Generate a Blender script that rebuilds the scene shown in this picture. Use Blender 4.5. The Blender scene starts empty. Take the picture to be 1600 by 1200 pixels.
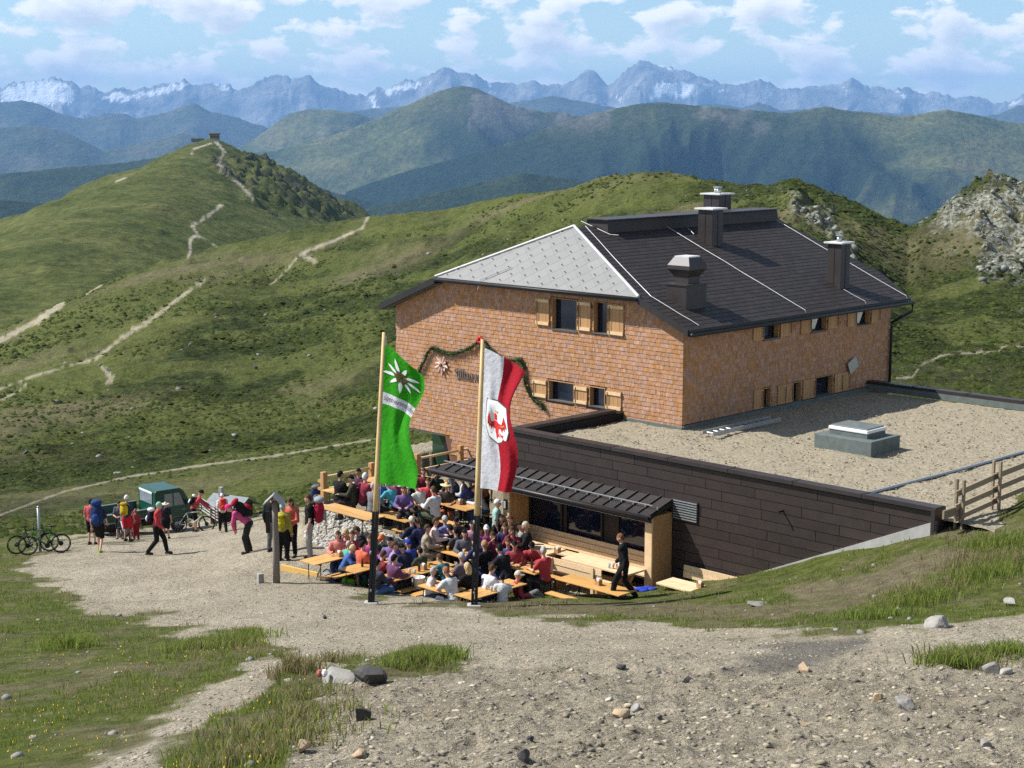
import bpy, bmesh, math, random
import numpy as np
from mathutils import Vector, Matrix
random.seed(7); RNG = np.random.default_rng(7)
SC = bpy.context.scene; COL = SC.collection
R = math.radians
# ---------------------------------------------------------------- camera, sky, sun, exposure
F_PX = 2500.0; PITCH = math.atan(410/2500.0); CP, SP = math.cos(PITCH), math.sin(PITCH)
cam = bpy.data.cameras.new('camera'); cam.sensor_width = 36; cam.lens = F_PX/1600*36
cam.clip_start = 0.5; cam.clip_end = 200000
camo = bpy.data.objects.new('camera', cam); COL.objects.link(camo)
camo.location = (0, 0, 0); camo.rotation_euler = (math.pi/2-PITCH, 0, 0); SC.camera = camo
SUN_EL = 46.0; SUN_AZ = -82.0      # azimuth from +Y, negative to the left
TS = Vector((math.sin(R(SUN_AZ))*math.cos(R(SUN_EL)), math.cos(R(SUN_AZ))*math.cos(R(SUN_EL)), math.sin(R(SUN_EL))))
sun = bpy.data.lights.new('sun', 'SUN'); sun.energy = 5.0; sun.angle = R(0.5); sun.color = (1, .97, .925)
suno = bpy.data.objects.new('sun', sun); COL.objects.link(suno)
suno.rotation_euler = TS.to_track_quat('Z', 'Y').to_euler()
world = bpy.data.worlds.new('World'); SC.world = world; world.use_nodes = True
def build_world():
    nt = world.node_tree; nt.nodes.clear(); N = nt.nodes.new; L = nt.links.new
    out = N('ShaderNodeOutputWorld'); bg = N('ShaderNodeBackground'); bg.inputs[1].default_value = 0.055
    sky = N('ShaderNodeTexSky'); sky.sky_type = 'NISHITA'; sky.sun_disc = False
    sky.sun_elevation = R(SUN_EL); sky.sun_rotation = R(SUN_AZ); sky.altitude = 2400; sky.air_density = 1.0; sky.dust_density = 0.6; sky.ozone_density = 1.6
    tc = N('ShaderNodeTexCoord'); sep = N('ShaderNodeSeparateXYZ'); L(tc.outputs['Generated'], sep.inputs[0])
    def m(op, a, b=None):
        n = N('ShaderNodeMath'); n.operation = op
        for i, x in enumerate((a, b)):
            if x is None: continue
            if isinstance(x, (int, float)): n.inputs[i].default_value = x
            else: L(x, n.inputs[i])
        return n.outputs[0]
    az = m('ARCTAN2', sep.outputs[0], sep.outputs[1]); el = m('ARCSINE', sep.outputs[2])
    # cumulus drift: wide in azimuth, stacked in elevation
    comb = N('ShaderNodeCombineXYZ'); L(m('MULTIPLY', az, 12.0), comb.inputs[0]); L(m('MULTIPLY', el, 24.0), comb.inputs[1]); comb.inputs[2].default_value = 4.3
    n1 = N('ShaderNodeTexNoise'); n1.inputs['Scale'].default_value = 2.1; n1.inputs['Detail'].default_value = 10; n1.inputs['Roughness'].default_value = .57; n1.inputs['Distortion'].default_value = .15
    L(comb.outputs[0], n1.inputs['Vector'])
    r1 = N('ShaderNodeValToRGB'); r1.color_ramp.elements[0].position = .475; r1.color_ramp.elements[1].position = .545
    r1.color_ramp.elements[0].color = (0, 0, 0, 1); r1.color_ramp.elements[1].color = (1, 1, 1, 1); L(n1.outputs['Fac'], r1.inputs[0])
    # same noise shifted toward the light gives the grey undersides
    comb2 = N('ShaderNodeCombineXYZ'); L(m('SUBTRACT', m('MULTIPLY', az, 12.0), .08), comb2.inputs[0]); L(m('ADD', m('MULTIPLY', el, 24.0), .14), comb2.inputs[1]); comb2.inputs[2].default_value = 4.3
    n2 = N('ShaderNodeTexNoise')
    for k, v in (('Scale', 2.1), ('Detail', 6), ('Roughness', .5), ('Distortion', .15)): n2.inputs[k].default_value = v
    L(comb2.outputs[0], n2.inputs['Vector'])
    r2 = N('ShaderNodeValToRGB'); r2.color_ramp.elements[0].position = .46; r2.color_ramp.elements[1].position = .68
    r2.color_ramp.elements[0].color = (16.5, 16.2, 15.6, 1); r2.color_ramp.elements[1].color = (9.8, 10.6, 11.6, 1); L(n2.outputs['Fac'], r2.inputs[0])
    tint = N('ShaderNodeMix'); tint.data_type = 'RGBA'; tint.blend_type = 'MULTIPLY'; tint.inputs[0].default_value = 1
    L(sky.outputs[0], tint.inputs[6]); tint.inputs[7].default_value = (1.85, 1.86, 1.72, 1)
    mix = N('ShaderNodeMix'); mix.data_type = 'RGBA'
    high = N('ShaderNodeMapRange'); high.interpolation_type = 'SMOOTHSTEP'; high.inputs[1].default_value = .10; high.inputs[2].default_value = .55; high.inputs[3].default_value = .92; high.inputs[4].default_value = .25; L(el, high.inputs[0])   # scattered cumulus close up toward the horizon
    L(m('MULTIPLY', r1.outputs[0], high.outputs[0]), mix.inputs[0]); L(tint.outputs[2], mix.inputs[6]); L(r2.outputs[0], mix.inputs[7])
    L(mix.outputs[2], bg.inputs[0]); L(bg.outputs[0], out.inputs[0])
build_world()
vs = SC.view_settings; vs.view_transform = 'Standard'; vs.look = 'None'; vs.exposure = 0.6; vs.gamma = 1; vs.use_curve_mapping = False
SC.render.engine = 'CYCLES'; cy = SC.cycles
cy.use_denoising = False; cy.max_bounces = 6; cy.diffuse_bounces = 3; cy.glossy_bounces = 3; cy.transmission_bounces = 4; cy.volume_bounces = 0; cy.transparent_max_bounces = 8
try: cy.denoiser = 'OPENIMAGEDENOISE'; cy.denoising_prefilter = 'ACCURATE'
except Exception: pass
SC.render.film_transparent = False

# ---------------------------------------------------------------- surveying helpers: photo point -> place
def ray(px, py):
    u = (px-800)/F_PX; v = (600-py)/F_PX
    return np.array([u, CP+v*SP, -SP+v*CP])
def G(px, py, z): d = ray(px, py); return d*(z/d[2])
def AT(px, py, dep): return ray(px, py)*dep
def PROJ(X, Y, Z):
    d = Y*CP-Z*SP; return 800+F_PX*X/d, 600-F_PX*(Y*SP+Z*CP)/d
ANG = R(45.2)
E1 = np.array([-math.sin(ANG), math.cos(ANG), 0]); E2 = np.array([math.cos(ANG), math.sin(ANG), 0]); UZ = np.array([0, 0, 1.0])
C0 = G(1066, 672, -9.25)*np.array([1, 1, 0])
def W(s, t, z): return C0+E1*s+E2*t+np.array([0, 0, z])
def ST(P): q = np.asarray(P)-C0; return float(q@E1), float(q@E2)

# ---------------------------------------------------------------- mesh builder
class MB:
    def __init__(s): s.v = []; s.f = []; s.m = []
    def add(s, vs_, fs, mi=0):
        o = len(s.v); s.v += [tuple(float(c) for c in p) for p in vs_]
        for f in fs: s.f.append(tuple(i+o for i in f)); s.m.append(mi)
        return s
    def hexa(s, p, mi=0):   # 8 points: bottom ring 0-3, top ring 4-7
        return s.add(p, [(3, 2, 1, 0), (4, 5, 6, 7), (0, 1, 5, 4), (1, 2, 6, 5), (2, 3, 7, 6), (3, 0, 4, 7)], mi)
    def box(s, c, size, ax=None, mi=0):
        ax = ax if ax is not None else np.eye(3); c = np.asarray(c, float); h = np.asarray(size, float)/2
        pts = [c+ax[0]*x*h[0]+ax[1]*y*h[1]+ax[2]*z*h[2] for z in (-1, 1) for x, y in ((-1, -1), (1, -1), (1, 1), (-1, 1))]
        return s.hexa(pts, mi)
    def tube(s, p0, p1, r0, r1=None, n=8, mi=0, cap=True):
        r1 = r0 if r1 is None else r1; p0 = np.asarray(p0, float); p1 = np.asarray(p1, float)
        d = p1-p0; L = np.linalg.norm(d)
        if L < 1e-9: return s
        d = d/L; a = np.cross(d, [0, 0, 1.0] if abs(d[2]) < .9 else [1.0, 0, 0]); a /= np.linalg.norm(a); b = np.cross(d, a)
        vs_ = []
        for p, r in ((p0, r0), (p1, r1)):
            for i in range(n): t = 2*math.pi*i/n; vs_.append(p+(a*math.cos(t)+b*math.sin(t))*r)
        fs = [(i, (i+1) % n, n+(i+1) % n, n+i) for i in range(n)]
        if cap: fs += [tuple(range(n))[::-1], tuple(range(n, 2*n))]
        return s.add(vs_, fs, mi)
    def path(s, pts, r, n=6, mi=0):
        pts = [np.asarray(p, float) for p in pts]; rs = r if isinstance(r, (list, tuple)) else [r]*len(pts)
        vs_ = []
        for k, p in enumerate(pts):
            d = pts[min(k+1, len(pts)-1)]-pts[max(k-1, 0)]; d = d/(np.linalg.norm(d)+1e-9)
            a = np.cross(d, [0, 0, 1.0] if abs(d[2]) < .95 else [1.0, 0, 0]); a /= np.linalg.norm(a); b = np.cross(d, a)
            for i in range(n): t = 2*math.pi*i/n; vs_.append(p+(a*math.cos(t)+b*math.sin(t))*rs[k])
        fs = [(k*n+i, k*n+(i+1) % n, (k+1)*n+(i+1) % n, (k+1)*n+i) for k in range(len(pts)-1) for i in range(n)]
        fs += [tuple(range(n))[::-1], tuple(range((len(pts)-1)*n, len(pts)*n))]
        return s.add(vs_, fs, mi)
    def ell(s, c, r, nu=12, nv=8, ax=None, mi=0):
        ax = ax if ax is not None else np.eye(3); c = np.asarray(c, float); r = np.asarray(r if hasattr(r, '__len__') else (r, r, r), float)
        vs_ = [c+ax[2]*r[2]]
        for j in range(1, nv):
            th = math.pi*j/nv
            for i in range(nu):
                ph = 2*math.pi*i/nu
                vs_.append(c+ax[0]*r[0]*math.sin(th)*math.cos(ph)+ax[1]*r[1]*math.sin(th)*math.sin(ph)+ax[2]*r[2]*math.cos(th))
        vs_.append(c-ax[2]*r[2]); e = len(vs_)-1
        fs = [(0, 1+i, 1+(i+1) % nu) for i in range(nu)]
        for j in range(nv-2):
            for i in range(nu): a = 1+j*nu+i; b = 1+j*nu+(i+1) % nu; fs.append((a, a+nu, b+nu, b))
        fs += [(e, 1+(nv-2)*nu+(i+1) % nu, 1+(nv-2)*nu+i) for i in range(nu)]
        return s.add(vs_, fs, mi)
    def prism(s, pts, vec, mi=0):
        n = len(pts); P = [np.asarray(p, float) for p in pts]; v = np.asarray(vec, float)
        nn = sum((np.cross(P[i], P[(i+1) % n]) for i in range(n)), np.zeros(3))
        if nn@v < 0: P = P[::-1]
        fs = [tuple(range(n))[::-1], tuple(range(n, 2*n))]+[(i, (i+1) % n, n+(i+1) % n, n+i) for i in range(n)]
        return s.add(P+[p+v for p in P], fs, mi)
    def lathe(s, c, prof, n=12, mi=0):
        c = np.asarray(c, float); vs_ = [c+np.array([r*math.cos(2*math.pi*i/n), r*math.sin(2*math.pi*i/n), z]) for r, z in prof for i in range(n)]
        k = len(prof); fs = [(j*n+i, j*n+(i+1) % n, (j+1)*n+(i+1) % n, (j+1)*n+i) for j in range(k-1) for i in range(n)]
        fs += [tuple(range(n))[::-1], tuple(range((k-1)*n, k*n))]
        return s.add(vs_, fs, mi)
    def mesh(s, name, mats, smooth=False, off=None):
        me = bpy.data.meshes.new(name); v = np.array(s.v, float).reshape(-1, 3)
        if off is not None: v = v-np.asarray(off)
        me.from_pydata(v.tolist(), [], s.f)
        for mt in (mats if isinstance(mats, (list, tuple)) else [mats]): me.materials.append(mt)
        if any(s.m): me.polygons.foreach_set('material_index', s.m)
        if smooth: me.polygons.foreach_set('use_smooth', [True]*len(s.f))
        me.update(); return me
    def build(s, name, mats, parent=None, smooth=False, off=None, bevel=0):
        me = s.mesh(name, mats, smooth, off if off is not None else (root_loc(parent) if parent is not None else None))
        return put(name, me, parent, bevel)
def root_loc(o):
    while o.parent: o = o.parent
    return np.array(o.location) if o.get('_wl') else np.zeros(3)
def put(name, me, parent=None, bevel=0):
    o = bpy.data.objects.new(name, me); COL.objects.link(o)
    if parent is not None: o.parent = parent
    if bevel: b = o.modifiers.new('bevel', 'BEVEL'); b.width = bevel; b.segments = 2; b.limit_method = 'ANGLE'
    return o
def tag(o, label, cat, group=None, kind=None):
    o['label'] = label; o['category'] = cat
    if group: o['group'] = group
    if kind: o['kind'] = kind
    return o
def struct(o, kind='structure', label=None):
    o['kind'] = kind
    if label: o['label'] = label
    return o
def empty(name, loc=(0, 0, 0), rz=0, world_children=False):
    o = bpy.data.objects.new(name, None); COL.objects.link(o); o.location = tuple(float(c) for c in loc); o.rotation_euler = (0, 0, rz); o.empty_display_size = .2
    if world_children: o['_wl'] = 1
    return o
def copy_tree(o, parent=None):
    c = o.copy(); COL.objects.link(c); c.parent = parent
    for ch in KIDS.get(o.name, [x for x in o.children]): copy_tree(ch, c)
    return c
KIDS = {}
def rotz_to(dx, dy): return math.atan2(-dx, dy)     # local +y -> (dx,dy)

# ---------------------------------------------------------------- materials
MATS = {}
def mat(name, c1, c2=None, scale=8.0, rough=.7, bump=0.0, detail=6, stretch=(1, 1, 1), island=0.0, objrand=0.0, spec=.3, metal=0.0, coord='Object', bscale=None, hue=0.0, lo=.35, hi=.65):
    if name in MATS: return MATS[name]
    m = bpy.data.materials.new(name); m.use_nodes = True; nt = m.node_tree; N = nt.nodes.new; L = nt.links.new
    p = nt.nodes['Principled BSDF']; p.inputs['Roughness'].default_value = rough; p.inputs['Metallic'].default_value = metal
    p.inputs['Specular IOR Level'].default_value = spec
    c2 = c2 or tuple(x*.8 for x in c1)
    tc = N('ShaderNodeTexCoord'); mp = N('ShaderNodeMapping'); mp.inputs['Scale'].default_value = stretch; L(tc.outputs[coord], mp.inputs[0])
    vec = mp.outputs[0]
    if objrand or island:
        gi = N('ShaderNodeNewGeometry'); oi = N('ShaderNodeObjectInfo')
        ad = N('ShaderNodeMath'); L(gi.outputs['Random Per Island'], ad.inputs[0]); L(oi.outputs['Random'], ad.inputs[1]); rnd = ad.outputs[0]
        fr = N('ShaderNodeMath'); fr.operation = 'FRACT'; L(rnd, fr.inputs[0]); rnd = fr.outputs[0]
        mu = N('ShaderNodeMath'); mu.operation = 'MULTIPLY'; L(rnd, mu.inputs[0]); mu.inputs[1].default_value = 37.0
        av = N('ShaderNodeVectorMath'); av.operation = 'ADD'; L(vec, av.inputs[0]); L(mu.outputs[0], av.inputs[1]); vec = av.outputs[0]
    nz = N('ShaderNodeTexNoise'); nz.inputs['Scale'].default_value = scale; nz.inputs['Detail'].default_value = detail; nz.inputs['Roughness'].default_value = .6; L(vec, nz.inputs['Vector'])
    rp = N('ShaderNodeValToRGB'); rp.color_ramp.elements[0].position = lo; rp.color_ramp.elements[1].position = hi
    rp.color_ramp.elements[0].color = (*c1, 1); rp.color_ramp.elements[1].color = (*c2, 1); L(nz.outputs['Fac'], rp.inputs[0])
    col = rp.outputs[0]
    k = max(objrand, island)
    if k:
        hs = N('ShaderNodeHueSaturation'); L(col, hs.inputs['Color'])
        mr = N('ShaderNodeMapRange'); mr.inputs[3].default_value = 1-k; mr.inputs[4].default_value = 1+k; L(rnd, mr.inputs[0]); L(mr.outputs[0], hs.inputs['Value'])
        if hue:
            f2 = N('ShaderNodeMath'); f2.operation = 'MULTIPLY'; L(rnd, f2.inputs[0]); f2.inputs[1].default_value = 7.31
            f3 = N('ShaderNodeMath'); f3.operation = 'FRACT'; L(f2.outputs[0], f3.inputs[0])
            m3 = N('ShaderNodeMapRange'); m3.inputs[3].default_value = .5-hue; m3.inputs[4].default_value = .5+hue; L(f3.outputs[0], m3.inputs[0]); L(m3.outputs[0], hs.inputs['Hue'])
            m4 = N('ShaderNodeMapRange'); m4.inputs[3].default_value = .75; m4.inputs[4].default_value = 1.15; L(f3.outputs[0], m4.inputs[0]); L(m4.outputs[0], hs.inputs['Saturation'])
        col = hs.outputs[0]
    L(col, p.inputs['Base Color'])
    if bump:
        b = N('ShaderNodeBump'); b.inputs['Strength'].default_value = bump; b.inputs['Distance'].default_value = .02
        if bscale:
            nb = N('ShaderNodeTexNoise'); nb.inputs['Scale'].default_value = bscale; nb.inputs['Detail'].default_value = 4; L(vec, nb.inputs['Vector']); L(nb.outputs['Fac'], b.inputs['Height'])
        else: L(nz.outputs['Fac'], b.inputs['Height'])
        L(b.outputs[0], p.inputs['Normal'])
    MATS[name] = m; return m
def cloth(c, rough=.85): return mat('cloth_%.2f_%.2f_%.2f' % tuple(c), tuple(c), tuple(min(1, x*.84+.002) for x in c), 9, rough, 1.0, stretch=(1, 1, 1), spec=.15, bscale=11)
M = {}
M['shingle'] = mat('larch_shingle', (.49, .27, .15), (.25, .112, .05), 9, .75, .5, stretch=(7, 7, .35), island=.15, hue=.006)
M['shingle_back'] = mat('larch_backing', (.15, .075, .042), (.12, .06, .035), 5, .8)
M['slate'] = mat('dark_roof_metal', (.027, .020, .018), (.019, .015, .0135), 3, .6, .12, island=.2, spec=.4, bscale=30)
M['slate_back'] = mat('dark_roof_backing', (.016, .013, .013), (.012, .01, .01), 3, .7)
M['light_metal'] = mat('light_grey_roof_metal', (.175, .175, .171), (.155, .155, .152), 1.2, .5, .05, island=.05, spec=.4, bscale=10)
M['guard'] = mat('snow_guard_metal', (.12, .12, .12), (.09, .09, .09), 3, .5)
M['panel'] = mat('brown_cladding_metal', (.040, .029, .026), (.030, .022, .02), 2, .42, .06, objrand=.14, spec=.4, bscale=8)
M['panel_back'] = mat('cladding_joint', (.010, .008, .008), (.008, .006, .006), 2, .8)
M['edge'] = mat('parapet_metal', (.038, .030, .028), (.028, .022, .021), 2, .45, .08, spec=.4, objrand=.12)
M['fascia'] = mat('fascia_metal', (.03, .027, .027), (.022, .02, .02), 2, .5)
M['galv'] = mat('galvanised_steel', (.42, .44, .45), (.34, .36, .37), 12, .4, .05, metal=.6)
M['wire'] = mat('lightning_wire', (.45, .45, .44), (.36, .36, .36), 6, .4, metal=.3)
M['chimcap'] = mat('chimney_cap', (.62, .62, .61), (.5, .5, .5), 5, .5)
M['larch'] = mat('fresh_larch_board', (.48, .28, .13), (.38, .21, .09), 4, .6, .2, stretch=(6, 6, .5), objrand=.08)
M['larch_h'] = mat('pale_larch_bench', (.76, .57, .36), (.62, .43, .24), 4, .6, .2, stretch=(1, 6, 6), objrand=.07)
M['batten'] = mat('pale_batten', (.74, .54, .32), (.64, .44, .24), 4, .6, .1)
M['beer'] = mat('varnished_beer_table', (.62, .36, .125), (.50, .26, .075), 3, .4, .1, stretch=(.6, 8, 8), objrand=.14)
M['beer_leg'] = mat('dark_green_steel', (.02, .03, .025), (.015, .02, .018), 5, .5)
M['glass'] = mat('window_glass', (.010, .014, .03), (.006, .009, .02), .6, .04, 0, spec=.5)
M['wframe'] = mat('dark_window_frame', (.03, .02, .015), (.02, .014, .01), 4, .5)
M['sill'] = mat('grey_sill', (.12, .12, .12), (.09, .09, .09), 4, .5)
M['felt'] = mat('grey_green_felt', (.13, .155, .145), (.10, .12, .115), 5, .8, .4)
M['white'] = mat('white_paint', (.78, .78, .76), (.70, .70, .69), 5, .5)
M['concrete'] = mat('grey_concrete', (.42, .41, .39), (.33, .32, .30), 3, .85, .3)
M['pole'] = mat('peeled_spruce_pole', (.62, .45, .22), (.52, .36, .16), 5, .6, .2, stretch=(6, 6, .4))
M['oldwood'] = mat('weathered_wood', (.22, .19, .16), (.15, .13, .11), 4, .85, .5, stretch=(6, 6, .5), objrand=.12)
M['fence'] = mat('weathered_fence_wood', (.34, .26, .17), (.25, .19, .13), 4, .8, .4, stretch=(5, 5, 5), objrand=.2)
M['blacksteel'] = mat('dark_steel', (.015, .014, .014), (.01, .01, .01), 5, .5)
M['skin'] = mat('skin', (.56, .33, .24), (.50, .28, .20), 12, .5, .05, objrand=.12)
M['eye'] = mat('eye_dark', (.03, .02, .02), (.02, .02, .02), 10, .3)
M['lip'] = mat('lip', (.42, .16, .14), (.36, .13, .12), 10, .5)
M['rock'] = mat('grey_schist_rock', (.30, .28, .25), (.17, .16, .145), 5, .85, .8, objrand=.2)
M['pale_rock'] = mat('pale_quartz_rock', (.40, .38, .34), (.25, .235, .21), 5, .85, .8, objrand=.2)
M['dark_rock'] = mat('dark_schist_rock', (.085, .08, .075), (.05, .047, .045), 5, .8, .8, objrand=.2)
M['tan_rock'] = mat('rusty_schist_rock', (.38, .28, .17), (.27, .20, .13), 5, .85, .8, objrand=.2)
M['rubber'] = mat('black_rubber', (.018, .018, .018), (.013, .013, .013), 8, .8)
M['garland'] = mat('fir_garland', (.035, .075, .02), (.02, .05, .012), 20, .8, 0, island=.35)
M['red'] = mat('red_ribbon', (.62, .04, .03), (.5, .03, .02), 10, .6)
# ---------------------------------------------------------------- numpy noise
def _h(ix, iy, sd):
    n = (ix.astype(np.int64)*374761393+iy.astype(np.int64)*668265263+sd*982451653) & 0xffffffff
    n = ((n ^ (n >> 13))*1274126177) & 0xffffffff
    return ((n ^ (n >> 16)) & 0xffff)/65535.0
def vn(x, y, sd=0):
    ix = np.floor(x); iy = np.floor(y); fx = x-ix; fy = y-iy; fx = fx*fx*fx*(fx*(fx*6-15)+10); fy = fy*fy*fy*(fy*(fy*6-15)+10)
    a = _h(ix, iy, sd); b = _h(ix+1, iy, sd); c = _h(ix, iy+1, sd); d = _h(ix+1, iy+1, sd)
    return (a+(b-a)*fx)+((c+(d-c)*fx)-(a+(b-a)*fx))*fy
def fbm(x, y, oc=4, sd=0, gain=.5):
    s = 0; a = 1; t = 0
    for o in range(oc):
        c, q = math.cos(o*1.1), math.sin(o*1.1)
        s = s+a*vn((x*c-y*q)*2**o+o*17.3, (x*q+y*c)*2**o-o*9.1, sd+o); t += a; a *= gain
    return s/t
def ridged(x, y, oc=4, sd=0):
    s = 0; a = 1; t = 0
    for o in range(oc): s = s+a*(1-np.abs(2*vn(x*2**o+o*11.7, y*2**o+o*5.3, sd+o)-1)); t += a; a *= .5
    return s/t
def sstep(a, b, x): t = np.clip((x-a)/(b-a), 0, 1); return t*t*(3-2*t)
def sdpoly(x, y, poly):     # signed distance, negative inside
    P = np.asarray(poly, float); d = np.full(x.shape, 1e18); ins = np.zeros(x.shape, bool); n = len(P)
    for i in range(n):
        ax, ay = P[i]; bx, by = P[(i+1) % n]; ex, ey = bx-ax, by-ay
        t = np.clip(((x-ax)*ex+(y-ay)*ey)/(ex*ex+ey*ey+1e-12), 0, 1)
        d = np.minimum(d, (x-ax-ex*t)**2+(y-ay-ey*t)**2)
        c = ((ay > y) != (by > y)) & (x < (bx-ax)*(y-ay)/((by-ay) if abs(by-ay) > 1e-12 else 1e-12)+ax)
        ins ^= c
    d = np.sqrt(d); return np.where(ins, -d, d)
def dline(x, y, pts):
    d = np.full(x.shape, 1e18)
    for (ax, ay), (bx, by) in zip(pts[:-1], pts[1:]):
        ex, ey = bx-ax, by-ay; t = np.clip(((x-ax)*ex+(y-ay)*ey)/(ex*ex+ey*ey+1e-12), 0, 1)
        d = np.minimum(d, (x-ax-ex*t)**2+(y-ay-ey*t)**2)
    return np.sqrt(d)
def grid_mesh(name, X, Y, Z, mats, attr=None, smooth=True):
    r, c = X.shape; me = bpy.data.meshes.new(name); n = r*c
    me.vertices.add(n); co = np.stack([X, Y, Z], -1).reshape(-1).astype(np.float32); me.vertices.foreach_set('co', co)
    i = np.arange(n).reshape(r, c); q = np.stack([i[:-1, :-1], i[:-1, 1:], i[1:, 1:], i[1:, :-1]], -1).reshape(-1, 4)
    nf = len(q); me.loops.add(nf*4); me.loops.foreach_set('vertex_index', q.reshape(-1).astype(np.int32))
    me.polygons.add(nf); me.polygons.foreach_set('loop_start', np.arange(0, nf*4, 4, dtype=np.int32)); me.polygons.foreach_set('loop_total', np.full(nf, 4, np.int32))
    me.polygons.foreach_set('use_smooth', np.full(nf, smooth))
    me.materials.append(mats)
    if attr is not None:
        a = me.attributes.new('mask', 'FLOAT_COLOR', 'POINT'); A4 = attr.reshape(n, -1); a.data.foreach_set('color', (A4 if A4.shape[1] == 4 else np.concatenate([A4, np.ones((n, 1))], 1)).reshape(-1).astype(np.float32))
    me.update(calc_edges=True); me.validate(); return me
def tri_mesh(name, V, Fc, mats, smooth=False):
    V = np.asarray(V, np.float32); Fc = np.asarray(Fc, np.int32); k = Fc.shape[1]; me = bpy.data.meshes.new(name)
    me.vertices.add(len(V)); me.vertices.foreach_set('co', V.reshape(-1)); nf = len(Fc)
    me.loops.add(nf*k); me.loops.foreach_set('vertex_index', Fc.reshape(-1)); me.polygons.add(nf)
    me.polygons.foreach_set('loop_start', np.arange(0, nf*k, k, dtype=np.int32)); me.polygons.foreach_set('loop_total', np.full(nf, k, np.int32))
    if smooth: me.polygons.foreach_set('use_smooth', np.full(nf, True))
    me.materials.append(mats); me.update(calc_edges=True); return me
# ================================================================ the ground: one heightfield from our feet to the far ridge
CTRL = []   # (px, py, depth)
def c_(px, *yd):
    for y, d in yd: CTRL.append((px, y, d))
c_(-300, (1200, 19), (1080, 26), (1000, 34), (930, 43), (880, 56), (830, 74), (760, 100), (660, 150), (600, 215), (570, 300))
c_(0, (1330, 12), (1200, 17), (1100, 22.5), (1000, 32), (930, 42), (868, 57), (838, 68), (800, 82), (720, 115), (640, 152), (570, 205), (515, 300))
c_(150, (1200, 16), (1100, 21.5), (1000, 31), (930, 42), (864, 55), (828, 68), (800, 80), (740, 108), (650, 150), (560, 205), (500, 265), (462, 330))
c_(300, (1330, 11), (1200, 15.2), (1100, 20.3), (1000, 29.5), (930, 41), (868, 53), (831, 66), (812, 72), (780, 85), (740, 103), (680, 128), (600, 165), (500, 220), (440, 285), (400, 370))
c_(450, (1200, 14.6), (1100, 19.6), (1000, 28.6), (950, 36.5), (905, 43.7), (868, 47.5), (830, 56), (800, 66), (770, 80), (700, 112), (600, 165), (500, 225), (420, 305), (362, 400))
c_(600, (1330, 10.3), (1200, 14.2), (1100, 19.2), (1050, 22.7), (1000, 28.2), (960, 35), (943, 39.8), (930, 41.6), (690, 105), (600, 140), (500, 185), (420, 260), (335, 440))
c_(800, (1200, 14), (1100, 19), (1050, 22.5), (1000, 28), (960, 35.3), (943, 39.8), (560, 120), (480, 165), (400, 230), (305, 380))
c_(960, (1330, 10.1), (1200, 14), (1100, 19), (1050, 22.4), (1000, 28), (960, 35.5), (945, 39.3), (450, 150), (380, 200), (272, 290))
c_(1100, (1200, 14), (1100, 19), (1000, 27.6), (960, 34), (930, 39.5), (420, 150), (350, 195), (277, 260))
c_(1200, (1200, 14), (1100, 18.8), (1000, 27.2), (950, 34.2), (905, 39.6), (350, 180), (290, 235))
c_(1300, (1330, 10), (1200, 13.9), (1100, 18.6), (1000, 26.7), (930, 34.2), (874, 38.8), (420, 130), (370, 165), (300, 220))
c_(1400, (1200, 13.8), (1100, 18.4), (1000, 26.2), (930, 32.3), (850, 37.6), (600, 85), (540, 108), (480, 135), (420, 165), (346, 225))
c_(1460, (1000, 26), (930, 31.5), (830, 37), (640, 74), (560, 105), (480, 135), (400, 170), (330, 215))
c_(1550, (1330, 9.9), (1200, 13.7), (1100, 18.2), (1000, 25.8), (930, 30.5), (860, 34.5), (800, 38.3), (650, 72), (548, 110), (450, 145), (370, 175), (284, 205))
c_(1650, (1200, 13.6), (1000, 25.5), (900, 31.5), (800, 36.5), (770, 39), (660, 70), (560, 104), (450, 140), (350, 175), (286, 200))
c_(1900, (1330, 9.8), (1200, 13.3), (1000, 24.5), (850, 33), (740, 39.5), (660, 66), (540, 105), (400, 150), (300, 190))
_A = []; _b = []
for px, py, d in CTRL:
    P = AT(px, py, d); _A.append((P[0]/P[1]*5.0, math.log(P[1])*1.6)); _b.append(P[2]/P[1])
CREST = [(-300, 570, 300), (0, 515, 300), (150, 462, 330), (300, 400, 370), (450, 362, 400), (600, 335, 440), (800, 305, 380), (960, 272, 290), (1100, 277, 260), (1200, 290, 235), (1300, 300, 220), (1400, 346, 225), (1460, 330, 215), (1550, 284, 205), (1650, 286, 200), (1900, 300, 190)]
for px, py, d in CREST:      # beyond the crest the far side falls away
    for f, dk in ((1.22, .025), (1.6, .09), (2.4, .17)):
        P = AT(px, py, d); y = P[1]*f; _A.append((P[0]/P[1]*5.0, math.log(y)*1.6)); _b.append(P[2]/P[1]-dk)
_A = np.array(_A); _b = np.array(_b)
def _ker(r2): return np.sqrt(r2+.0225)
_n = len(_A); _K = _ker(((_A[:, None]-_A[None])**2).sum(-1)); _Q = np.concatenate([np.ones((_n, 1)), _A], 1)
_S = np.linalg.solve(np.block([[_K+np.eye(_n)*-2e-4, _Q], [_Q.T, np.zeros((3, 3))]]), np.concatenate([_b, np.zeros(3)]))
def base_h(x, y):
    x = np.asarray(x, float); y = np.asarray(y, float); sh = x.shape; x = x.reshape(-1); y = np.maximum(y.reshape(-1), 2.0); out = np.empty(x.size)
    for i in range(0, x.size, 40000):
        a = np.stack([x[i:i+40000]/y[i:i+40000]*5.0, np.log(y[i:i+40000])*1.6], -1)
        k = _ker(((a[:, None]-_A[None])**2).sum(-1)); out[i:i+40000] = k@_S[:_n]+_S[_n]+a@_S[_n+1:]
    return (out*y).reshape(sh)
Z_LOW, Z_UP = -12.6, -12.05
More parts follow.
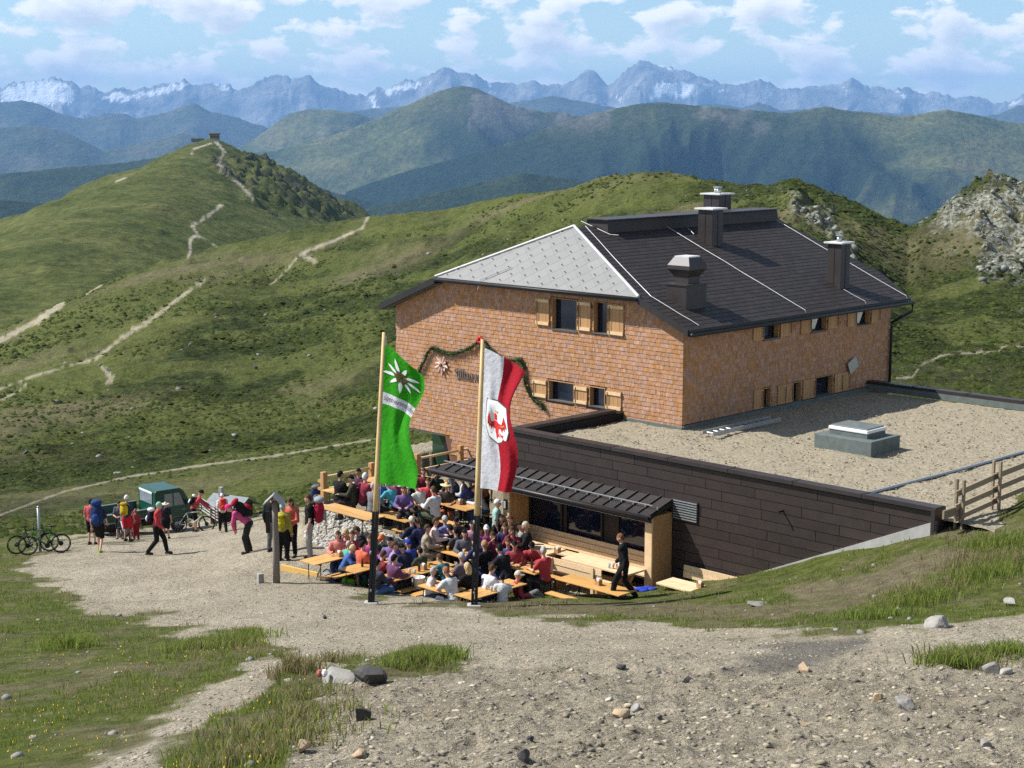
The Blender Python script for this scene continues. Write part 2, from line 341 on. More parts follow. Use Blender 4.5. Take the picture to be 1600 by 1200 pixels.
POLY_LOW = [tuple(G(px, py, Z_LOW)[:2]) for px, py in ((474, 896), (520, 914), (580, 928), (660, 935), (760, 937), (880, 938), (965, 942), (1045, 931), (1140, 921))]+[tuple(W(s, t, 0)[:2]) for s, t in ((-5.6, -4.0), (2, -4.0), (2.3, 0), (9.6, 0), (9.6, -6.2), (8.3, -8.2))]
POLY_UP = [tuple(W(s, t, 0)[:2]) for s, t in ((9.5, -6.5), (6.8, -7.1), (4.3, -7.7), (3.7, -6.4), (3.5, -4.6), (3.5, 0.5), (14.5, .5), (14.5, 3.0), (9.5, 3.0))]
POLY_ANNEX = [tuple(W(s, t, 0)[:2]) for s, t in ((-11.15, -4.55), (2.5, -4.55), (2.5, .2), (13.0, .2), (13.0, 11.3), (0, 11.3), (0, 10.1), (-11.15, 10.1))]
FIX = ([-100, 0, 100, 190, 280, 400, 480, 570, 620, 700, 800, 900, 960, 1010, 1080, 1140, 1200, 1240, 1290, 1350, 1400, 1420, 1440, 1480, 1530, 1570, 1600, 1650], [17, 9, -9, -7, 3, 5, 2, 9, 18, 26, 14, 14, 10, 6, 9, 12, 8, -5, 12, 12, 21, 30, 20, 20, 9, 20, 29, 23])
def ground_z(x, y, detail=True):
    x = np.asarray(x, float); y = np.asarray(y, float); h = base_h(x, y)
    px, py = PROJ(x, y, h)
    h = h-np.interp(px, FIX[0], FIX[1])/F_PX*y*sstep(90, 185, y)      # survey correction along the crest
    px, py = PROJ(x, y, h)
    if detail:
        far = sstep(60, 110, y)*(1-.85*sstep(22, 6, dline(px, py, PATHS[0][0])))
        h = h+(fbm(x/6, y/6, 3, 3)-.5)*.35*sstep(8, 20, y)*(1-far)+(fbm(x/1.1, y/1.1, 3, 5)-.5)*.10*(1-far)
        h = h+far*((fbm(x/40, y/40, 4, 11)-.5)*2.6+(ridged(x/5.2, y/3.0, 3, 13)-.55)*.85*np.clip(y/160, .6, 1.5)+(fbm(x/1.9, y/1.5, 2, 17)-.5)*.7)
        lip = sstep(1050, 1038, py+(fbm(x/.8, y/.8, 3, 171)-.5)*26)*(y < 60); rub = (1-lip)*(y < 40)*(px > 440)
        h = h+rub*(.10+(fbm(x/.45, y/.45, 3, 173)-.5)*.16+(vn(x/.12, y/.16, 175)-.5)*.05)
        rk = rock_mask(px, py, x, y)
        h = h+rk*((ridged(x/7, y/8, 5, 23)-.5)*3.2+(vn(x/1.6, y/1.9, 29)-.5)*1.8)
    sl = sdpoly(x, y, POLY_LOW); h = h+(Z_LOW+(fbm(x*2, y*2, 2, 31)-.5)*.03-h)*sstep(.35, -.25, sl)
    su = sdpoly(x, y, POLY_UP); h = h+(Z_UP-h)*sstep(1.15, 0, su)
    sa = sdpoly(x, y, POLY_ANNEX); h = h+(-13.2-h)*sstep(.0, -.25, sa)
    return h
ROCK_POLYS = [[(1432, 352), (1480, 312), (1535, 286), (1572, 276), (1620, 290), (1660, 300), (1660, 450), (1600, 470), (1560, 440), (1515, 395), (1475, 365)],
              [(1205, 290), (1240, 276), (1262, 290), (1290, 320), (1330, 370), (1370, 420), (1390, 470), (1340, 440), (1280, 390), (1225, 330)]]
def rock_mask(px, py, x, y):
    a = np.minimum(sdpoly(px, py, ROCK_POLYS[0]), sdpoly(px, py, ROCK_POLYS[1])+10)
    return sstep(10, -34, a+(fbm(px/26, py/18, 3, 41)-.5)*85)*(y > 60)
def ground_hit(px, py, lo=6, hi=900):
    d = ray(px, py); ds = np.exp(np.linspace(math.log(lo), math.log(hi), 700)); P = ds[:, None]*d[None]
    h = ground_z(P[:, 0], P[:, 1]); k = np.nonzero(P[:, 2] <= h)[0]
    i = k[0] if len(k) else len(ds)-1; a, b = ds[max(i-1, 0)], ds[i]
    for _ in range(14):
        m_ = (a+b)/2; q = d*m_
        if q[2] <= float(ground_z(q[0:1], q[1:2])[0]): b = m_
        else: a = m_
    q = d*b; return np.array([q[0], q[1], float(ground_z(q[0:1], q[1:2])[0])])
def gz(x, y): return float(ground_z(np.array([x]), np.array([y]))[0])
# ---- cover masks: R bare gravel/path, G rock, B dry/earth
GRAVEL = [[(60, 905), (35, 882), (90, 850), (200, 832), (262, 812), (340, 806), (430, 797), (500, 792), (530, 800), (560, 925), (640, 940), (720, 948), (770, 958), (960, 972), (1180, 982), (1420, 985), (1640, 972), (1750, 960), (1750, 1400), (440, 1400), (462, 1180), (470, 1120), (500, 1062), (560, 1048), (600, 1050), (680, 1046), (715, 1034), (640, 1022), (520, 1042), (470, 1035), (430, 1018), (405, 985), (300, 985), (225, 968), (130, 948)],
          [(455, 1030), (410, 1080), (335, 1130), (262, 1178), (215, 1230), (150, 1330), (40, 1330), (120, 1200), (205, 1145), (290, 1100), (375, 1058), (420, 1022)]]
PATHS = [([(-100, 840), (0, 805), (40, 790), (100, 768), (200, 745), (330, 725), (430, 712), (520, 697), (600, 684)], 2.6),
         ([(295, 402), (298, 375), (308, 365), (300, 352), (320, 340), (345, 322)], 2.6), ([(308, 368), (325, 376), (340, 386)], 1.5),
         ([(575, 338), (566, 356), (512, 380), (472, 395)], 3.4), ([(468, 398), (446, 425), (422, 445)], 2.6), ([(-60, 545), (0, 532), (60, 500), (98, 474)], 8), ([(0, 608), (60, 585), (140, 563), (200, 525)], 2.4),
         ([(150, 560), (190, 528), (235, 500), (285, 462), (318, 440)], 5.5), ([(135, 460), (190, 425), (230, 405), (278, 400)], 2.2), ([(186, 408), (210, 415)], 1.8), ([(0, 625), (30, 612), (40, 600)], 2.2),
         ([(1380, 592), (1425, 590), (1440, 570), (1472, 555), (1560, 549), (1568, 541), (1700, 543)], 2.6), ([(160, 575), (175, 590), (168, 600)], 7), ([(470, 396), (492, 408)], 5)]
def cover(px, py, x, y):
    near = y < 72
    n1 = fbm(x/1.3, y/1.3, 4, 51)-.5; n2 = fbm(x/.35, y/.5, 3, 53)-.5
    g = np.zeros(px.shape)
    for P in GRAVEL: g = np.maximum(g, sstep(7, -7, sdpoly(px, py, P)+n1*62+n2*22)*near)
    inside = np.minimum(sdpoly(x, y, POLY_LOW), sdpoly(x, y, POLY_UP))
    g = np.maximum(g, sstep(.5, .0, inside)*.9)
    f = np.zeros(px.shape)
    nf = fbm(px/9, py/7, 3, 57)-.5
    for P, w in PATHS: f = np.maximum(f, .8*sstep(w*.5+.8, w*.5-.8, dline(px, py, P)+nf*(w*.6+1.0)))
    g = np.maximum(g, f*(y > 60))
    rk = rock_mask(px, py, x, y)
    b = sstep(.06, .28, n1+.05*(px > 1050)+.06*(px < 480))*near*.65
    strip = sstep(9, 0, np.abs(py-948-(px-760)*.02)-7)*((px > 470) & (px < 1240))*near
    b = np.maximum(b, strip*.8)
    earth = sdpoly(px, py, [(1240, 925), (1330, 905), (1420, 878), (1500, 862), (1520, 872), (1440, 900), (1380, 925), (1300, 948), (1225, 955)])
    b = np.maximum(b, sstep(14, -14, earth+n1*60)*near*1.0)
    b = np.maximum(b, sstep(.0, .3, fbm(x/22, y/30, 4, 59)-.5)*(y > 72)*.8)
    b = b*(1-g); wash = sdpoly(px, py, [(1135, 1046), (1200, 1022), (1262, 1006), (1350, 998), (1330, 1012), (1270, 1036), (1215, 1048)])
    b = np.maximum(b, sstep(12, -10, wash+n1*40+n2*16-4)*near*(g > .3)*.7)
    lite = np.minimum(sdpoly(px, py, [(-200, 640), (-200, 560), (0, 500), (100, 462), (200, 412), (300, 395), (420, 358), (600, 328), (900, 285), (1020, 262), (1090, 272), (1000, 310), (860, 330), (700, 350), (560, 385), (440, 440), (330, 475), (260, 520), (190, 580), (110, 640), (0, 705), (-200, 760)]), sdpoly(px, py, [(-200, 900), (0, 840), (250, 780), (480, 730), (620, 700), (640, 760), (480, 800), (250, 830), (0, 900)]))
    heath = sstep(62, 74, y)*(.35+.65*sstep(-25, 30, lite+(fbm(px/60, py/40, 3, 167)-.5)*90))*(1-.6*sstep(.5, .62, fbm(x/9, y/12, 3, 163)))
    heath = np.maximum(heath, g*near*(px > 430)*sstep(1034, 1052, py+n1*30))      # coarse scree below the smooth track
    return np.stack([np.clip(g, 0, 1), np.clip(rk, 0, 1), np.clip(b, 0, 1), np.clip(heath, 0, 1)], -1)
def ground_material():
    m = bpy.data.materials.new('alpine_ground'); m.use_nodes = True; nt = m.node_tree; N = nt.nodes.new; L = nt.links.new; p = nt.nodes['Principled BSDF']
    p.inputs['Roughness'].default_value = .95; p.inputs['Specular IOR Level'].default_value = .1
    at = N('ShaderNodeAttribute'); at.attribute_name = 'mask'; sp = N('ShaderNodeSeparateColor'); L(at.outputs['Color'], sp.inputs[0])
    tc = N('ShaderNodeTexCoord')
    def noise(sc, det=6, rough=.6, st=None):
        n = N('ShaderNodeTexNoise'); n.inputs['Scale'].default_value = sc; n.inputs['Detail'].default_value = det; n.inputs['Roughness'].default_value = rough
        if st: mp = N('ShaderNodeMapping'); mp.inputs['Scale'].default_value = st; L(tc.outputs['Object'], mp.inputs[0]); L(mp.outputs[0], n.inputs['Vector'])
        else: L(tc.outputs['Object'], n.inputs['Vector'])
        return n.outputs['Fac']
    def ramp(fac, *st):
        r = N('ShaderNodeValToRGB'); cr = r.color_ramp
        while len(cr.elements) < len(st): cr.elements.new(.5)
        for e, (q, c) in zip(cr.elements, st): e.position = q; e.color = (*c, 1)
        L(fac, r.inputs[0]); return r.outputs[0]
    def mix(f, a, b, bt='MIX'):
        n = N('ShaderNodeMix'); n.data_type = 'RGBA'; n.blend_type = bt
        if isinstance(f, (int, float)): n.inputs[0].default_value = f
        else: L(f, n.inputs[0])
        for i, q in ((6, a), (7, b)):
            if isinstance(q, tuple): n.inputs[i].default_value = (*q, 1)
            else: L(q, n.inputs[i])
        return n.outputs[2]
    big = noise(.018, 6, .6); mid = noise(.35, 7, .62); fine = noise(2.6, 8, .7); vf = noise(14, 6, .7)
    grass = ramp(mid, (.30, (.040, .062, .010)), (.50, (.080, .105, .018)), (.70, (.125, .130, .034)))
    grass = mix(ramp(big, (.38, (0, 0, 0)), (.66, (1, 1, 1))), grass, ramp(fine, (.35, (.074, .088, .020)), (.65, (.135, .126, .042))))
    grass = mix(.55, grass, ramp(fine, (.32, (.022, .030, .009)), (.50, (.100, .112, .028)), (.70, (.21, .19, .072))))
    dry = ramp(fine, (.3, (.10, .084, .045)), (.55, (.165, .138, .082)), (.75, (.23, .195, .13)))
    vor = N('ShaderNodeTexVoronoi'); vor.inputs['Scale'].default_value = 16; L(tc.outputs['Object'], vor.inputs['Vector'])
    vor2 = N('ShaderNodeTexVoronoi'); vor2.inputs['Scale'].default_value = 38; L(tc.outputs['Object'], vor2.inputs['Vector'])
    grav = ramp(mid, (.32, (.31, .27, .20)), (.55, (.39, .345, .26)), (.75, (.43, .385, .30)))
    peb = mix(.5, vor.outputs['Color'], vor2.outputs['Color']); pb = N('ShaderNodeRGBToBW'); L(peb, pb.inputs[0])
    grav = mix(1.0, grav, ramp(pb.outputs[0], (.15, (.62, .60, .57)), (.5, (.97, .96, .95)), (.85, (1.28, 1.24, 1.16))), 'MULTIPLY')
    rock = ramp(fine, (.30, (.05, .055, .035)), (.44, (.14, .145, .105)), (.56, (.32, .32, .27)), (.8, (.48, .48, .42)))
    heath = ramp(fine, (.32, (.009, .015, .0035)), (.50, (.032, .045, .010)), (.68, (.080, .090, .022)))
    stri = noise(1.5, 7, .68, (.40, .40, 2.6)); heath = mix(.85, heath, ramp(stri, (.34, (.30, .30, .28)), (.50, (1.0, 1.0, 1.0)), (.66, (2.0, 1.9, 1.7))), 'MULTIPLY')
    grass = mix(at.outputs['Alpha'], grass, heath)
    col = mix(sp.outputs[2], grass, mix(at.outputs['Alpha'], dry, ramp(fine, (.3, (.05, .052, .02)), (.7, (.15, .13, .065)))))
    def mth(op, a, b):
        n = N('ShaderNodeMath'); n.operation = op; n.use_clamp = True
        for i, q in ((0, a), (1, b)):
            if isinstance(q, (int, float)): n.inputs[i].default_value = q
            else: L(q, n.inputs[i])
        return n.outputs[0]
    rf = mth('MULTIPLY', sp.outputs[1], ramp(noise(.8, 5, .6), (.44, (0, 0, 0)), (.50, (1, 1, 1))))
    col = mix(rf, col, rock)
    grav = mix(at.outputs['Alpha'], grav, mix(1.0, grav, ramp(fine, (.35, (.74, .75, .76)), (.65, (1.1, 1.09, 1.07))), 'MULTIPLY'))
    wet = mth('MULTIPLY', sp.outputs[0], sp.outputs[2]); grav = mix(wet, grav, ramp(fine, (.3, (.06, .058, .056)), (.7, (.12, .115, .11))))
    col = mix(sp.outputs[0], col, grav)
    L(col, p.inputs['Base Color'])
    hgt = N('ShaderNodeMath'); hgt.operation = 'ADD'; L(fine, hgt.inputs[0]); L(vf, hgt.inputs[1])
    b = N('ShaderNodeBump'); b.inputs['Strength'].default_value = .8; b.inputs['Distance'].default_value = .14; L(hgt.outputs[0], b.inputs['Height'])
    b2 = N('ShaderNodeBump'); b2.inputs['Strength'].default_value = .7; b2.inputs['Distance'].default_value = .9; L(mid, b2.inputs['Height']); L(b.outputs[0], b2.inputs['Normal'])
    b3 = N('ShaderNodeBump'); b3.inputs['Distance'].default_value = .6; L(mth('MULTIPLY', at.outputs['Alpha'], .8), b3.inputs['Strength']); L(stri, b3.inputs['Height']); L(b2.outputs[0], b3.inputs['Normal']); b2 = b3
    L(b2.outputs[0], p.inputs['Normal']); return m
M['ground'] = ground_material()
def make_ground():
    az = np.linspace(R(-27), R(27), 820)
    ys = np.concatenate([np.exp(np.linspace(math.log(3.5), math.log(9), 14))[:-1], np.exp(np.linspace(math.log(9), math.log(60), 330))[:-1], np.exp(np.linspace(math.log(60), math.log(480), 420))[:-1], np.exp(np.linspace(math.log(480), math.log(1000), 20))])
    A, Y = np.meshgrid(np.tan(az), ys); X = A*Y
    Z = ground_z(X, Y); px, py = PROJ(X, Y, Z)
    return put('ground', grid_mesh('ground', X, Y, Z, M['ground'], cover(px, py, X, Y)))
struct(make_ground(), label='alpine meadow, gravel yard and grassy hillside around the hut')
# ================================================================ hills and mountains, each a real range at its own distance
def hill_material(name, stops, scale, snow=False, bump=30.0, rough_noise=7, rockc=(.27, .235, .20)):
    m = bpy.data.materials.new(name); m.use_nodes = True; nt = m.node_tree; N = nt.nodes.new; L = nt.links.new; p = nt.nodes['Principled BSDF']
    p.inputs['Roughness'].default_value = .95; p.inputs['Specular IOR Level'].default_value = .05
    tc = N('ShaderNodeTexCoord'); n = N('ShaderNodeTexNoise'); n.inputs['Scale'].default_value = scale; n.inputs['Detail'].default_value = rough_noise; n.inputs['Roughness'].default_value = .62; L(tc.outputs['Object'], n.inputs['Vector'])
    r = N('ShaderNodeValToRGB'); cr = r.color_ramp
    while len(cr.elements) < len(stops): cr.elements.new(.5)
    for e, (q, c) in zip(cr.elements, stops): e.position = q; e.color = (*c, 1)
    L(n.outputs['Fac'], r.inputs[0]); col = r.outputs[0]
    at = N('ShaderNodeAttribute'); at.attribute_name = 'mask'; sp = N('ShaderNodeSeparateColor'); L(at.outputs['Color'], sp.inputs[0])
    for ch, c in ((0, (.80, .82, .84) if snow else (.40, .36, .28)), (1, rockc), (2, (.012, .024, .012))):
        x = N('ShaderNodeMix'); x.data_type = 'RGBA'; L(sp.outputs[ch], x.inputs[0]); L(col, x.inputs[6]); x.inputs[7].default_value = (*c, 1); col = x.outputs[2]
    n3 = N('ShaderNodeTexNoise'); n3.inputs['Scale'].default_value = scale*9; n3.inputs['Detail'].default_value = 8; n3.inputs['Roughness'].default_value = .7; L(tc.outputs['Object'], n3.inputs['Vector'])
    r3 = N('ShaderNodeValToRGB'); r3.color_ramp.elements[0].position = .34; r3.color_ramp.elements[0].color = (.45, .45, .45, 1); r3.color_ramp.elements[1].position = .66; r3.color_ramp.elements[1].color = (1.4, 1.4, 1.35, 1); L(n3.outputs['Fac'], r3.inputs[0])
    x3 = N('ShaderNodeMix'); x3.data_type = 'RGBA'; x3.blend_type = 'MULTIPLY'; x3.inputs[0].default_value = 0.0 if snow else .8; L(col, x3.inputs[6]); L(r3.outputs[0], x3.inputs[7]); col = x3.outputs[2]
    L(col, p.inputs['Base Color'])
    n2 = N('ShaderNodeTexNoise'); n2.inputs['Scale'].default_value = scale*4; n2.inputs['Detail'].default_value = 8; n2.inputs['Roughness'].default_value = .65; L(tc.outputs['Object'], n2.inputs['Vector'])
    b = N('ShaderNodeBump'); b.inputs['Strength'].default_value = .7; b.inputs['Distance'].default_value = bump; L(n2.outputs['Fac'], b.inputs['Height']); L(b.outputs[0], p.inputs['Normal'])
    return m
def hill_range(name, crest, depth, front, slope, material, amp, wl, jag=0.0, cols=480, rows=44, back=.5, masks=None, sd=0, shape=1.0, spur=.8):
    cx = np.array([c[0] for c in crest], float); cyy = np.array([c[1] for c in crest], float); dp = np.array([c[2] if len(c) > 2 else depth for c in crest], float)
    px = np.linspace(cx[0], cx[-1], cols); y0 = np.interp(px, cx, cyy)
    d0 = np.interp(px, cx, dp)
    ys_ = y0.copy()
    if jag: y0 = y0+(ridged(px/23, px*0+sd, 5, 61+sd)-.6)*-jag+(vn(px/4.5, px*0, 67+sd)-.5)*jag*.5
    u = (px-800)/F_PX; v = (600-y0)/F_PX
    zc = (-SP+v*CP)/(CP+v*SP)*d0; xr = u/(CP+v*SP)
    sv = (600-ys_)/F_PX; zs = (-SP+sv*CP)/(CP+sv*SP)*d0; kw = max(3, int(cols*45/(cx[-1]-cx[0])))|1; ker = np.hanning(kw+2)[1:-1]; ker /= ker.sum(); zs = np.convolve(np.pad(zs, kw//2, 'edge'), ker, 'valid')
    q = np.concatenate([-np.linspace(1, 0, rows)**1.25, np.linspace(0, 1, 5)[1:]*back])   # -1 front foot .. 0 crest .. back
    Y = d0[None]+q[:, None]*front; X = xr[None]*Y
    dist = np.abs(q)[:, None]*front; t = np.abs(q)[:, None]
    wx = X/wl+(fbm(X/wl*.45, Y/wl*.45, 3, 63+sd)-.5)*2.6; wy = Y/wl+(fbm(X/wl*.45+7, Y/wl*.45+3, 3, 65+sd)-.5)*2.6
    r = ridged(wx, wy*spur, 5, 71+sd)-.62; rr = fbm(wx*3, wy*3, 4, 75+sd)-.5
    env = np.clip(t*2.2, 0, 1)
    fade = np.exp(-t*45); Z = zc[None]*fade+zs[None]*(1-fade)-slope*dist*np.clip(.6+.4*t, 0, 1)**shape+env*amp*(r-.30+(rr-.25)*.5)
    # nothing in front of a crest may rise over the sight line to it
    lim = (zc[None]/d0[None])*Y-t*front*.012
    Z = np.where((q[:, None] < 0) & (Z > lim), lim-(Z-lim)*.15, Z)
    ppx, ppy = PROJ(X, Y, Z)
    mk = masks(ppx, ppy, X, Y, Z) if masks else np.zeros(X.shape+(3,))
    o = put(name, grid_mesh(name, X, Y, Z, material, mk)); struct(o); return o
def z3(*a): return np.stack([np.clip(x, 0, 1) for x in a], -1)
# far snow peaks
PEAKS = [(-260, 150), (-120, 140), (-40, 150), (0, 136), (22, 127), (40, 129), (62, 126), (85, 119), (108, 126), (125, 136), (140, 134), (165, 143), (190, 137), (215, 139), (255, 131), (292, 125), (310, 133), (330, 128), (350, 131), (370, 140), (398, 130), (420, 120), (437, 117), (455, 123), (470, 121), (484, 118), (500, 134), (520, 138), (545, 146), (572, 149), (590, 134), (607, 137), (632, 122), (650, 128), (672, 115), (697, 104), (720, 113), (745, 116), (765, 130), (790, 131), (832, 125), (862, 132), (885, 133), (905, 117), (920, 109), (935, 118), (950, 137), (975, 112), (990, 101), (1004, 96), (1030, 101), (1050, 106), (1080, 111), (1100, 122), (1130, 131), (1160, 132), (1186, 125), (1210, 134), (1250, 137), (1290, 132), (1312, 130), (1332, 122), (1350, 132), (1390, 140), (1415, 134), (1440, 148), (1462, 142), (1490, 152), (1532, 150), (1562, 164), (1580, 158), (1600, 148), (1640, 150), (1720, 138), (1800, 150), (1900, 146)]
SNOW = [[(0, 137), (40, 128), (88, 122), (122, 138), (110, 162), (40, 166), (0, 160)], [(155, 154), (180, 144), (215, 146), (262, 132), (302, 127), (285, 140), (230, 152), (175, 160)], [(335, 132), (352, 131), (366, 142), (345, 142)], [(572, 150), (585, 146), (592, 172), (584, 172)], [(590, 140), (640, 128), (672, 128), (640, 140), (605, 148)], [(760, 122), (768, 122), (772, 160), (764, 150)], [(1012, 150), (1028, 128), (1046, 126), (1100, 132), (1075, 155), (1040, 148), (1022, 156)], [(1040, 104), (1054, 106), (1050, 112)], [(952, 144), (980, 154), (972, 158), (950, 150)], [(1118, 140), (1140, 143), (1134, 147)], [(1198, 144), (1210, 146), (1204, 148)], [(1316, 136), (1330, 142), (1322, 146)], [(1400, 142), (1424, 148), (1412, 156)], [(1570, 162), (1600, 152), (1600, 160), (1580, 166)]]
def snow_mask(px, py, X, Y, Z):
    s = np.zeros(px.shape); n = ridged(px/9+py/9, py/5-px/22, 4, 81)-.55
    for P in SNOW: s = np.maximum(s, sstep(1.2, -1.2, sdpoly(px, py, P)+n*13+1.0))
    return z3(s, s*0, s*0)
M['peak'] = hill_material('far_rock_peaks', [(.3, (.08, .08, .08)), (.5, (.22, .215, .20)), (.7, (.40, .385, .35))], .0016, snow=True, bump=120)
hill_range('snow_mountains', PEAKS, 30000, 5200, .62, M['peak'], 2000, 1200, jag=8, cols=1000, rows=70, masks=snow_mask, sd=1, spur=.8)
# hazy blue middle ranges
M['blue_hill'] = hill_material('far_forest_hills', [(.3, (.035, .05, .03)), (.5, (.065, .078, .045)), (.7, (.11, .105, .075))], .0022, bump=60)
hill_range('middle_mountains', [(-260, 175), (-60, 168), (0, 160), (35, 157), (62, 163), (90, 176), (130, 186), (165, 178), (190, 176), (215, 186), (260, 176), (290, 164), (304, 160), (330, 174), (372, 184), (420, 200), (520, 215), (600, 230)], 17500, 3600, .5, M['blue_hill'], 900, 1500, jag=3, cols=520, sd=2, spur=.8)
hill_range('middle_mountains', [(440, 195), (520, 180), (580, 170), (640, 166), (720, 170), (800, 160), (860, 150), (905, 158), (980, 172), (1050, 168), (1120, 162), (1160, 168), (1186, 160), (1220, 172), (1300, 170), (1400, 178), (1520, 185), (1560, 178), (1590, 164), (1640, 170), (1800, 176), (1900, 170)], 18500, 3400, .45, M['blue_hill'], 800, 1400, jag=3, cols=620, sd=6, spur=.8)
hill_range('wooded_hills', [(-260, 230), (-60, 218), (0, 200), (60, 195), (110, 210), (160, 235), (230, 222), (280, 208), (350, 222), (420, 250), (520, 270), (640, 285)], 12500, 3200, .42, M['blue_hill'], 700, 1200, jag=2, cols=460, sd=3, spur=.8)
M['green_hill'] = hill_material('alpine_pasture_hills', [(.28, (.045, .062, .026)), (.44, (.075, .090, .034)), (.58, (.115, .120, .048)), (.74, (.135, .115, .065))], .0034, bump=30)
M['forest_hill'] = hill_material('dark_spruce_slopes', [(.3, (.018, .030, .016)), (.5, (.028, .042, .020)), (.7, (.05, .062, .028))], .006, bump=25)
def brown_mask(px, py, X, Y, Z):
    n = fbm(px/22, py/14, 4, 91)-.5
    b = sstep(16, -10, np.minimum.reduce([sdpoly(px, py, [(740, 150), (800, 165), (840, 185), (800, 210), (740, 190)]), sdpoly(px, py, [(1100, 168), (1170, 172), (1190, 205), (1130, 190)]), sdpoly(px, py, [(880, 160), (960, 160), (930, 200), (870, 190)])])+n*60)
    d = sstep(-.07, .08, fbm(X/1100, Y/800, 5, 93)-.5)*sstep(320, -200, Z)*.95  # dark forest colour; its broad patches also paint in cloud shadows
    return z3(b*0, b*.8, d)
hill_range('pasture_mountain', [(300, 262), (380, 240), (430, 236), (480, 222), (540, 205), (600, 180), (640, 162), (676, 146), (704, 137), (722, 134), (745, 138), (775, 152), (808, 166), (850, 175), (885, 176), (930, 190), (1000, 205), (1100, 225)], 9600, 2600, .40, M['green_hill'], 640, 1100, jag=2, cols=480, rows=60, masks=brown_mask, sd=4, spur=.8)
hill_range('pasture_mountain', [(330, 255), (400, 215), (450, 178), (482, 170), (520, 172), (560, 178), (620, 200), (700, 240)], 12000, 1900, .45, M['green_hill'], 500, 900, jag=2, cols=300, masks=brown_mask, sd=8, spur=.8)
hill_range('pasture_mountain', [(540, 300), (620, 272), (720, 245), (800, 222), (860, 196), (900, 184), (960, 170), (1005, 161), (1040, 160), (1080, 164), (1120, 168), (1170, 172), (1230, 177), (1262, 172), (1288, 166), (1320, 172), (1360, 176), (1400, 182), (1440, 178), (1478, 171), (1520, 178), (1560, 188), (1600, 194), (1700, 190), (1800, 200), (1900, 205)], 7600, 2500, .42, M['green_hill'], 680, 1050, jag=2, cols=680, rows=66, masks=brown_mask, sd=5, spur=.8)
hill_range('spruce_slope', [(-260, 300), (0, 272), (100, 262), (180, 256), (260, 244), (330, 236), (420, 262), (520, 300), (640, 330), (760, 350)], 6200, 1700, .45, M['forest_hill'], 300, 700, jag=2, cols=420, sd=7)
hill_range('spruce_slope', [(500, 345), (560, 330), (640, 310), (740, 288), (820, 270), (900, 282), (1000, 300), (1100, 320), (1240, 345), (1340, 352), (1420, 348), (1500, 322), (1580, 300), (1700, 285), (1900, 270)], 4700, 1300, .45, M['forest_hill'], 330, 620, jag=2, cols=620, sd=9)
hill_range('spruce_slope', [(-260, 330), (0, 312), (120, 322), (260, 340), (420, 370), (560, 400)], 4300, 900, .5, M['forest_hill'], 80, 300, jag=2, cols=260, sd=10)
# the near summit with its stone hut
M['summit'] = hill_material('grassy_summit', [(.28, (.042, .056, .015)), (.46, (.072, .086, .024)), (.62, (.102, .110, .036)), (.76, (.125, .12, .052))], .03, bump=4, rockc=(.045, .046, .035))  # crag rock colour, darkened to paint in shade on the right-hand flank
def make_summit():
    S = AT(335, 216, 1250)
    px = np.linspace(-420, 1250, 460); ys = np.concatenate([np.linspace(240, 1250, 230), np.linspace(1250, 1750, 12)[1:]])
    A, Y = np.meshgrid((px-800)/F_PX/CP, ys); X = A*Y
    ex = X-S[0]-(S[1]-Y)*.115; ey = S[1]-Y
    ex = ex+(fbm(X/60, Y/90, 3, 101)-.5)*26
    sx = np.where(ex < 0, .52, .56); c = 3.0
    f = np.sqrt((sx*ex)**2+(np.where(ey > 0, .042, .35)*ey)**2+c*c)-c
    Z = S[2]-f+(fbm(X/45, Y/45, 5, 103)-.5)*7*np.clip(f/12, 0, 1)+(ridged(X/16, Y/20, 3, 105)-.55)*1.6*np.clip(f/6, 0, 1)
    ppx, ppy = PROJ(X, Y, Z)
    crag = sstep(18, -14, sdpoly(ppx, ppy, [(352, 262), (420, 256), (470, 270), (510, 272), (545, 305), (575, 345), (470, 335), (400, 300)])+(fbm(X/18, Y/18, 3, 107)-.5)*70)*(ex > 0)
    Z = Z+crag*(ridged(X/14, Y/14, 4, 109)-.45)*17
    ppx, ppy = PROJ(X, Y, Z)
    nf = fbm(ppx/9, ppy/7, 3, 57)-.5; pth = np.zeros(X.shape)
    for P, w in (([(402, 318), (385, 298), (368, 282), (352, 268), (341, 255), (350, 238), (338, 222)], 3.0), ([(330, 224), (302, 233), (300, 240)], 1.6), ([(180, 284), (196, 278)], 2.0), ([(292, 412), (296, 402), (298, 375), (308, 365), (300, 352), (320, 340), (345, 322)], 3.2), ([(308, 368), (325, 376), (340, 386)], 1.6)): pth = np.maximum(pth, sstep(w*.6+.9, w*.6-.9, dline(ppx, ppy, P)+nf*w))
    return struct(put('summit_hill', grid_mesh('summit_hill', X, Y, Z, M['summit'], z3(pth, crag*sstep(-.15, .10, fbm(X/9, Y/9, 3, 113)-.5)*.85, X*0)))), S
summit, S_PT = make_summit()
# the valley floor under everything, out to the horizon
vf = MB(); vf.add([(-70000, -300, -1420), (70000, -300, -1420), (70000, 70000, -1420), (-70000, 70000, -1420)], [(0, 1, 2, 3)])
struct(vf.build('valley_floor', mat('valley_meadow', (.05, .07, .03), (.03, .045, .02), .002, .9)))
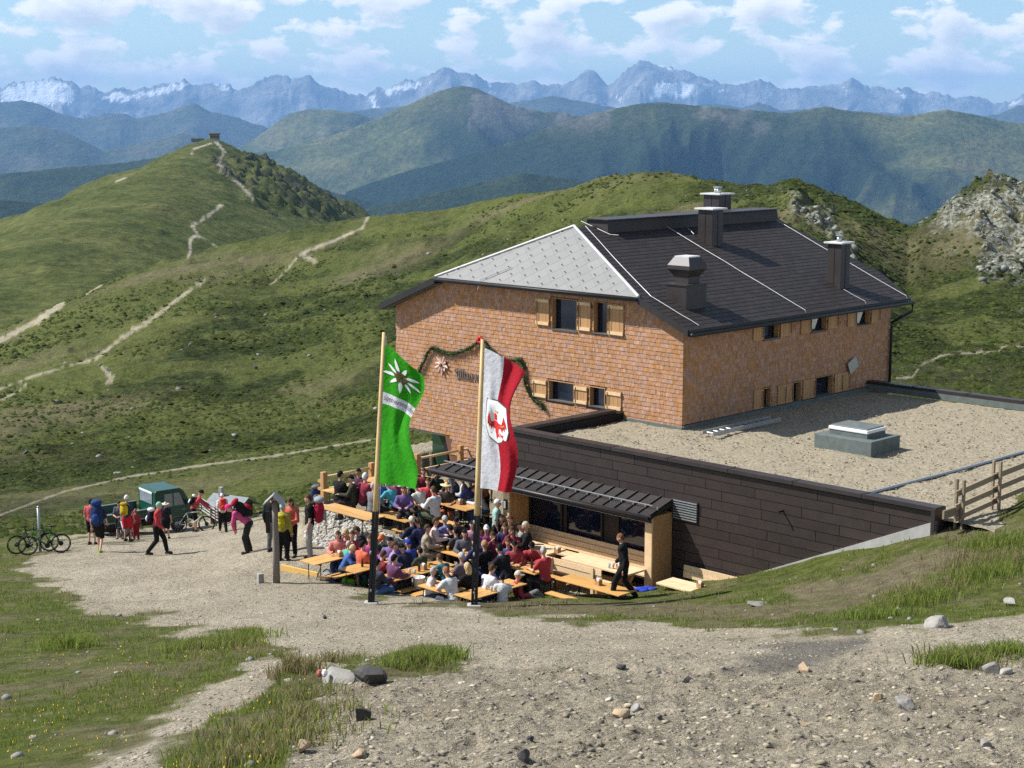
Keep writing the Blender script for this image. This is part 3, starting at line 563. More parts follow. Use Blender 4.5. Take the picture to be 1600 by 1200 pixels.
# the blue summer air between
hz = MB(); hz.box((0, 20000, -170), (60000, 41000, 2504))
HM = bpy.data.materials.new('summer_haze'); HM.use_nodes = True; hn = HM.node_tree; hn.nodes.clear()
ho = hn.nodes.new('ShaderNodeOutputMaterial'); hp = hn.nodes.new('ShaderNodeVolumePrincipled'); hp.inputs['Color'].default_value = (.27, .55, 1.0, 1); hp.inputs['Density'].default_value = 3.7e-5; hp.inputs['Anisotropy'].default_value = 0.0
hn.links.new(hp.outputs[0], ho.inputs['Volume']); HM.cycles.homogeneous_volume = True
haze = hz.build('haze', HM); struct(haze, 'stuff', 'thin blue summer haze over the valleys')
# ================================================================ the mountain hut
ZB = -9.25
AX = np.array([E1, E2, UZ])
hut = empty('mountain_hut', W(6.5, 5.8, -12.6), 0, True)
tag(hut, 'shingled two-storey alpine hut with dark hipped roof and pale grey front hip', 'mountain hut')
LW, LT = 13.15, 11.55               # front width, side length
SR, ZR = 5.9, -3.45                 # ridge
EO = .5; ZER, ZEL = -6.12, -6.42; SEL = 13.48
ZHIP = -5.3; KR = (ZR-ZER)/(SR+EO); KL = (ZR-ZEL)/(SEL-SR)
SH0 = -EO+(ZHIP-ZER)/KR; SH1 = SEL-(ZHIP-ZEL)/KL; TA = 1.5; TF = -.4; TBK = 11.95
def zroof(s): return ZER+KR*(s+EO) if s <= SR else ZEL+KL*(SEL-s)
def front_top(s): return min(zroof(s)-.12, ZHIP-.12)
Z_LEFT0 = -10.86; S_PORCH = 10.3
# ---- window openings (front: s0,s1,z0,z1 ; side: t0,t1,z0,z1)
WF = [(4.35, 5.45, -6.66, -5.62), (3.04, 3.64, -6.62, -5.60), (4.46, 5.58, -9.00, -8.33), (3.12, 3.78, -8.98, -8.33)]
WS = [(4.03, 4.85, -6.88, -6.26), (6.68, 7.55, -6.88, -6.27), (9.38, 10.20, -6.92, -6.30), (4.10, 4.50, -9.10, -8.45), (5.73, 6.18, -9.12, -8.45), (7.02, 8.05, -9.10, -8.43)]
def inwin(a, z0, z1, wins, w): return any(a+w/2 > x0 and a-w/2 < x1 and z1 > y0 and z0 < y1 for x0, x1, y0, y1 in wins)
# ---- wall cores (front 20 cm thick, with openings cut as cells)
def wall_core(name, along, L0, wins, topf, botf, frame, depth=.32):
    """frame(a, z, d): point at distance d behind the face"""
    xs = sorted({0, L0, *[w[0] for w in wins], *[w[1] for w in wins], *np.linspace(0, L0, 27)}); mb = MB()
    for a, b in zip(xs[:-1], xs[1:]):
        if b-a < 1e-6: continue
        m_ = (a+b)/2; hs = sorted([(w[2], w[3]) for w in wins if w[0]-1e-6 <= a and b <= w[1]+1e-6])
        segs = []; lo = None
        zlo = (botf(a), botf(b)); cur = zlo
        for z0, z1 in hs: segs.append((cur, (z0, z0))); cur = (z1, z1)
        segs.append((cur, (topf(a), topf(b))))
        for (l0, l1), (h0, h1) in segs:
            if max(h0-l0, h1-l1) < .01: continue
            mb.hexa([frame(a, l0, 0), frame(b, l1, 0), frame(b, l1, depth), frame(a, l0, depth), frame(a, h0, 0), frame(b, h1, 0), frame(b, h1, depth), frame(a, h0, depth)])
    return mb.build(name, M['shingle_back'], hut)
ff = lambda a, z, d: W(a, d, z)
fs_ = lambda a, z, d: W(d, a, z)
front_wall = wall_core('front_wall', 's', LW, WF, front_top, lambda s: Z_LEFT0 if s > S_PORCH-.01 else -12.6, ff)
side_wall = wall_core('side_wall', 't', LT, WS, lambda t: -6.2, lambda t: -9.6, fs_)
bk = MB(); bk.prism([W(0, LT-.05, -12.6), W(LW, LT-.05, -12.6), W(LW, LT-.05, ZEL-.1), W(SR, LT-.05, ZR-.2), W(0, LT-.05, ZER-.1)], E2*.04); bk.build('back_wall', M['shingle_back'], hut)
lw = MB(); lw.box(W(LW-.1, LT/2+.15, -8.6), (.2, LT-.5, 4.3), AX); lw.build('far_side_wall', M['shingle_back'], hut)
fl = MB(); fl.box(W(LW/2, LT/2, -10.9), (LW-.3, LT-.3, .12), AX); fl.build('floor_slab', M['concrete'], hut)
# ---- shingles
unit = MB()   # x: along, y: out of wall, z: up ; unit 1x1 face, butt end proud
unit.hexa([(-.5, 0, -.5), (.5, 0, -.5), (.5, -.019, -.5), (-.5, -.019, -.5), (-.5, 0, .58), (.5, 0, .58), (.5, -.006, .58), (-.5, -.006, .58)])
SH_ME = unit.mesh('shingle', M['shingle'])
def shingles(wall, L0, wins, topf, botf, frame, out, n_single, rowh=.135, keep=None):
    """rows of split shingles; the ones nearest the corner are objects, the rest one part"""
    rng = random.Random(3 if out is not None else 4); allp = []
    z = -12.6; r = 0
    while z < -5.0:
        a = 0.0
        while a < L0-.03:
            w = min(rng.choice((.07, .08, .09, .10, .11, .13, .15)), L0-a); c = a+w/2; a += w+.0015
            z0 = z; z1 = z+rowh
            if z0 < botf(c)-.05 or z1 > max(topf(c), -20)+.02: continue
            if inwin(c, z0+.01, z1-.01, wins, w-.03): continue
            if keep and not keep(c, z): continue
            allp.append((c, z+rowh/2+rng.uniform(-.006, .006), w, rng.uniform(.8, 1.3), rng.uniform(-.6, .6)))
        z += rowh; r += 1
    order = sorted(range(len(allp)), key=lambda i: np.linalg.norm(frame(allp[i][0], allp[i][1], 0)))
    single = set(order[:n_single]); rest = MB(); rl = np.array(hut.location)
    along = frame(1, 0, 0)-frame(0, 0, 0); outv = frame(0, 0, 0)-frame(0, 0, 1)
    rot = Matrix((tuple(along), tuple(-outv), (0, 0, 1))).transposed()
    if rot.determinant() < 0: rot = Matrix((tuple(-along), tuple(-outv), (0, 0, 1))).transposed()
    for i, (c, zz, w, th, tw) in enumerate(allp):
        P = frame(c, zz, -.002)
        if i in single:
            o = bpy.data.objects.new('shingle', SH_ME); COL.objects.link(o); o.parent = wall; o.location = tuple(P-rl); o.rotation_euler = rot.to_euler(); o.scale = (w, th, rowh)
        else:
            ux = np.array(rot.col[0]); uy = np.array(rot.col[1])
            rest.add([P+ux*v[0]*w+uy*v[1]*th+UZ*v[2]*rowh for v in unit.v], unit.f)
    o = rest.build('shingles', M['shingle'], wall); o['kind'] = 'stuff'
shingles(front_wall, LW, WF, front_top, lambda s: (Z_LEFT0 if s > S_PORCH else (-11.6 if s > 2.7 else ZB+.02)), ff, 1, 150)
shingles(side_wall, LT, WS, lambda t: -6.2, lambda t: ZB+.08, fs_, None, 150)
# ---- windows and shutters
def window(frame, a0, a1, z0, z1, tilt=False):
    w = empty('window', (0, 0, 0)); w.parent = hut
    mb = MB(); d = .16; fw = .06
    for (x0, x1, y0, y1) in ((a0, a0+fw, z0, z1), (a1-fw, a1, z0, z1), (a0+fw, a1-fw, z0, z0+fw), (a0+fw, a1-fw, z1-fw, z1)):
        mb.hexa([frame(x, y, q) for y in (y0, y1) for x, q in ((x0, d), (x1, d), (x1, d+.06), (x0, d+.06))])
    mb.build('frame', M['wframe'], w)
    pn = MB(); pn.hexa([frame(x, y, q) for y in (z0+fw-.004, z1-fw+.004) for x, q in ((a0+fw-.004, d+.025), (a1-fw+.004, d+.025), (a1-fw+.004, d+.035), (a0+fw-.004, d+.035))]); pn.build('pane', M['glass'], w)
    rv = MB()   # timber lining of the opening
    for (x0, x1, y0, y1) in ((a0, a0+.02, z0+.03, z1), (a1-.02, a1, z0+.03, z1), (a0+.02, a1-.02, z1-.02, z1)):
        rv.hexa([frame(x, y, q) for y in (y0, y1) for x, q in ((x0, -.03), (x1, -.03), (x1, d-.003), (x0, d-.003))])
    rv.build('lining', M['larch'], w)
    sl = MB(); sl.hexa([frame(x, y, q) for y, dz in ((z0, 0), (z0+.03, 0)) for x, q in ((a0-.02, -.06), (a1+.02, -.06), (a1+.02, d-.005), (a0-.02, d-.005))]); sl.build('sill', M['sill'], w)
    if tilt:
        tp = MB(); tp.hexa([frame(x, y, q) for y, dd in ((z0+.07, 0), (z1-.08, -.16)) for x, q in ((a0+.07, d-.03+dd), (a0+.40, d-.03+dd), (a0+.40, d-.015+dd), (a0+.07, d-.015+dd))]); tp.build('curtain', M['white'], w)
def shutter(frame, a0, a1, z0, z1, battens=True):
    sh = empty('shutter', (0, 0, 0)); sh.parent = hut; n = max(2, round((a1-a0)/.14)); st = (a1-a0)/n
    for i in range(n):
        b = MB(); x0 = a0+i*st+.003; x1 = a0+(i+1)*st-.003
        b.hexa([frame(x, y, q) for y in (z0, z1) for x, q in ((x0, -.055-.003*(i % 2)), (x1, -.055-.003*(i % 2)), (x1, -.03), (x0, -.03))]); b.build('plank', M['larch'], sh)
    for zc in ((z0+.09, z1-.09) if battens else ()):
        b = MB(); b.hexa([frame(x, y, q) for y in (zc-.05, zc+.05) for x, q in ((a0, -.09), (a1, -.09), (a1, -.06), (a0, -.06))]); b.build('batten', M['batten'], sh)
    h = MB(); xm = a1-.07
    h.hexa([frame(x, y, q) for y in (z0+.06, z1-.06) for x, q in ((xm-.012, -.1), (xm+.012, -.1), (xm+.012, -.092), (xm-.012, -.092))]); h.build('bolt_rod', M['blacksteel'], sh)
for w in WF: window(ff, *w)
for a, b, z0, z1 in ((5.55, 6.12, -6.58, -5.66), (3.74, 4.28, -6.60, -5.62), (2.36, 2.98, -6.62, -5.62), (5.66, 6.26, -8.98, -8.36), (3.86, 4.40, -8.98, -8.36), (2.42, 3.04, -9.00, -8.36)): shutter(ff, a, b, z0, z1)
for i, w in enumerate(WS): window(fs_, *w, tilt=i in (1, 2))
for a, b, z0, z1 in ((3.45, 3.98, -6.86, -6.28), (4.92, 5.5, -6.86, -6.28), (6.05, 6.62, -6.86, -6.28), (7.62, 8.2, -6.86, -6.28), (8.78, 9.32, -6.9, -6.3), (10.27, 10.8, -6.9, -6.3), (3.55, 4.05, -9.08, -8.45), (4.85, 5.3, -9.08, -8.45), (5.32, 5.68, -9.08, -8.45), (6.28, 6.95, -9.08, -8.44), (8.12, 8.6, -9.08, -8.43), (8.62, 9.05, -9.08, -8.43)): shutter(fs_, a, b, z0, z1, False)
# white board hung askew on the side wall
bd = MB(); bd.box(W(-.12, 9.1, -8.22), (.03, .52, .42), np.array([E1, E2*math.cos(.45)+UZ*math.sin(.45), UZ*math.cos(.45)-E2*math.sin(.45)])); o = bd.build('notice_panel', mat('pale_panel', (.42, .41, .36), (.36, .35, .31), 4, .5), None)
tag(o, 'small pale square panel hung askew on the shaded shingle wall', 'panel')
# ---- roof planes
def rp(s, t, dz=0): return W(s, t, zroof(s)+dz)
roof = MB()
right_poly = [(-EO, TF), (SH0, TF), (SR, TA), (SR, 12.25), (1.2, 12.75), (-EO, TBK)]
left_poly = [(SEL, TF), (SH1, TF), (SR, TA), (SR, 12.25), (SH1, 12.6), (SEL, TBK)]
for poly in (right_poly, left_poly): roof.prism([rp(s, t, -.12) for s, t in poly], (0, 0, .1))
roof = roof.build('roof', M['slate_back'], hut)
hip = MB(); HIPP = [W(SH0, TF, ZHIP), W(SH1, TF, ZHIP), W(SR, TA, ZR)]
hip.prism([p-UZ*.12 for p in HIPP], (0, 0, .1)); hip = hip.build('front_hip', M['slate_back'], hut)
# clip helper
def clip(poly, a, b, c):   # keep a*x+b*y<=c
    out = []
    for i in range(len(poly)):
        p, q = poly[i], poly[(i+1) % len(poly)]; dp = a*p[0]+b*p[1]-c; dq = a*q[0]+b*q[1]-c
        if dp <= 0: out.append(p)
        if dp*dq < 0: t = dp/(dp-dq); out.append((p[0]+(q[0]-p[0])*t, p[1]+(q[1]-p[1])*t))
    return out
def clip_poly(poly, hull):   # convex hull
    A = sum(hull[i][0]*hull[(i+1) % len(hull)][1]-hull[(i+1) % len(hull)][0]*hull[i][1] for i in range(len(hull)))
    H = hull if A > 0 else hull[::-1]
    for i in range(len(H)):
        (x0, y0), (x1, y1) = H[i], H[(i+1) % len(H)]; nx, ny = y1-y0, x0-x1
        poly = clip(poly, nx, ny, nx*x0+ny*y0)
        if len(poly) < 3: return []
    return poly
# pale rhombic roof plates with snow guards
dn = np.cross(HIPP[1]-HIPP[0], HIPP[2]-HIPP[0]); dn = dn/np.linalg.norm(dn); dn = dn if dn[2] > 0 else -dn
hu = (HIPP[1]-HIPP[0]); HL = np.linalg.norm(hu); hu = hu/HL; hv = np.cross(dn, hu); hv = hv if hv[2] > 0 else -hv; hapex = ((HIPP[2]-HIPP[0])@hu, (HIPP[2]-HIPP[0])@hv)
hull = [(0, 0), (HL, 0), hapex]; bw = .64; rh = hapex[1]/9.3
for r_ in range(-1, 11):
    for c in range(-1, int(HL/bw)+2):
        cx = (c+.5*(r_ % 2))*bw; cyy = r_*rh
        P = clip_poly([(cx-bw/2+.003, cyy), (cx, cyy-rh+.003), (cx+bw/2-.003, cyy), (cx, cyy+rh-.003)], hull)
        if len(P) < 3: continue
        mb = MB(); lift = lambda q: .010+.012*max(0, min(1, ((cyy+rh)-q[1])/(2*rh)))+.008*((q[0]-cx)/bw)
        top = [HIPP[0]+hu*q[0]+hv*q[1]+dn*lift(q) for q in P]; bot = [HIPP[0]+hu*q[0]+hv*q[1]-dn*.015 for q in P]; n = len(P)
        mb.add(bot+top, [tuple(range(n))[::-1], tuple(range(n, 2*n))]+[(i, (i+1) % n, n+(i+1) % n, n+i) for i in range(n)])
        mb.build('roof_plate', M['light_metal'], hip)
        if len(clip_poly([(cx-.1, cyy-rh*.55), (cx+.1, cyy-rh*.55), (cx+.1, cyy-rh*.35), (cx-.1, cyy-rh*.35)], hull)) == 4 and 0 < r_ < 10:
            g = MB(); q = HIPP[0]+hu*cx+hv*(cyy-rh*.45)+dn*.06; g.box(q, (.035, .035, .03), np.array([hu, hv, dn])); g.build('snow_guard', M['guard'], hip)
# dark roof tiles on the plane toward us
Rv = (rp(SR, 0)-rp(-EO, 0)); RLn = np.linalg.norm(Rv); Rv = Rv/RLn; Rn = np.cross(Rv, E2); Rn = Rn if Rn[2] > 0 else -Rn; R0 = rp(-EO, 0)
rhull = [((s+EO)/(SR+EO)*RLn, t) for s, t in right_poly]; tiles = []
tw, th_ = .46, .225
for i in range(int(RLn/th_)+1):
    for j in range(-2, 30):
        y0 = j*tw+(.23 if i % 2 else 0)+.012; P = clip_poly([(i*th_+.002, y0), (i*th_+th_+.03, y0), (i*th_+th_+.03, y0+tw-.02), (i*th_+.002, y0+tw-.02)], rhull)
        if len(P) >= 3 and abs(sum(P[k][0]*P[(k+1) % len(P)][1]-P[(k+1) % len(P)][0]*P[k][1] for k in range(len(P)))) > .02: tiles.append((i, P))
tiles.sort(key=lambda q: np.linalg.norm(R0+Rv*q[1][0][0]+E2*q[1][0][1]))
restt = MB()
for k, (i, P) in enumerate(tiles):
    mb = MB() if k < 290 else restt; lf = lambda q: .004+.010*max(0, min(1, 1-(q[0]-i*th_)/th_)); n = len(P)
    top = [R0+Rv*q[0]+E2*q[1]+Rn*lf(q) for q in P]; bot = [R0+Rv*q[0]+E2*q[1]-Rn*.018 for q in P]
    A_ = np.cross(top[1]-top[0], top[2]-top[0])@Rn
    if A_ < 0: top = top[::-1]; bot = bot[::-1]
    mb.add(bot+top, [tuple(range(n))[::-1], tuple(range(n, 2*n))]+[(a, (a+1) % n, n+(a+1) % n, n+a) for a in range(n)])
    if k < 290: mb.build('roof_tile', M['slate'], roof)
o = restt.build('roof_tiles', M['slate'], roof); o['kind'] = 'stuff'
# fascias, gutters, verges
fa = MB()
def board(p, q, h=.2, th=.04, nrm=None, up=.02):
    p = np.asarray(p); q = np.asarray(q); d = (q-p)/np.linalg.norm(q-p); n_ = np.cross(d, UZ) if nrm is None else nrm; n_ = n_/np.linalg.norm(n_)
    fa.hexa([p-UZ*h, q-UZ*h, q-UZ*h+n_*th, p-UZ*h+n_*th, p+UZ*up, q+UZ*up, q+UZ*up+n_*th, p+UZ*up+n_*th])
board(rp(-EO, TF), rp(-EO, TBK), .19, .05, -E1); board(rp(SEL, TF), rp(SEL, TBK), .2, .05, E1)
board(W(SH0, TF, ZHIP), W(SH1, TF, ZHIP), .12, .05, -E2); board(rp(-EO, TF), rp(SH0, TF), .18, .05, -E2); board(rp(SEL, TF), rp(SH1, TF), .2, .05, -E2)
board(rp(-EO, TBK), rp(1.2, 12.75), .18, .05, E2); board(rp(1.2, 12.75), rp(SR, 12.25), .16, .05, E2)
fa.build('fascia', M['fascia'], hut)
sf = MB(); sf.prism([rp(-EO+.02, TF+.02, -.19), rp(-EO+.02, -.01, -.19), rp(SH0, -.01, -.19), rp(SH0, TF+.02, -.19)], (0, 0, -.02)); sf.prism([rp(SEL-.02, TF+.02, -.2), rp(SEL-.02, -.01, -.2), rp(SH1, -.01, -.2), rp(SH1, TF+.02, -.2)], (0, 0, -.02))
sf.prism([W(SH0, TF+.02, ZHIP-.12), W(SH1, TF+.02, ZHIP-.12), W(SH1, -.02, ZHIP-.12), W(SH0, -.02, ZHIP-.12)], (0, 0, -.02)); sf.build('soffit', M['sill'], hut)
gt = MB(); gt.path([rp(-EO-.1, TF, -.1), rp(-EO-.1, TBK+.1, -.1)], .06, 8); gt.path([W(SH0, TF-.09, ZHIP-.04), W(SH1, TF-.09, ZHIP-.04)], .045, 8); gt.build('gutter', M['fascia'], hut, True)
dp_ = MB(); dp_.path([rp(-EO-.1, TBK+.05, -.16), rp(-EO-.1, TBK+.05, -.4), W(-.12, LT-.05, -6.95), W(-.1, LT-.05, -7.2), W(-.1, LT-.05, -9.2)], .05, 8); dp_.build('downpipe', M['fascia'], hut, True)
# ridge box
rb = MB(); P0, P1 = 2.6, 12.25
for (s0, s1, z0, z1) in ((SR-.55, SR+.55, ZR-.3, ZR+.2),): rb.hexa([W(s0, P0, z0), W(s1, P0, z0), W(s1, P1, z0), W(s0, P1, z0), W(s0+.1, P0+.05, z1), W(s1-.1, P0+.05, z1), W(s1-.1, P1, z1), W(s0+.1, P1, z1)])
rb.build('ridge_vent', M['slate'], hut); rc = MB(); rc.box(W(SR, (P0+P1)/2, ZR+.22), (1.1, P1-P0+.08, .03), AX); rc.build('ridge_cap', M['edge'], hut)
# hip flashing and lightning conductors
hf = MB()
for a, b in ((HIPP[0], HIPP[2]), (HIPP[1], HIPP[2])): hf.path([a+UZ*.05, b+UZ*.06], .045, 6)
hf.build('hip_flashing', M['chimcap'], hut)
def wire(pts, name='lightning_wire'):
    mb = MB(); pp = [np.asarray(p) for p in pts]; full = [pp[0]]
    for a, b in zip(pp[:-1], pp[1:]):
        k = max(2, int(np.linalg.norm(b-a)/.9))
        for i in range(1, k+1): full.append(a+(b-a)*i/k+UZ*(random.uniform(-.012, .012) if i < k else 0))
    mb.path(full, .012, 5); mb.build(name, M['wire'], hut)
wire([rp(5.4, 5.7, .08), rp(-.45, 5.67, .08), rp(-.55, 5.67, -.16)]); wire([rp(5.3, 12.0, .08), rp(-.45, 11.8, .08), rp(-.6, 11.8, -.12)])
wire([rp(5.75, 1.9, .1), rp(3.8, 1.05, .08), rp(1.35, .05, .08), rp(.2, .1, .08), rp(-.45, .15, .08)])
wire([W(SR+.5, 2.4, ZR+.15), rp(5.2, 2.5, .05), rp(4.9, 2.6, .16)]); wire([rp(5.2, 6.6, .08), rp(4.75, 6.4, .08)]); wire([rp(.42, 9.2, .07), rp(-.4, 9.25, .07), rp(-.55, 9.25, -.14)])
wire([HIPP[0]+hu*5.9+hv*.7+dn*.07, HIPP[0]+hu*6.9+hv*.05+dn*.07, W(SH0+6.95, TF-.1, ZHIP-.25)])
# chimneys
def chimney(s, t, w, h, pots=1, cap=True, body='slate'):
    c = empty('chimney', (0, 0, 0)); c.parent = hut; zb = zroof(s)-w*.4; zt = zroof(s)+h
    b = MB(); b.box(W(s, t, (zb+zt)/2), (w, w, zt-zb), AX); b.build('shaft', M['edge'], c, bevel=.012)
    sm = MB(); sm.box(W(s-w/2-.006, t, (zb+zt)/2), (.012, .02, zt-zb-.02), AX); sm.box(W(s, t-w/2-.006, (zb+zt)/2), (.02, .012, zt-zb-.02), AX); sm.build('seam', M['fascia'], c)
    if cap:
        k = MB(); k.box(W(s, t, zt+.03), (w+.2, w+.2, .06), AX); k.build('cap', M['chimcap'], c, bevel=.01)
        for i in range(pots):
            q = MB(); P = W(s+(i-(pots-1)/2)*.2, t+(i-(pots-1)/2)*.12, zt+.06)
            q.lathe(P, [(.09, 0), (.09, .16)], 10); q.build('flue', M['galv'], c, True)
            q2 = MB(); q2.lathe(P+UZ*.2, [(.13, 0), (.13, .03)], 10)
            for a_ in range(3): q2.tube(P+UZ*.15+np.array([.08*math.cos(a_*2.1), .08*math.sin(a_*2.1), 0]), P+UZ*.205+np.array([.08*math.cos(a_*2.1), .08*math.sin(a_*2.1), 0]), .01, n=4)
            q2.build('rain_hat', M['galv'], c)
    return c
chimney(4.3, 6.75, .62, 1.12, 0); chimney(7.1, 10.75, .74, 1.22, 2); chimney(.86, 9.5, .56, 1.42, 1)
vt = empty('roof_ventilator', (0, 0, 0)); vt.parent = hut
b = MB(); zb = zroof(.9)-.2; b.box(W(.92, 1.25, zb+.28), (.78, 1.0, 1.0), AX); b.build('plinth', M['edge'], vt, bevel=.012)
b = MB(); b.box(W(.92, 1.25, zb+.80), (.86, 1.08, .04), AX); b.build('plinth_cap', M['edge'], vt)
def oct_(w, z): return [W(.92+w*x, 1.25+w*y, z) for x, y in ((-.5, -.5), (.5, -.5), (.5, .5), (-.5, .5))]
b = MB()
for (w0, z0), (w1, z1) in zip([(.55, .82), (.55, 1.02), (.86, 1.26), (.86, 1.38)], [(.55, 1.02), (.86, 1.26), (.86, 1.38), (.58, 1.62)]): b.hexa(oct_(w0, zb+z0)+oct_(w1, zb+z1))
b.build('cowl', M['edge'], vt); b = MB(); b.box(W(.92, 1.25, zb+1.64), (.56, .56, .04), AX); b.build('cowl_cap', M['chimcap'], vt)
# porch at the far left: dark corner post, glazing behind
pm_ = MB(); pm_.box(W(10.75, .25, -11.8), (.18, .18, 1.9), AX); pm_.build('porch_post', M['blacksteel'], hut)
pg = MB(); pg.box(W(11.75, 1.6, -11.75), (2.5, .05, 1.7), AX); pg.build('porch_glazing', mat('glass_with_painted_green_reflection', (.02, .05, .03), (.015, .04, .025), .6, .05, spec=.9), hut)  # green reflection is put into the pane's base colour
# rebated base flashing where the hut meets the gravel roof
bf = MB(); bf.box(W(-.035, LT/2, ZB+.05), (.05, LT, .16), AX); bf.box(W(1.3, -.035, ZB+.03), (2.65, .05, .12), AX); bf.build('base_flashing', M['felt'], hut)

# ================================================================ the flat-roofed annex with the dark clad wall
TW = -4.7; SA0, SA1 = -11.3, 2.62; ZP = -8.97; TB2 = 10.3
annex = empty('terrace_annex', W(-4.5, 2, -12.6), 0, True)
tag(annex, 'low flat-roofed annex clad in dark brown panels with gravel roof', 'annex')
core = MB(); BAY0, BAY1 = -3.3, 1.95
zl = lambda s: -11.9+(s+5.94)*(-.46) if s < -5.94 else -12.6        # foot line of the cladding
def wallstrip(s0, s1, z0a, z0b, z1): core.hexa([W(s0, TW+.04, z0a), W(s1, TW+.04, z0b), W(s1, TW+.3, z0b), W(s0, TW+.3, z0a), W(s0, TW+.04, z1), W(s1, TW+.04, z1), W(s1, TW+.3, z1), W(s0, TW+.3, z1)])
wallstrip(SA0, -5.94, -9.7, -12.3, ZP); wallstrip(-5.94, BAY0, -12.9, -12.9, ZP); wallstrip(BAY0, BAY1, -10.55, -10.55, ZP); wallstrip(BAY1, SA1, -12.9, -12.9, ZP)
core.box(W(SA1-.15, TW/2+.2, -11), (.3, abs(TW)-.5, 4.0), AX)
core.build('wall', M['panel_back'], annex)
rowp = .262; rng = random.Random(11)
for i in range(15):
    z1 = ZP-.06-i*rowp; z0 = z1-rowp+.016; a = SA0+.02-rng.random()*1.6
    while a < SA1:
        w = rng.choice((1.25, 1.6, 2.0, 2.35)); P = clip_poly([(max(a, SA0), z0), (min(a+w-.014, SA1), z0), (min(a+w-.014, SA1), z1), (max(a, SA0), z1)], [(SA0, -9.42), (SA1+.01, -9.42-.46*(SA1-SA0)), (SA1+.01, ZP), (SA0, ZP)])
        a += w
        if len(P) < 3: continue
        x0, x1 = min(p[0] for p in P), max(p[0] for p in P)
        parts = [P]
        if z0 < -10.5 and x1 > BAY0 and x0 < BAY1: parts = [clip(P, 1, 0, BAY0-.02), clip(P, -1, 0, -BAY1-.02)]
        for Q in parts:
            if len(Q) < 3: continue
            if min(p[1] for p in Q) < -12.75: continue
            mb = MB(); mb.prism([W(p[0], TW+.03, p[1]) for p in Q], -E2*(.03+rng.uniform(0, .006))); mb.build('panel', M['panel'], annex)
kb = MB(); kb.hexa([W(s, t, z) for dz in (0, .42) for s, t, z in ((SA0-.1, TW-.12, -9.62+dz), (-6.3, TW-.12, -11.92+dz), (-6.3, TW+.04, -11.92+dz), (SA0-.1, TW+.04, -9.62+dz))]); kb.build('foot_kerb', M['concrete'], annex)
vg = empty('vent_grille', (0, 0, 0)); vg.parent = annex
b = MB(); b.box(W(-3.93, TW-.02, -10.26), (.84, .03, .58), AX); b.build('backing', M['fascia'], vg)
for i in range(8): b = MB(); b.box(W(-3.93, TW-.05, -10.02-i*.068), (.80, .03, .028), AX); b.build('slat', M['galv'], vg)
hk = MB(); hk.path([W(-7.05, TW, -9.72), W(-7.05, TW-.22, -9.72), W(-7.08, TW-.22, -9.78)], .03, 6); hk.build('overflow_spout', M['blacksteel'], annex)
# right-hand end plate
ep = MB(); ep.box(W(SA0-.05, TW+.1, -9.3), (.1, .5, .78), AX); ep.build('end_plate', M['edge'], annex)
# parapet caps in lengths
def caps(p, q, w=.34, L=2.1):
    p = np.asarray(p); q = np.asarray(q); D = np.linalg.norm(q-p); d = (q-p)/D; n = np.cross(UZ, d); k = max(1, round(D/L))
    for i in range(k):
        a = p+d*(D*i/k+.008); b_ = p+d*(D*(i+1)/k-.008); mb = MB(); mb.box((a+b_)/2, (np.linalg.norm(b_-a), w, .10), np.array([d, n, UZ])); mb.build('parapet_cap', M['edge'], annex)
        if i: jb = MB(); jb.box(a-d*.008+UZ*.052, (.10, w*.9, .012), np.array([d, n, UZ])); jb.build('joint_strip', M['fascia'], annex)
caps(W(SA1+.1, TW+.08, ZP+.03), W(SA0-.1, TW+.08, ZP+.03)); caps(W(SA1-.06, TW+.3, ZP+.03), W(SA1-.06, -.3, ZP+.03)); caps(W(.2, TB2, ZP+.03), W(-16, TB2, ZP+.03))
ip = MB(); ip.box(W(-8, TB2-.13, -9.1), (16, .06, .22), AX); ip.build('upstand', M['felt'], annex); ip = MB(); ip.box(W(SA1-.25, TW/2+.1, -9.12), (.06, abs(TW)-.5, .2), AX); ip.build('upstand', M['felt'], annex)
# gravel roof sheet
gm = mat('roof_gravel', (.36, .31, .215), (.17, .143, .10), 13, .95, 1.0, detail=10, lo=.36, hi=.66, bscale=22)
gs = np.linspace(-15.8, SA1-.2, 150); gt_ = np.linspace(TW+.26, TB2-.15, 130); GS, GT = np.meshgrid(gs, gt_); GZ = ZB+(fbm(GS*1.2, GT*1.2, 4, 121)-.5)*.09+(fbm(GS*7, GT*7, 2, 123)-.5)*.05
XX = C0[0]+E1[0]*GS+E2[0]*GT; YY = C0[1]+E1[1]*GS+E2[1]*GT; al = np.array(annex.location)
put('gravel_roof', grid_mesh('gravel_roof', XX-al[0], YY-al[1], GZ-al[2], gm), annex)
rs_ = MB()
for i in range(5200):
    s, t = random.uniform(-15.5, 2.3), random.uniform(TW+.4, 10)
    if s > -.2 and t > -.1: continue
    r_ = random.uniform(.012, .032)*(1.9 if random.random() < .04 else 1); rs_.ell(W(s, t, ZB+.02), (r_, r_*random.uniform(.6, 1), r_*.6), 5, 3)
o = rs_.build('gravel', mat('roof_pebble', (.36, .32, .24), (.22, .19, .14), 3, .9, island=.35), annex); o['kind'] = 'stuff'
st_ = MB(); st_.path([W(-8.7, -3.6, ZB+.04), W(-8.95, 0.5, ZB+.05), W(-9.05, 4.2, ZB+.05), W(-9.1, 9.5, ZB+.05)], .045, 6); st_.build('edging_strip', M['galv'], annex)
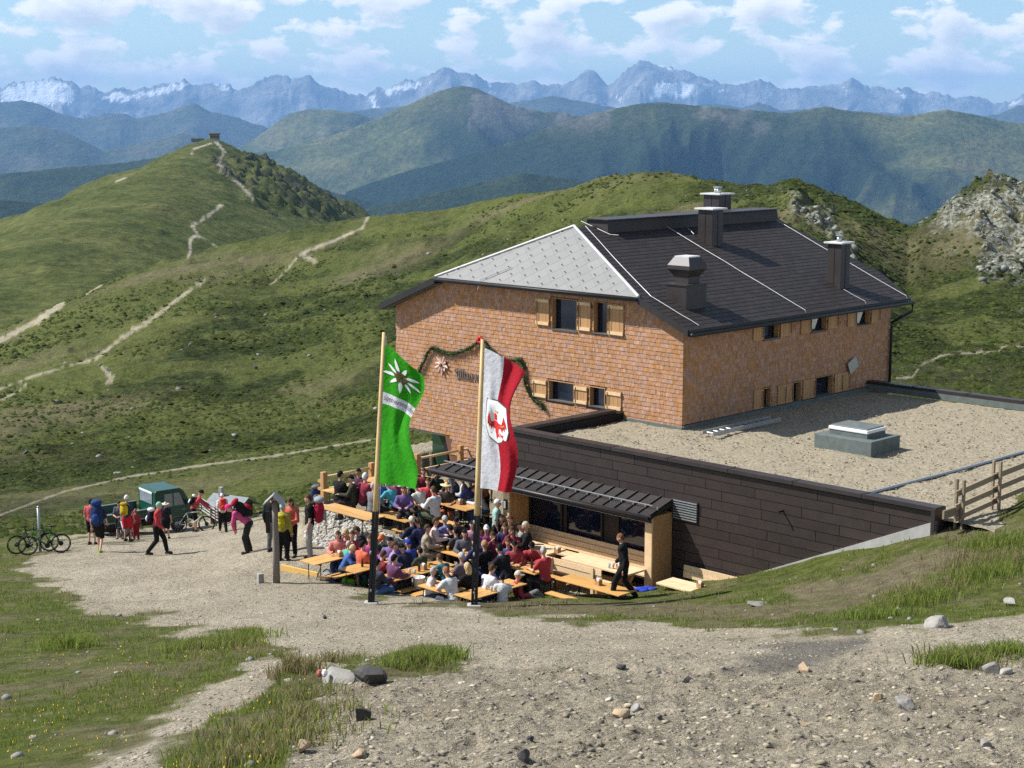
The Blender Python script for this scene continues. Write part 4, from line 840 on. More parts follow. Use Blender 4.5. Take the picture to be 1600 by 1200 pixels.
# skylight
sk = empty('skylight', (0, 0, 0)); sk.parent = annex
ks = W(-5.3, 1.35, 0)*np.array([1, 1, 0])
def skb(w, d, z0, z1, m_, nm, bev=.02, w2=None, d2=None):
    w2 = w2 or w; d2 = d2 or d; b = MB(); b.hexa([ks+E1*x*w/2+E2*y*d/2+UZ*z0 for x, y in ((-1, -1), (1, -1), (1, 1), (-1, 1))]+[ks+E1*x*w2/2+E2*y*d2/2+UZ*z1 for x, y in ((-1, -1), (1, -1), (1, 1), (-1, 1))]); return b.build(nm, m_, sk, bevel=bev)
skb(1.9, 1.5, ZB-.05, ZB+.42, M['felt'], 'kerb'); skb(1.25, .95, ZB+.42, ZB+.56, M['felt'], 'upstand', 0); skb(1.3, 1.0, ZB+.56, ZB+.66, M['white'], 'frame'); skb(1.18, .88, ZB+.662, ZB+.70, mat('milky_skylight_glass', (.20, .23, .23), (.16, .19, .19), 2, .12, spec=.6), 'pane', .01)
# ladder lying on the gravel
ld = empty('ladder', W(-1.28, 1.3, ZB+.02), 0, True); tag(ld, 'aluminium ladder lying flat on the gravel roof by the side wall', 'ladder')
for q in (-.2, .2): b = MB(); b.box(W(-1.28+q, 1.3, ZB+.13), (.04, 3.4, .12), AX); b.build('rail', M['galv'], ld)
for i in range(11): b = MB(); b.tube(W(-1.48, -.25+i*.31, ZB+.13), W(-1.08, -.25+i*.31, ZB+.13), .018, n=6); b.build('rung', M['galv'], ld)

# ================================================================ timber bay with canopy
TC = -5.68; ZC = -10.32; SC0, SC1 = -3.52, 5.1
cnp = empty('canopy', (0, 0, 0)); cnp.parent = annex
ck = .30
def cz(s, t): return ZC+ck*min(t-TC, (SC1-s))
b = MB(); tin = TW+.02
b.prism([W(SC0, TC, ZC-.1), W(SC1, TC, ZC-.1), W(SC1-(tin-TC), tin, cz(0, tin)-.1), W(SC0, tin, cz(0, tin)-.1)], (0, 0, .1))
b.prism([W(SC1, TC, ZC-.1), W(SC1, -.1, ZC-.1), W(SA1+.02, -.1, cz(SA1, 9)-.1), W(SA1+.02, TC+(SC1-SA1), cz(SA1, 9)-.1)], (0, 0, .1))
b.prism([W(SC1-(tin-TC), tin, cz(0, tin)-.1), W(SC1, TC, ZC-.1), W(SA1+.02, TC+SC1-SA1, cz(SA1, 9)-.1), W(SA1+.02, tin, cz(0, tin)-.1)], (0, 0, .1)); b.build('sheet', M['slate'], cnp)
for i in range(21):
    s = SC0+.03+i*.42; te = tin if s < SC1-(tin-TC) else TC+SC1-s
    if te-TC < .15: continue
    q = MB(); p0 = W(s, TC+.01, ZC+.02); p1 = W(s, te, ZC+ck*(te-TC)+.02); d = (p1-p0)/np.linalg.norm(p1-p0); n_ = np.cross(E1, d); q.box((p0+p1)/2, (.025, np.linalg.norm(p1-p0), .05), np.array([E1, d, n_])); q.build('seam', M['edge'], cnp)
q = MB(); q.path([W(SC0+.2, TC+.32, ZC+.2), W(SC1-.25, TC+.32, ZC+.2)], .016, 5); q.build('snow_rail', M['galv'], cnp)
for i in range(21): q = MB(); s = SC0+.03+i*.42; q.box(W(s, TC+.32, ZC+.13), (.03, .03, .14), AX); q.build('rail_bracket', M['galv'], cnp) if s < SC1-.3 else None
q = MB(); q.box(W((SC0+SC1)/2, TC-.03, ZC-.08), (SC1-SC0+.08, .05, .17), AX); q.box(W(SC1+.03, TC/2-.05, ZC-.08), (.05, -TC, .17), AX); q.build('fascia', M['fascia'], cnp)
q = MB(); q.path([W(SC0, TC-.1, ZC-.04), W(SC1, TC-.1, ZC-.04)], .05, 8); q.build('gutter', M['edge'], cnp, True)
q = MB(); q.box(W((SC0+SC1)/2, TC+.03, ZC-.185), (SC1-SC0, .03, .03), AX); q.build('edge_trim', M['galv'], cnp)
# bay side walls
for s0, nm in ((-3.36, 'bay_side'), (2.0, 'bay_side')):
    b = MB(); b.box(W(s0, (TC+TW)/2+.1, -11.5), (.2, TW-TC-.14, 2.24), AX); o = b.build(nm, M['larch'], annex); 
    b = MB(); b.box(W(s0, TC+.14, -11.5), (.24, .06, 2.26), AX); b.build('front_board', M['batten'], annex)
wl = MB(); wl.box(W(2.0, TC+.085, -10.95), (.13, .05, .3), AX); wl.build('wall_lamp', M['blacksteel'], annex); wl = MB(); wl.box(W(2.0, TC+.055, -10.95), (.07, .02, .2), AX); wl.build('lamp_glass', M['concrete'], annex)
q = MB(); q.tube(W(4.35, -5.55, Z_UP-.1), W(4.35, -5.55, ZC-.08), .07, n=12); q.build('canopy_post', M['galv'], annex, True)
# bay window: three panes
for s0, s1 in ((.55, 1.85), (-1.0, .42), (-3.2, -1.55)):
    w = empty('window', (0, 0, 0)); w.parent = annex
    b = MB()
    for x0, x1, y0, y1 in ((s0, s0+.06, -11.75, -10.58), (s1-.06, s1, -11.75, -10.58), (s0+.06, s1-.06, -11.75, -11.69), (s0+.06, s1-.06, -10.64, -10.58)): b.box(W((x0+x1)/2, TW-.02, (y0+y1)/2), (x1-x0, .08, y1-y0), AX)
    b.build('frame', M['wframe'], w); b = MB(); b.box(W((s0+s1)/2, TW-.0, -11.165), (s1-s0-.11, .014, 1.07), AX); b.build('pane', M['glass'], w)
b = MB(); b.box(W(-.8, TW+.03, -12.2), (5.5, .06, .86), AX); b.box(W(-1.27, TW+.02, -11.17), (.52, .06, 1.18), AX); b.box(W(.485, TW+.02, -11.17), (.12, .06, 1.18), AX); b.build('bay_panelling', M['wframe'], annex)
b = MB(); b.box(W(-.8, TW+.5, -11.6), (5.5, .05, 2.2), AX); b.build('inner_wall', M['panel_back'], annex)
# ================================================================ ground cover: grass blades, shrubs, stones
def cover_at(x, y):
    z = ground_z(x, y); px, py = PROJ(x, y, z); return z, px, py, cover(px, py, x, y)
def normals_free(n): return RNG.normal(size=n)
M['grass_blade'] = mat('grass_blade', (.145, .215, .032), (.24, .265, .065), .5, .8, 0, island=.3, spec=.1, lo=.3, hi=.7)
M['dry_blade'] = mat('dry_grass_blade', (.32, .27, .13), (.22, .19, .09), .5, .85, 0, island=.25, spec=.1)
M['shrub'] = mat('dwarf_shrub', (.022, .034, .007), (.050, .062, .014), .15, .9, 0, island=.35, spec=.05)
M['flower'] = mat('yellow_flower', (.70, .48, .02), (.6, .38, .02), 3, .7)
for m_ in (M['grass_blade'], M['dry_blade']):
    nt = m_.node_tree; p = nt.nodes['Principled BSDF']; o_ = [n for n in nt.nodes if n.type == 'OUTPUT_MATERIAL'][0]; tr = nt.nodes.new('ShaderNodeBsdfTranslucent'); ms = nt.nodes.new('ShaderNodeMixShader'); ms.inputs[0].default_value = .45
    nt.links.new(p.inputs['Base Color'].links[0].from_socket, tr.inputs[0]); nt.links.new(p.outputs[0], ms.inputs[1]); nt.links.new(tr.outputs[0], ms.inputs[2]); nt.links.new(ms.outputs[0], o_.inputs[0])
def sample_ground(n, ymin, ymax, pxmin=-150, pxmax=1750, power=1.0):
    y = np.exp(RNG.uniform(math.log(ymin), math.log(ymax), n)); px = RNG.uniform(pxmin, pxmax, n); x = (px-800)/F_PX*y*1.02; return x, y
def grass_tufts(name, n, hh, material, sel, blades=9, ymax=58, spread=.07, ymin=9.5):
    x, y = sample_ground(n, ymin, ymax); z, px, py, cv = cover_at(x, y); k = sel(cv, px, py, x, y); x, y, z = x[k], y[k], z[k]
    ins = (sdpoly(x, y, POLY_LOW) > .25) & (sdpoly(x, y, POLY_UP) > .9) & (sdpoly(x, y, POLY_ANNEX) > .15); x, y, z = x[ins], y[ins], z[ins]
    m_ = len(x); B = blades; sc = np.clip(y/22, .75, 1.8)[:, None]
    clump = (.65+.75*fbm(x/1.6, y/1.6, 2, 131))[:, None]
    a = RNG.uniform(0, 2*math.pi, (m_, B)); r = RNG.uniform(0, spread, (m_, B))*sc*1.3; bx = x[:, None]+np.cos(a)*r; by = y[:, None]+np.sin(a)*r
    h = hh*RNG.uniform(.55, 1.2, (m_, B))*clump; lean = RNG.uniform(.15, .75, (m_, B))*h; a2 = a+RNG.uniform(-.7, .7, (m_, B)); w = .0055*sc*RNG.uniform(.7, 1.3, (m_, B))
    pa = RNG.uniform(0, math.pi, (m_, B)); wx, wy = np.cos(pa)*w, np.sin(pa)*w; bz = z[:, None]-.02+0*h
    mx = bx+np.cos(a2)*lean*.35; my = by+np.sin(a2)*lean*.35; tx = bx+np.cos(a2)*lean; ty = by+np.sin(a2)*lean
    V = np.stack([np.stack([bx-wx, by-wy, bz], -1), np.stack([bx+wx, by+wy, bz], -1), np.stack([mx+wx*.7, my+wy*.7, bz+h*.6], -1), np.stack([mx-wx*.7, my-wy*.7, bz+h*.6], -1), np.stack([tx, ty, bz+h], -1)], 2).reshape(-1, 3)
    nb = m_*B; o = np.arange(nb)[:, None]*5
    Fc = np.concatenate([o+np.array([[0, 1, 2]]), o+np.array([[0, 2, 3]]), o+np.array([[3, 2, 4]])], 0)
    ob = put(name, tri_mesh(name, V, Fc, material)); struct(ob, 'stuff'); return ob
gnoise = lambda x, y: fbm(x/2.3, y/2.3, 3, 137)
o = grass_tufts('grass', 26000, .085, M['grass_blade'], lambda c, px, py, x, y: (c[:, 0] < .35) & (c[:, 2] < .55) & (gnoise(x, y)+RNG.uniform(-.08, .08, len(x)) > .45)); o['label'] = 'short green alpine grass on the banks beside the path'
o = grass_tufts('dry_grass', 7000, .13, M['dry_blade'], lambda c, px, py, x, y: (c[:, 0] < .5) & (gnoise(x+9, y) > .46), blades=6); o['label'] = 'straw coloured dry grass among the green'
# taller tufts
def tuft_field(name, spots, material, h):
    V = []; Fc = []
    for px, py, rx, n, hh in spots:
        c = ground_hit(px, py)
        for _ in range(n):
            q = c[:2]+RNG.normal(size=2)*np.array([rx, rx*.8])*.5; zz = gz(*q) if n < 0 else None
            V.append((q[0], q[1], hh))
    Q = np.array(V); z = ground_z(Q[:, 0], Q[:, 1]); n = len(Q); vs_ = []; fs = []
    for i in range(n):
        x, y = Q[i, :2]; hh = Q[i, 2]*random.uniform(.5, 1.15); a = random.uniform(0, 6.28); l = hh*random.uniform(.2, .8); w = random.uniform(.004, .008); pa = random.uniform(0, 3.14); k = len(vs_)
        wx, wy = math.cos(pa)*w, math.sin(pa)*w
        vs_ += [(x-wx, y-wy, z[i]-.03), (x+wx, y+wy, z[i]-.03), (x+math.cos(a)*l*.4+wx, y+math.sin(a)*l*.4+wy, z[i]+hh*.65), (x+math.cos(a)*l*.4-wx, y+math.sin(a)*l*.4-wy, z[i]+hh*.65), (x+math.cos(a)*l, y+math.sin(a)*l, z[i]+hh)]
        fs += [(k, k+1, k+2), (k, k+2, k+3), (k+3, k+2, k+4)]
    ob = put(name, tri_mesh(name, vs_, fs, material)); struct(ob, 'stuff'); return ob
tuft_field('long_grass', [(660, 1034, .45, 450, .2), (690, 1030, .4, 500, .24), (620, 1042, .4, 200, .14), (450, 1120, .9, 320, .15), (430, 1170, .9, 320, .15), (480, 1090, .5, 160, .15), (390, 1190, .6, 220, .14), (1520, 1030, .5, 600, .22), (1490, 1040, .4, 500, .22), (1580, 1020, .5, 500, .2), (1440, 940, .9, 800, .25), (1360, 965, .7, 500, .2), (1540, 900, .9, 800, .25), (1560, 850, .9, 600, .25), (330, 1010, .9, 900, .22), (380, 1000, .6, 600, .22), (105, 1010, .6, 500, .25)], M['grass_blade'], .2)['label'] = 'longer grass tufts at the path edges'
tuft_field('reddish_grass', [(455, 1045, .35, 260, .24), (470, 1050, .3, 200, .22), (520, 1035, .3, 120, .2)], M['dry_blade'], .2)['label'] = 'tawny seed-head grass by the trail rock'
tuft_field('straw_grass', [(450, 1120, .8, 400, .18), (430, 1170, .8, 400, .18), (390, 1190, .6, 300, .17), (480, 1090, .5, 200, .18), (655, 1036, .5, 120, .15), (1500, 1035, .6, 300, .2), (1440, 930, 1.2, 500, .22), (1540, 880, 1.2, 500, .22), (330, 1010, 1., 400, .2)], M['dry_blade'], .2)['label'] = 'straw coloured blades mixed into the long grass'
# yellow flowers
x, y = sample_ground(800, 10, 30, -50, 480); z, px, py, cv = cover_at(x, y); k = (cv[:, 0] < .3) & (fbm(x/1.5, y/1.5, 3, 141) > .52); fl_ = MB()
for a, b, c in zip(x[k], y[k], z[k]): r_ = random.uniform(.008, .016); fl_.add([(a-r_, b, c+.09), (a, b-r_, c+.09), (a+r_, b, c+.09), (a, b+r_, c+.095), (a, b, c+.11)], [(0, 1, 4), (1, 2, 4), (2, 3, 4), (3, 0, 4)])
o = fl_.build('flowers', M['flower']); struct(o, 'stuff', 'tiny yellow flowers in the lower left meadow')
# stones
ICO_V, ICO_F = None, None
def _ico():
    bm = bmesh.new(); bmesh.ops.create_icosphere(bm, subdivisions=1, radius=1); v = np.array([q.co[:] for q in bm.verts]); f = np.array([[w.index for w in q.verts] for q in bm.faces]); bm.free(); return v, f
ICO_V, ICO_F = _ico()
SH_V = np.array([(1, .1, 0), (.25, .85, .1), (-.75, .6, -.1), (-.9, -.45, .1), (.1, -.95, 0), (.25, .1, .8), (-.4, -.15, .7), (0, 0, -.7)], float); SH_F = np.array([(0, 1, 5), (1, 2, 5), (2, 6, 5), (2, 3, 6), (3, 4, 6), (4, 5, 6), (4, 0, 5), (1, 0, 7), (2, 1, 7), (3, 2, 7), (4, 3, 7), (0, 4, 7)])
OCT_V = np.array([(1, 0, -.2), (.3, .95, 0), (-.8, .6, -.1), (-.8, -.6, 0), (.3, -.95, -.1), (.1, .05, 1.0)], float); OCT_F = np.array([(0, 1, 5), (1, 2, 5), (2, 3, 5), (3, 4, 5), (4, 0, 5)])
def lumps(name, x, y, z, r, flat, material, jitter=.32, smooth=False, stretch=None, base=None):
    ICO_V, ICO_F = base or (globals()['ICO_V'], globals()['ICO_F'])
    n = len(x); J = 1+RNG.uniform(-jitter, jitter, (n, len(ICO_V), 1)); an = RNG.uniform(0, 6.28, n); el = RNG.uniform(.65, 1.3, (n, 1)) if stretch is None else stretch
    P = ICO_V[None]*J*np.asarray(r)[:, None, None]; P[:, :, 0] *= el; P[:, :, 2] *= np.asarray(flat)[:, None] if np.ndim(flat) else flat
    c, s = np.cos(an)[:, None], np.sin(an)[:, None]; X = P[:, :, 0]*c-P[:, :, 1]*s+x[:, None]; Y = P[:, :, 0]*s+P[:, :, 1]*c+y[:, None]; Z = P[:, :, 2]+z[:, None]
    V = np.stack([X, Y, Z], -1).reshape(-1, 3); Fc = (np.arange(n)[:, None, None]*len(ICO_V)+ICO_F[None]).reshape(-1, 3)
    return put(name, tri_mesh(name, V, Fc, material, smooth))
M['grit'] = mat('path_stones', (.36, .305, .22), (.185, .16, .122), 1.5, .9, 0, island=.5, hue=.02)
x, y = sample_ground(30000, 9.5, 46, 60, 1720); z, px, py, cv = cover_at(x, y); k = cv[:, 0] > .6; x, y, z = x[k], y[k], z[k]
r_ = (.006+.038*RNG.random(len(x))**4)*np.where(py[k] > 1042, 1.0, .62)
struct(lumps('gravel', x, y, z, r_*1.25, RNG.uniform(.3, .7, len(x)), M['grit'], .5, base=(SH_V, SH_F)), 'stuff', 'loose tan gravel and small stones on the foreground path')
x, y = sample_ground(4500, 22, 60, -60, 1720); z, px, py, cv = cover_at(x, y); k = (cv[:, 0] > .5) & (sdpoly(x, y, POLY_ANNEX) > .2); x, y, z = x[k], y[k], z[k]
struct(lumps('gravel', x, y, z, .014+.03*RNG.random(len(x))**3, .6, M['grit']), 'stuff', 'scattered small stones on the gravel yard and road')
x, y = sample_ground(420, 12, 60, -60, 1720); z, px, py, cv = cover_at(x, y); k = (cv[:, 0] < .4) & (sdpoly(x, y, POLY_ANNEX) > .2); x, y, z = x[k], y[k], z[k]
struct(lumps('stones', x, y, z, .025+.08*RNG.random(len(x))**4, .6, M['rock']), 'stuff', 'pale stones lying in the grass banks')
# the stone bank below the upper terrace
x = RNG.uniform(-9, 1, 26000); y = RNG.uniform(42, 56, 26000); q = sdpoly(x, y, POLY_UP); z = ground_z(x, y); px, py = PROJ(x, y, z)
k = (q > -.05) & (q < 1.35) & (px > 478) & (px < 668); x, y, z = x[k], y[k], z[k]
struct(lumps('bank_stones', x, y, z, .035+.05*RNG.random(len(x)), .75, mat('white_bank_stone', (.46, .44, .39), (.30, .285, .25), 2, .9, .3, island=.25)), 'stuff', 'bank of pale broken stones below the upper terrace')
# far hillside shrubs and boulders
def hillside(n, ymin, ymax, f): 
    x, y = sample_ground(n, ymin, ymax); z, px, py, cv = cover_at(x, y); k = f(cv, px, py, x, y) & (sdpoly(x, y, POLY_ANNEX) > 2); return x[k], y[k], z[k]
dens = lambda x, y: fbm(x/14, y/22, 4, 151)
x, y, z = hillside(85000, 64, 330, lambda c, px, py, x, y: (c[:, 0] < .2) & (c[:, 1] < .5) & (dens(x, y)+RNG.uniform(-.14, .10, len(x)) > .44+.12*(c[:, 2] > .4)+.06*(y > 230)))
struct(lumps('dwarf_shrubs', x, y, z, (.10+.20*RNG.random(len(x))**2)*np.clip(y/130, .75, 1.8), .62, M['shrub'], .4, base=(OCT_V, OCT_F)), 'stuff', 'low dark dwarf shrubs covering the hillside behind the hut')
x, y, z = hillside(1000, 64, 320, lambda c, px, py, x, y: (fbm(x/20, y/30, 3, 157) > .5))
struct(lumps('boulders', x, y, z, (.07+.30*RNG.random(len(x))**5)*np.clip(y/150, .7, 1.2), .7, M['rock'], .35), 'stuff', 'pale boulders and stones strewn over the hillside')
x, y = sample_ground(6000, 110, 250, 1195, 1700); z, px, py, cv = cover_at(x, y); k = (cv[:, 1]+RNG.uniform(-.25, .25, len(x)) > .45); x, y, z = x[k], y[k], z[k]
struct(lumps('crag_blocks', x, y, z, (.10+.45*RNG.random(len(x))**3), RNG.uniform(.5, 1.1, len(x)), mat('lichen_grey_rock', (.25, .255, .205), (.15, .153, .125), .6, .9, .4, island=.35), .45), 'stuff', 'broken grey blocks of the rocky outcrops on the right-hand ridge')
# single rocks one can pick out
def rock(px, py, wpx, hpx, m_, label, name='rock', sink=.25, sd=0):
    P = ground_hit(px, py); dep = P[1]*CP-P[2]*SP; w = wpx/F_PX*dep; h = hpx/F_PX*dep; rg = np.random.default_rng(sd*7+int(px))
    bm = bmesh.new(); bmesh.ops.create_icosphere(bm, subdivisions=3, radius=1)
    pl = [(rg.normal(size=3), rg.uniform(.40, .80)) for _ in range(9)]; pl = [(v/np.linalg.norm(v), d) for v, d in pl]
    for v in bm.verts:
        c = np.array(v.co)
        for nn, d in pl:
            e = c@nn-d
            if e > 0: c = c-nn*e*.97
        c = c*(1+(rg.random()-.5)*.05); v.co = (c[0]*w*.56, c[1]*w*.45, c[2]*h*.7)
    me = bpy.data.meshes.new(name); bm.to_mesh(me); bm.free(); me.materials.append(m_)
    o = put(name, me); o.location = (P[0], P[1], P[2]+h*(.5-sink)); o.rotation_euler = (rg.uniform(-.2, .2), rg.uniform(-.2, .2), rg.uniform(0, 6)); tag(o, label, 'rock', 'loose rocks beside the path'); return o
trail = rock(528, 1066, 70, 34, M['pale_rock'], 'pale flat trail rock with a red and white painted waymark', sd=1)
pm2 = mat('waymark_red', (.42, .10, .09), (.34, .08, .07), 8, .8); 
for dx, m_, nm in ((-.16, pm2, 'red_waymark'), (-.10, M['white'], 'white_waymark')):
    P = np.array(trail.location); b = MB(); b.ell((P[0]+dx-.06, P[1]-.13, P[2]+.10), (.045, .07, .05), 8, 5); o = b.build(nm, m_, None); o.parent = trail; o.matrix_parent_inverse = (Matrix.Translation(trail.location) @ trail.rotation_euler.to_matrix().to_4x4()).inverted()
rock(578, 1064, 50, 27, M['dark_rock'], 'dark angular boulder next to the painted trail rock', sd=2)
for px, py, w, h, m_, lb in ((566, 1122, 32, 28, 'dark_rock', 'black upright stone on the gravel below the trail rock'), (508, 1145, 26, 12, 'dark_rock', 'flat dark slab stone near the lower grass edge'), (472, 1172, 28, 18, 'tan_rock', 'ochre stone at the grass edge low in the picture'), (562, 1182, 34, 12, 'tan_rock', 'long flat buff stone near the bottom edge'),
    (970, 1118, 32, 14, 'tan_rock', 'brown brick shaped stone lying on the open gravel'), (993, 1110, 20, 12, 'pale_rock', 'pale stone beside the brown brick shaped one'), (952, 1095, 14, 9, 'pale_rock', 'small whitish stone above the brown brick shaped one'), (1032, 1124, 12, 9, 'dark_rock', 'small dark cube of stone right of the brick shaped one'), (820, 1188, 26, 20, 'dark_rock', 'dark block of stone at the bottom edge of the picture'), (828, 1156, 14, 10, 'dark_rock', 'small dark stone just above the bottom-edge block'),
    (970, 1044, 18, 8, 'dark_rock', 'dark stone on the line between road and gravel'), (1075, 1066, 24, 12, 'dark_rock', 'dark lumpy stone in front of the grey washout'), (1255, 1050, 28, 18, 'tan_rock', 'rounded tan boulder below the grey washout'), (1410, 1106, 34, 22, 'rock', 'ribbed grey rock sticking out of the gravel at right'), (1372, 1094, 22, 14, 'tan_rock', 'brownish stone left of the ribbed grey rock'), (1548, 1050, 26, 20, 'rock', 'grey rock half under the grass tuft at right'), (1570, 1052, 26, 14, 'pale_rock', 'pale rock touching the grey one at right'), (1468, 980, 46, 18, 'pale_rock', 'large whitish boulder in the right-hand grass bank'), (1577, 946, 22, 14, 'pale_rock', 'white stone high in the right-hand grass'), (1418, 932, 14, 9, 'pale_rock', 'small white stone uphill of the large whitish boulder'), (1185, 946, 40, 8, 'rock', 'flat grey slab in the grass below the annex wall'), (508, 967, 9, 7, 'dark_rock', 'single dark stone on the road below the green flag'), (1415, 1124, 14, 9, 'rock', 'small grey stone under the ribbed rock'), (1540, 1166, 26, 12, 'rock', 'grey stone low in the right corner gravel'), (1255, 1135, 18, 10, 'tan_rock', 'tan stone in the middle of the right gravel')):
    rock(px, py, w, h, M[m_], lb, sd=int(px) % 50)
for i, (px, py, w, h, lb) in enumerate(((170, 580, 9, 9, 'pale boulder below the eroded trail band on the left hill'), (40, 710, 10, 8, 'dark boulder on the lower left hillside'), (400, 576, 9, 6, 'dark rock in the middle of the shrubby slope'), (297, 541, 6, 5, 'lone white stone on the slope left of the green flag'))):
    rock(px, py, w, h, M['pale_rock' if i in (0, 3) else 'dark_rock'], lb)
# ================================================================ fence at the roof edge
fn = empty('wooden_fence', W(-11.8, 0, -9.4), 0, True); tag(fn, 'weathered wooden rail fence running along the right end of the annex', 'fence')
fs0 = -11.75
for i in range(9):
    t = -4.35+i*1.72; g_ = gz(*W(fs0, t, 0)[:2])
    for q in (-.09, .09): b = MB(); b.box(W(fs0+q, t, g_+.55), (.05, .085, 1.36 if i else 1.25), AX); b.build('post', M['fence'], fn)
    if i < 8:
        for h, wd in ((.26, .12), (.54, .13), (.86, .14)):
            b = MB(); ga, gb = g_, gz(*W(fs0, t+1.72, 0)[:2]); p = W(fs0, t-.2, ga+h); q = W(fs0, t+1.9, gb+h+random.uniform(-.03, .03)); d = (q-p)/np.linalg.norm(q-p); n_ = np.cross(E1, d); b.box((p+q)/2, (.045, np.linalg.norm(q-p), wd), np.array([E1, d, n_])); b.build('rail', M['fence'], fn)
b = MB(); b.box(W(fs0+.02, -4.6, -8.95), (.05, .9, .2), AX); b.build('gate_board', M['fence'], fn)
# ================================================================ railing of the upper terrace
rl_ = empty('terrace_railing', W(9.6, -3, Z_UP), 0, True); tag(rl_, 'timber post and rail edging the far side of the upper terrace', 'railing')
pts = [W(9.45, -6.35+i*2.0, 0) for i in range(5)]
for i, p in enumerate(pts):
    b = MB(); b.box(p+UZ*(Z_UP+.45), (.17, .17, 1.15), AX); b.build('post', M['larch'], rl_, bevel=.015)
    for q in ((.2, .45, .7) if i == 0 else ()): c = MB(); c.box(p+E1*.19+UZ*(Z_UP+q), (.14, .1, .08), AX); c.build('peg', M['larch'], rl_)
    if i < 4:
        for h in (.45, .85): b = MB(); b.tube(p+E2*.12+UZ*(Z_UP+h), pts[i+1]-E2*.12+UZ*(Z_UP+h), .045, n=8); b.build('rail', M['batten'], rl_, True)
# ================================================================ flags
def flag_pole(px, py, top_px, top_py, label):
    P = ground_hit(px, py); dep = P[1]*CP-P[2]*SP; T = AT(top_px, top_py, dep+.1)
    r = empty('flag_pole', P, 0, True); tag(r, label, 'flag pole', 'flag poles in front of the terrace')
    d = (T-P)/np.linalg.norm(T-P); L = np.linalg.norm(T-P)
    b = MB(); b.path([P+d*(L*q) for q in (.28, .5, .75, 1.0)], [.075, .07, .058, .042], 12); b.build('pole', M['pole'], r, True)
    for q in (-.042, .042): b = MB(); b.box(P+d*(L*.165)+np.array([q, 0, 0]), (.075, .17, L*.35), np.array([np.cross([0, 1, 0], d), [0, 1, 0], d])); b.build('steel_bracket', M['blacksteel'], r)
    for h in (.35, 1.3, 2.1): b = MB(); b.tube(P+np.array([.0, -.11, h]), P+np.array([.0, .1, h]), .025, n=8); b.build('bolt', M['galv'], r)
    b = MB(); b.box(P+UZ*.0, (.34, .3, .1)); b.build('footing', M['concrete'], r, bevel=.03)
    rp_ = MB(); rp_.path([P+d*(L*.985)+np.array([.06, -.03, 0]), P+d*(L*.6)+np.array([.09, -.06, 0]), P+d*(L*.33)+np.array([.1, -.05, 0])], .006, 4); rp_.build('halyard', M['white'], r)
    return P, d, L
P1, D1, L1 = flag_pole(580, 943, 600, 519, 'tall peeled wooden flag pole carrying the green flag')
P2, D2, L2 = flag_pole(741, 947, 754, 530, 'tall peeled wooden flag pole carrying the white and red flag')
class Flag:
    def __init__(f, A, d, H, Wd, droop, low, ph, amp): f.A, f.d, f.H, f.W, f.droop, f.low, f.ph, f.amp = np.asarray(A), d, H, Wd, droop, low, ph, amp
    def at(f, u, w, off=0.0):     # u across 0..1, w down 0..1
        base = f.A-f.d*(w*f.H); wid = f.W*(1-.16*math.sin(min(1, w*1.15)*math.pi*.9)*.8+.05*math.sin(w*7+f.ph))
        dz = -f.droop*u**1.3*(1-w)**1.6+f.low*u*w
        fold = f.amp*u**.7*(math.sin(u*8.5+w*3.2+f.ph)+.5*math.sin(u*15-w*5+f.ph*2)+.35*math.sin(w*11+u*4))
        x = u*wid*(1-.10*math.sin(w*9+u*3+f.ph)); y = fold+.12*u*math.sin(w*4+f.ph)-.55*u*wid
        return base+np.array([x, y-off, dz])
def flag_cloth(F, name, mats, colf, nu=44, nw=120, off=0.0):
    mb = MB(); vs_ = [F.at(i/nu, j/nw, off) for j in range(nw+1) for i in range(nu+1)]; vb = [F.at(i/nu, j/nw, off-.006) for j in range(nw+1) for i in range(nu+1)]
    for lay, vv in ((0, vs_), (1, vb)):
        o = len(mb.v); mb.v += [tuple(p) for p in vv]
        for j in range(nw):
            for i in range(nu):
                a = o+j*(nu+1)+i; q = (a, a+nu+1, a+nu+2, a+1); mb.f.append(q if lay == 0 else q[::-1]); mb.m.append(colf((i+.5)/nu, (j+.5)/nw))
    return mb.build(name, mats, None, True)
def flag_shape(F, parent, name, m_, polys, off=.012, sub=6):
    """flat print: star-shaped polygons around a centre, in (u,w), refined so they follow the folds"""
    mb = MB()
    for c, pts in polys:
        n = len(pts); vs_ = []
        for k in range(sub+1):
            for (u, w) in pts: q = k/sub; vs_.append(F.at(c[0]+(u-c[0])*q, c[1]+(w-c[1])*q, off))
        fs = [(k*n+i, k*n+(i+1) % n, (k+1)*n+(i+1) % n, (k+1)*n+i) for k in range(sub) for i in range(n)]
        mb.add(vs_, fs)
    o = mb.build(name, m_, None, True); o.parent = parent; return o
def flag_text(F, parent, text, u0, u1, w0, m_):
    cu = bpy.data.curves.new('lettering', 'FONT'); cu.body = text; cu.size = 1; cu.resolution_u = 2; ob = bpy.data.objects.new('lettering', cu); COL.objects.link(ob)
    bpy.context.view_layer.update(); dg = bpy.context.evaluated_depsgraph_get(); me = bpy.data.meshes.new_from_object(ob.evaluated_get(dg)); bpy.data.objects.remove(ob)
    co = np.array([v.co[:] for v in me.vertices]); mn, mx = co.min(0), co.max(0); k = (u1-u0)/(mx[0]-mn[0])
    for v in me.vertices:
        u = u0+(v.co.x-mn[0])*k; w = w0-(v.co.y)*k*F.W/F.H*1.7; v.co = F.at(u, w, .02)
    me.materials.clear(); me.materials.append(m_); o = put('lettering', me, parent); return o
fw, fr_, fgr = cloth((.88, .88, .90)), cloth((.56, .025, .045)), cloth((.06, .46, .02))
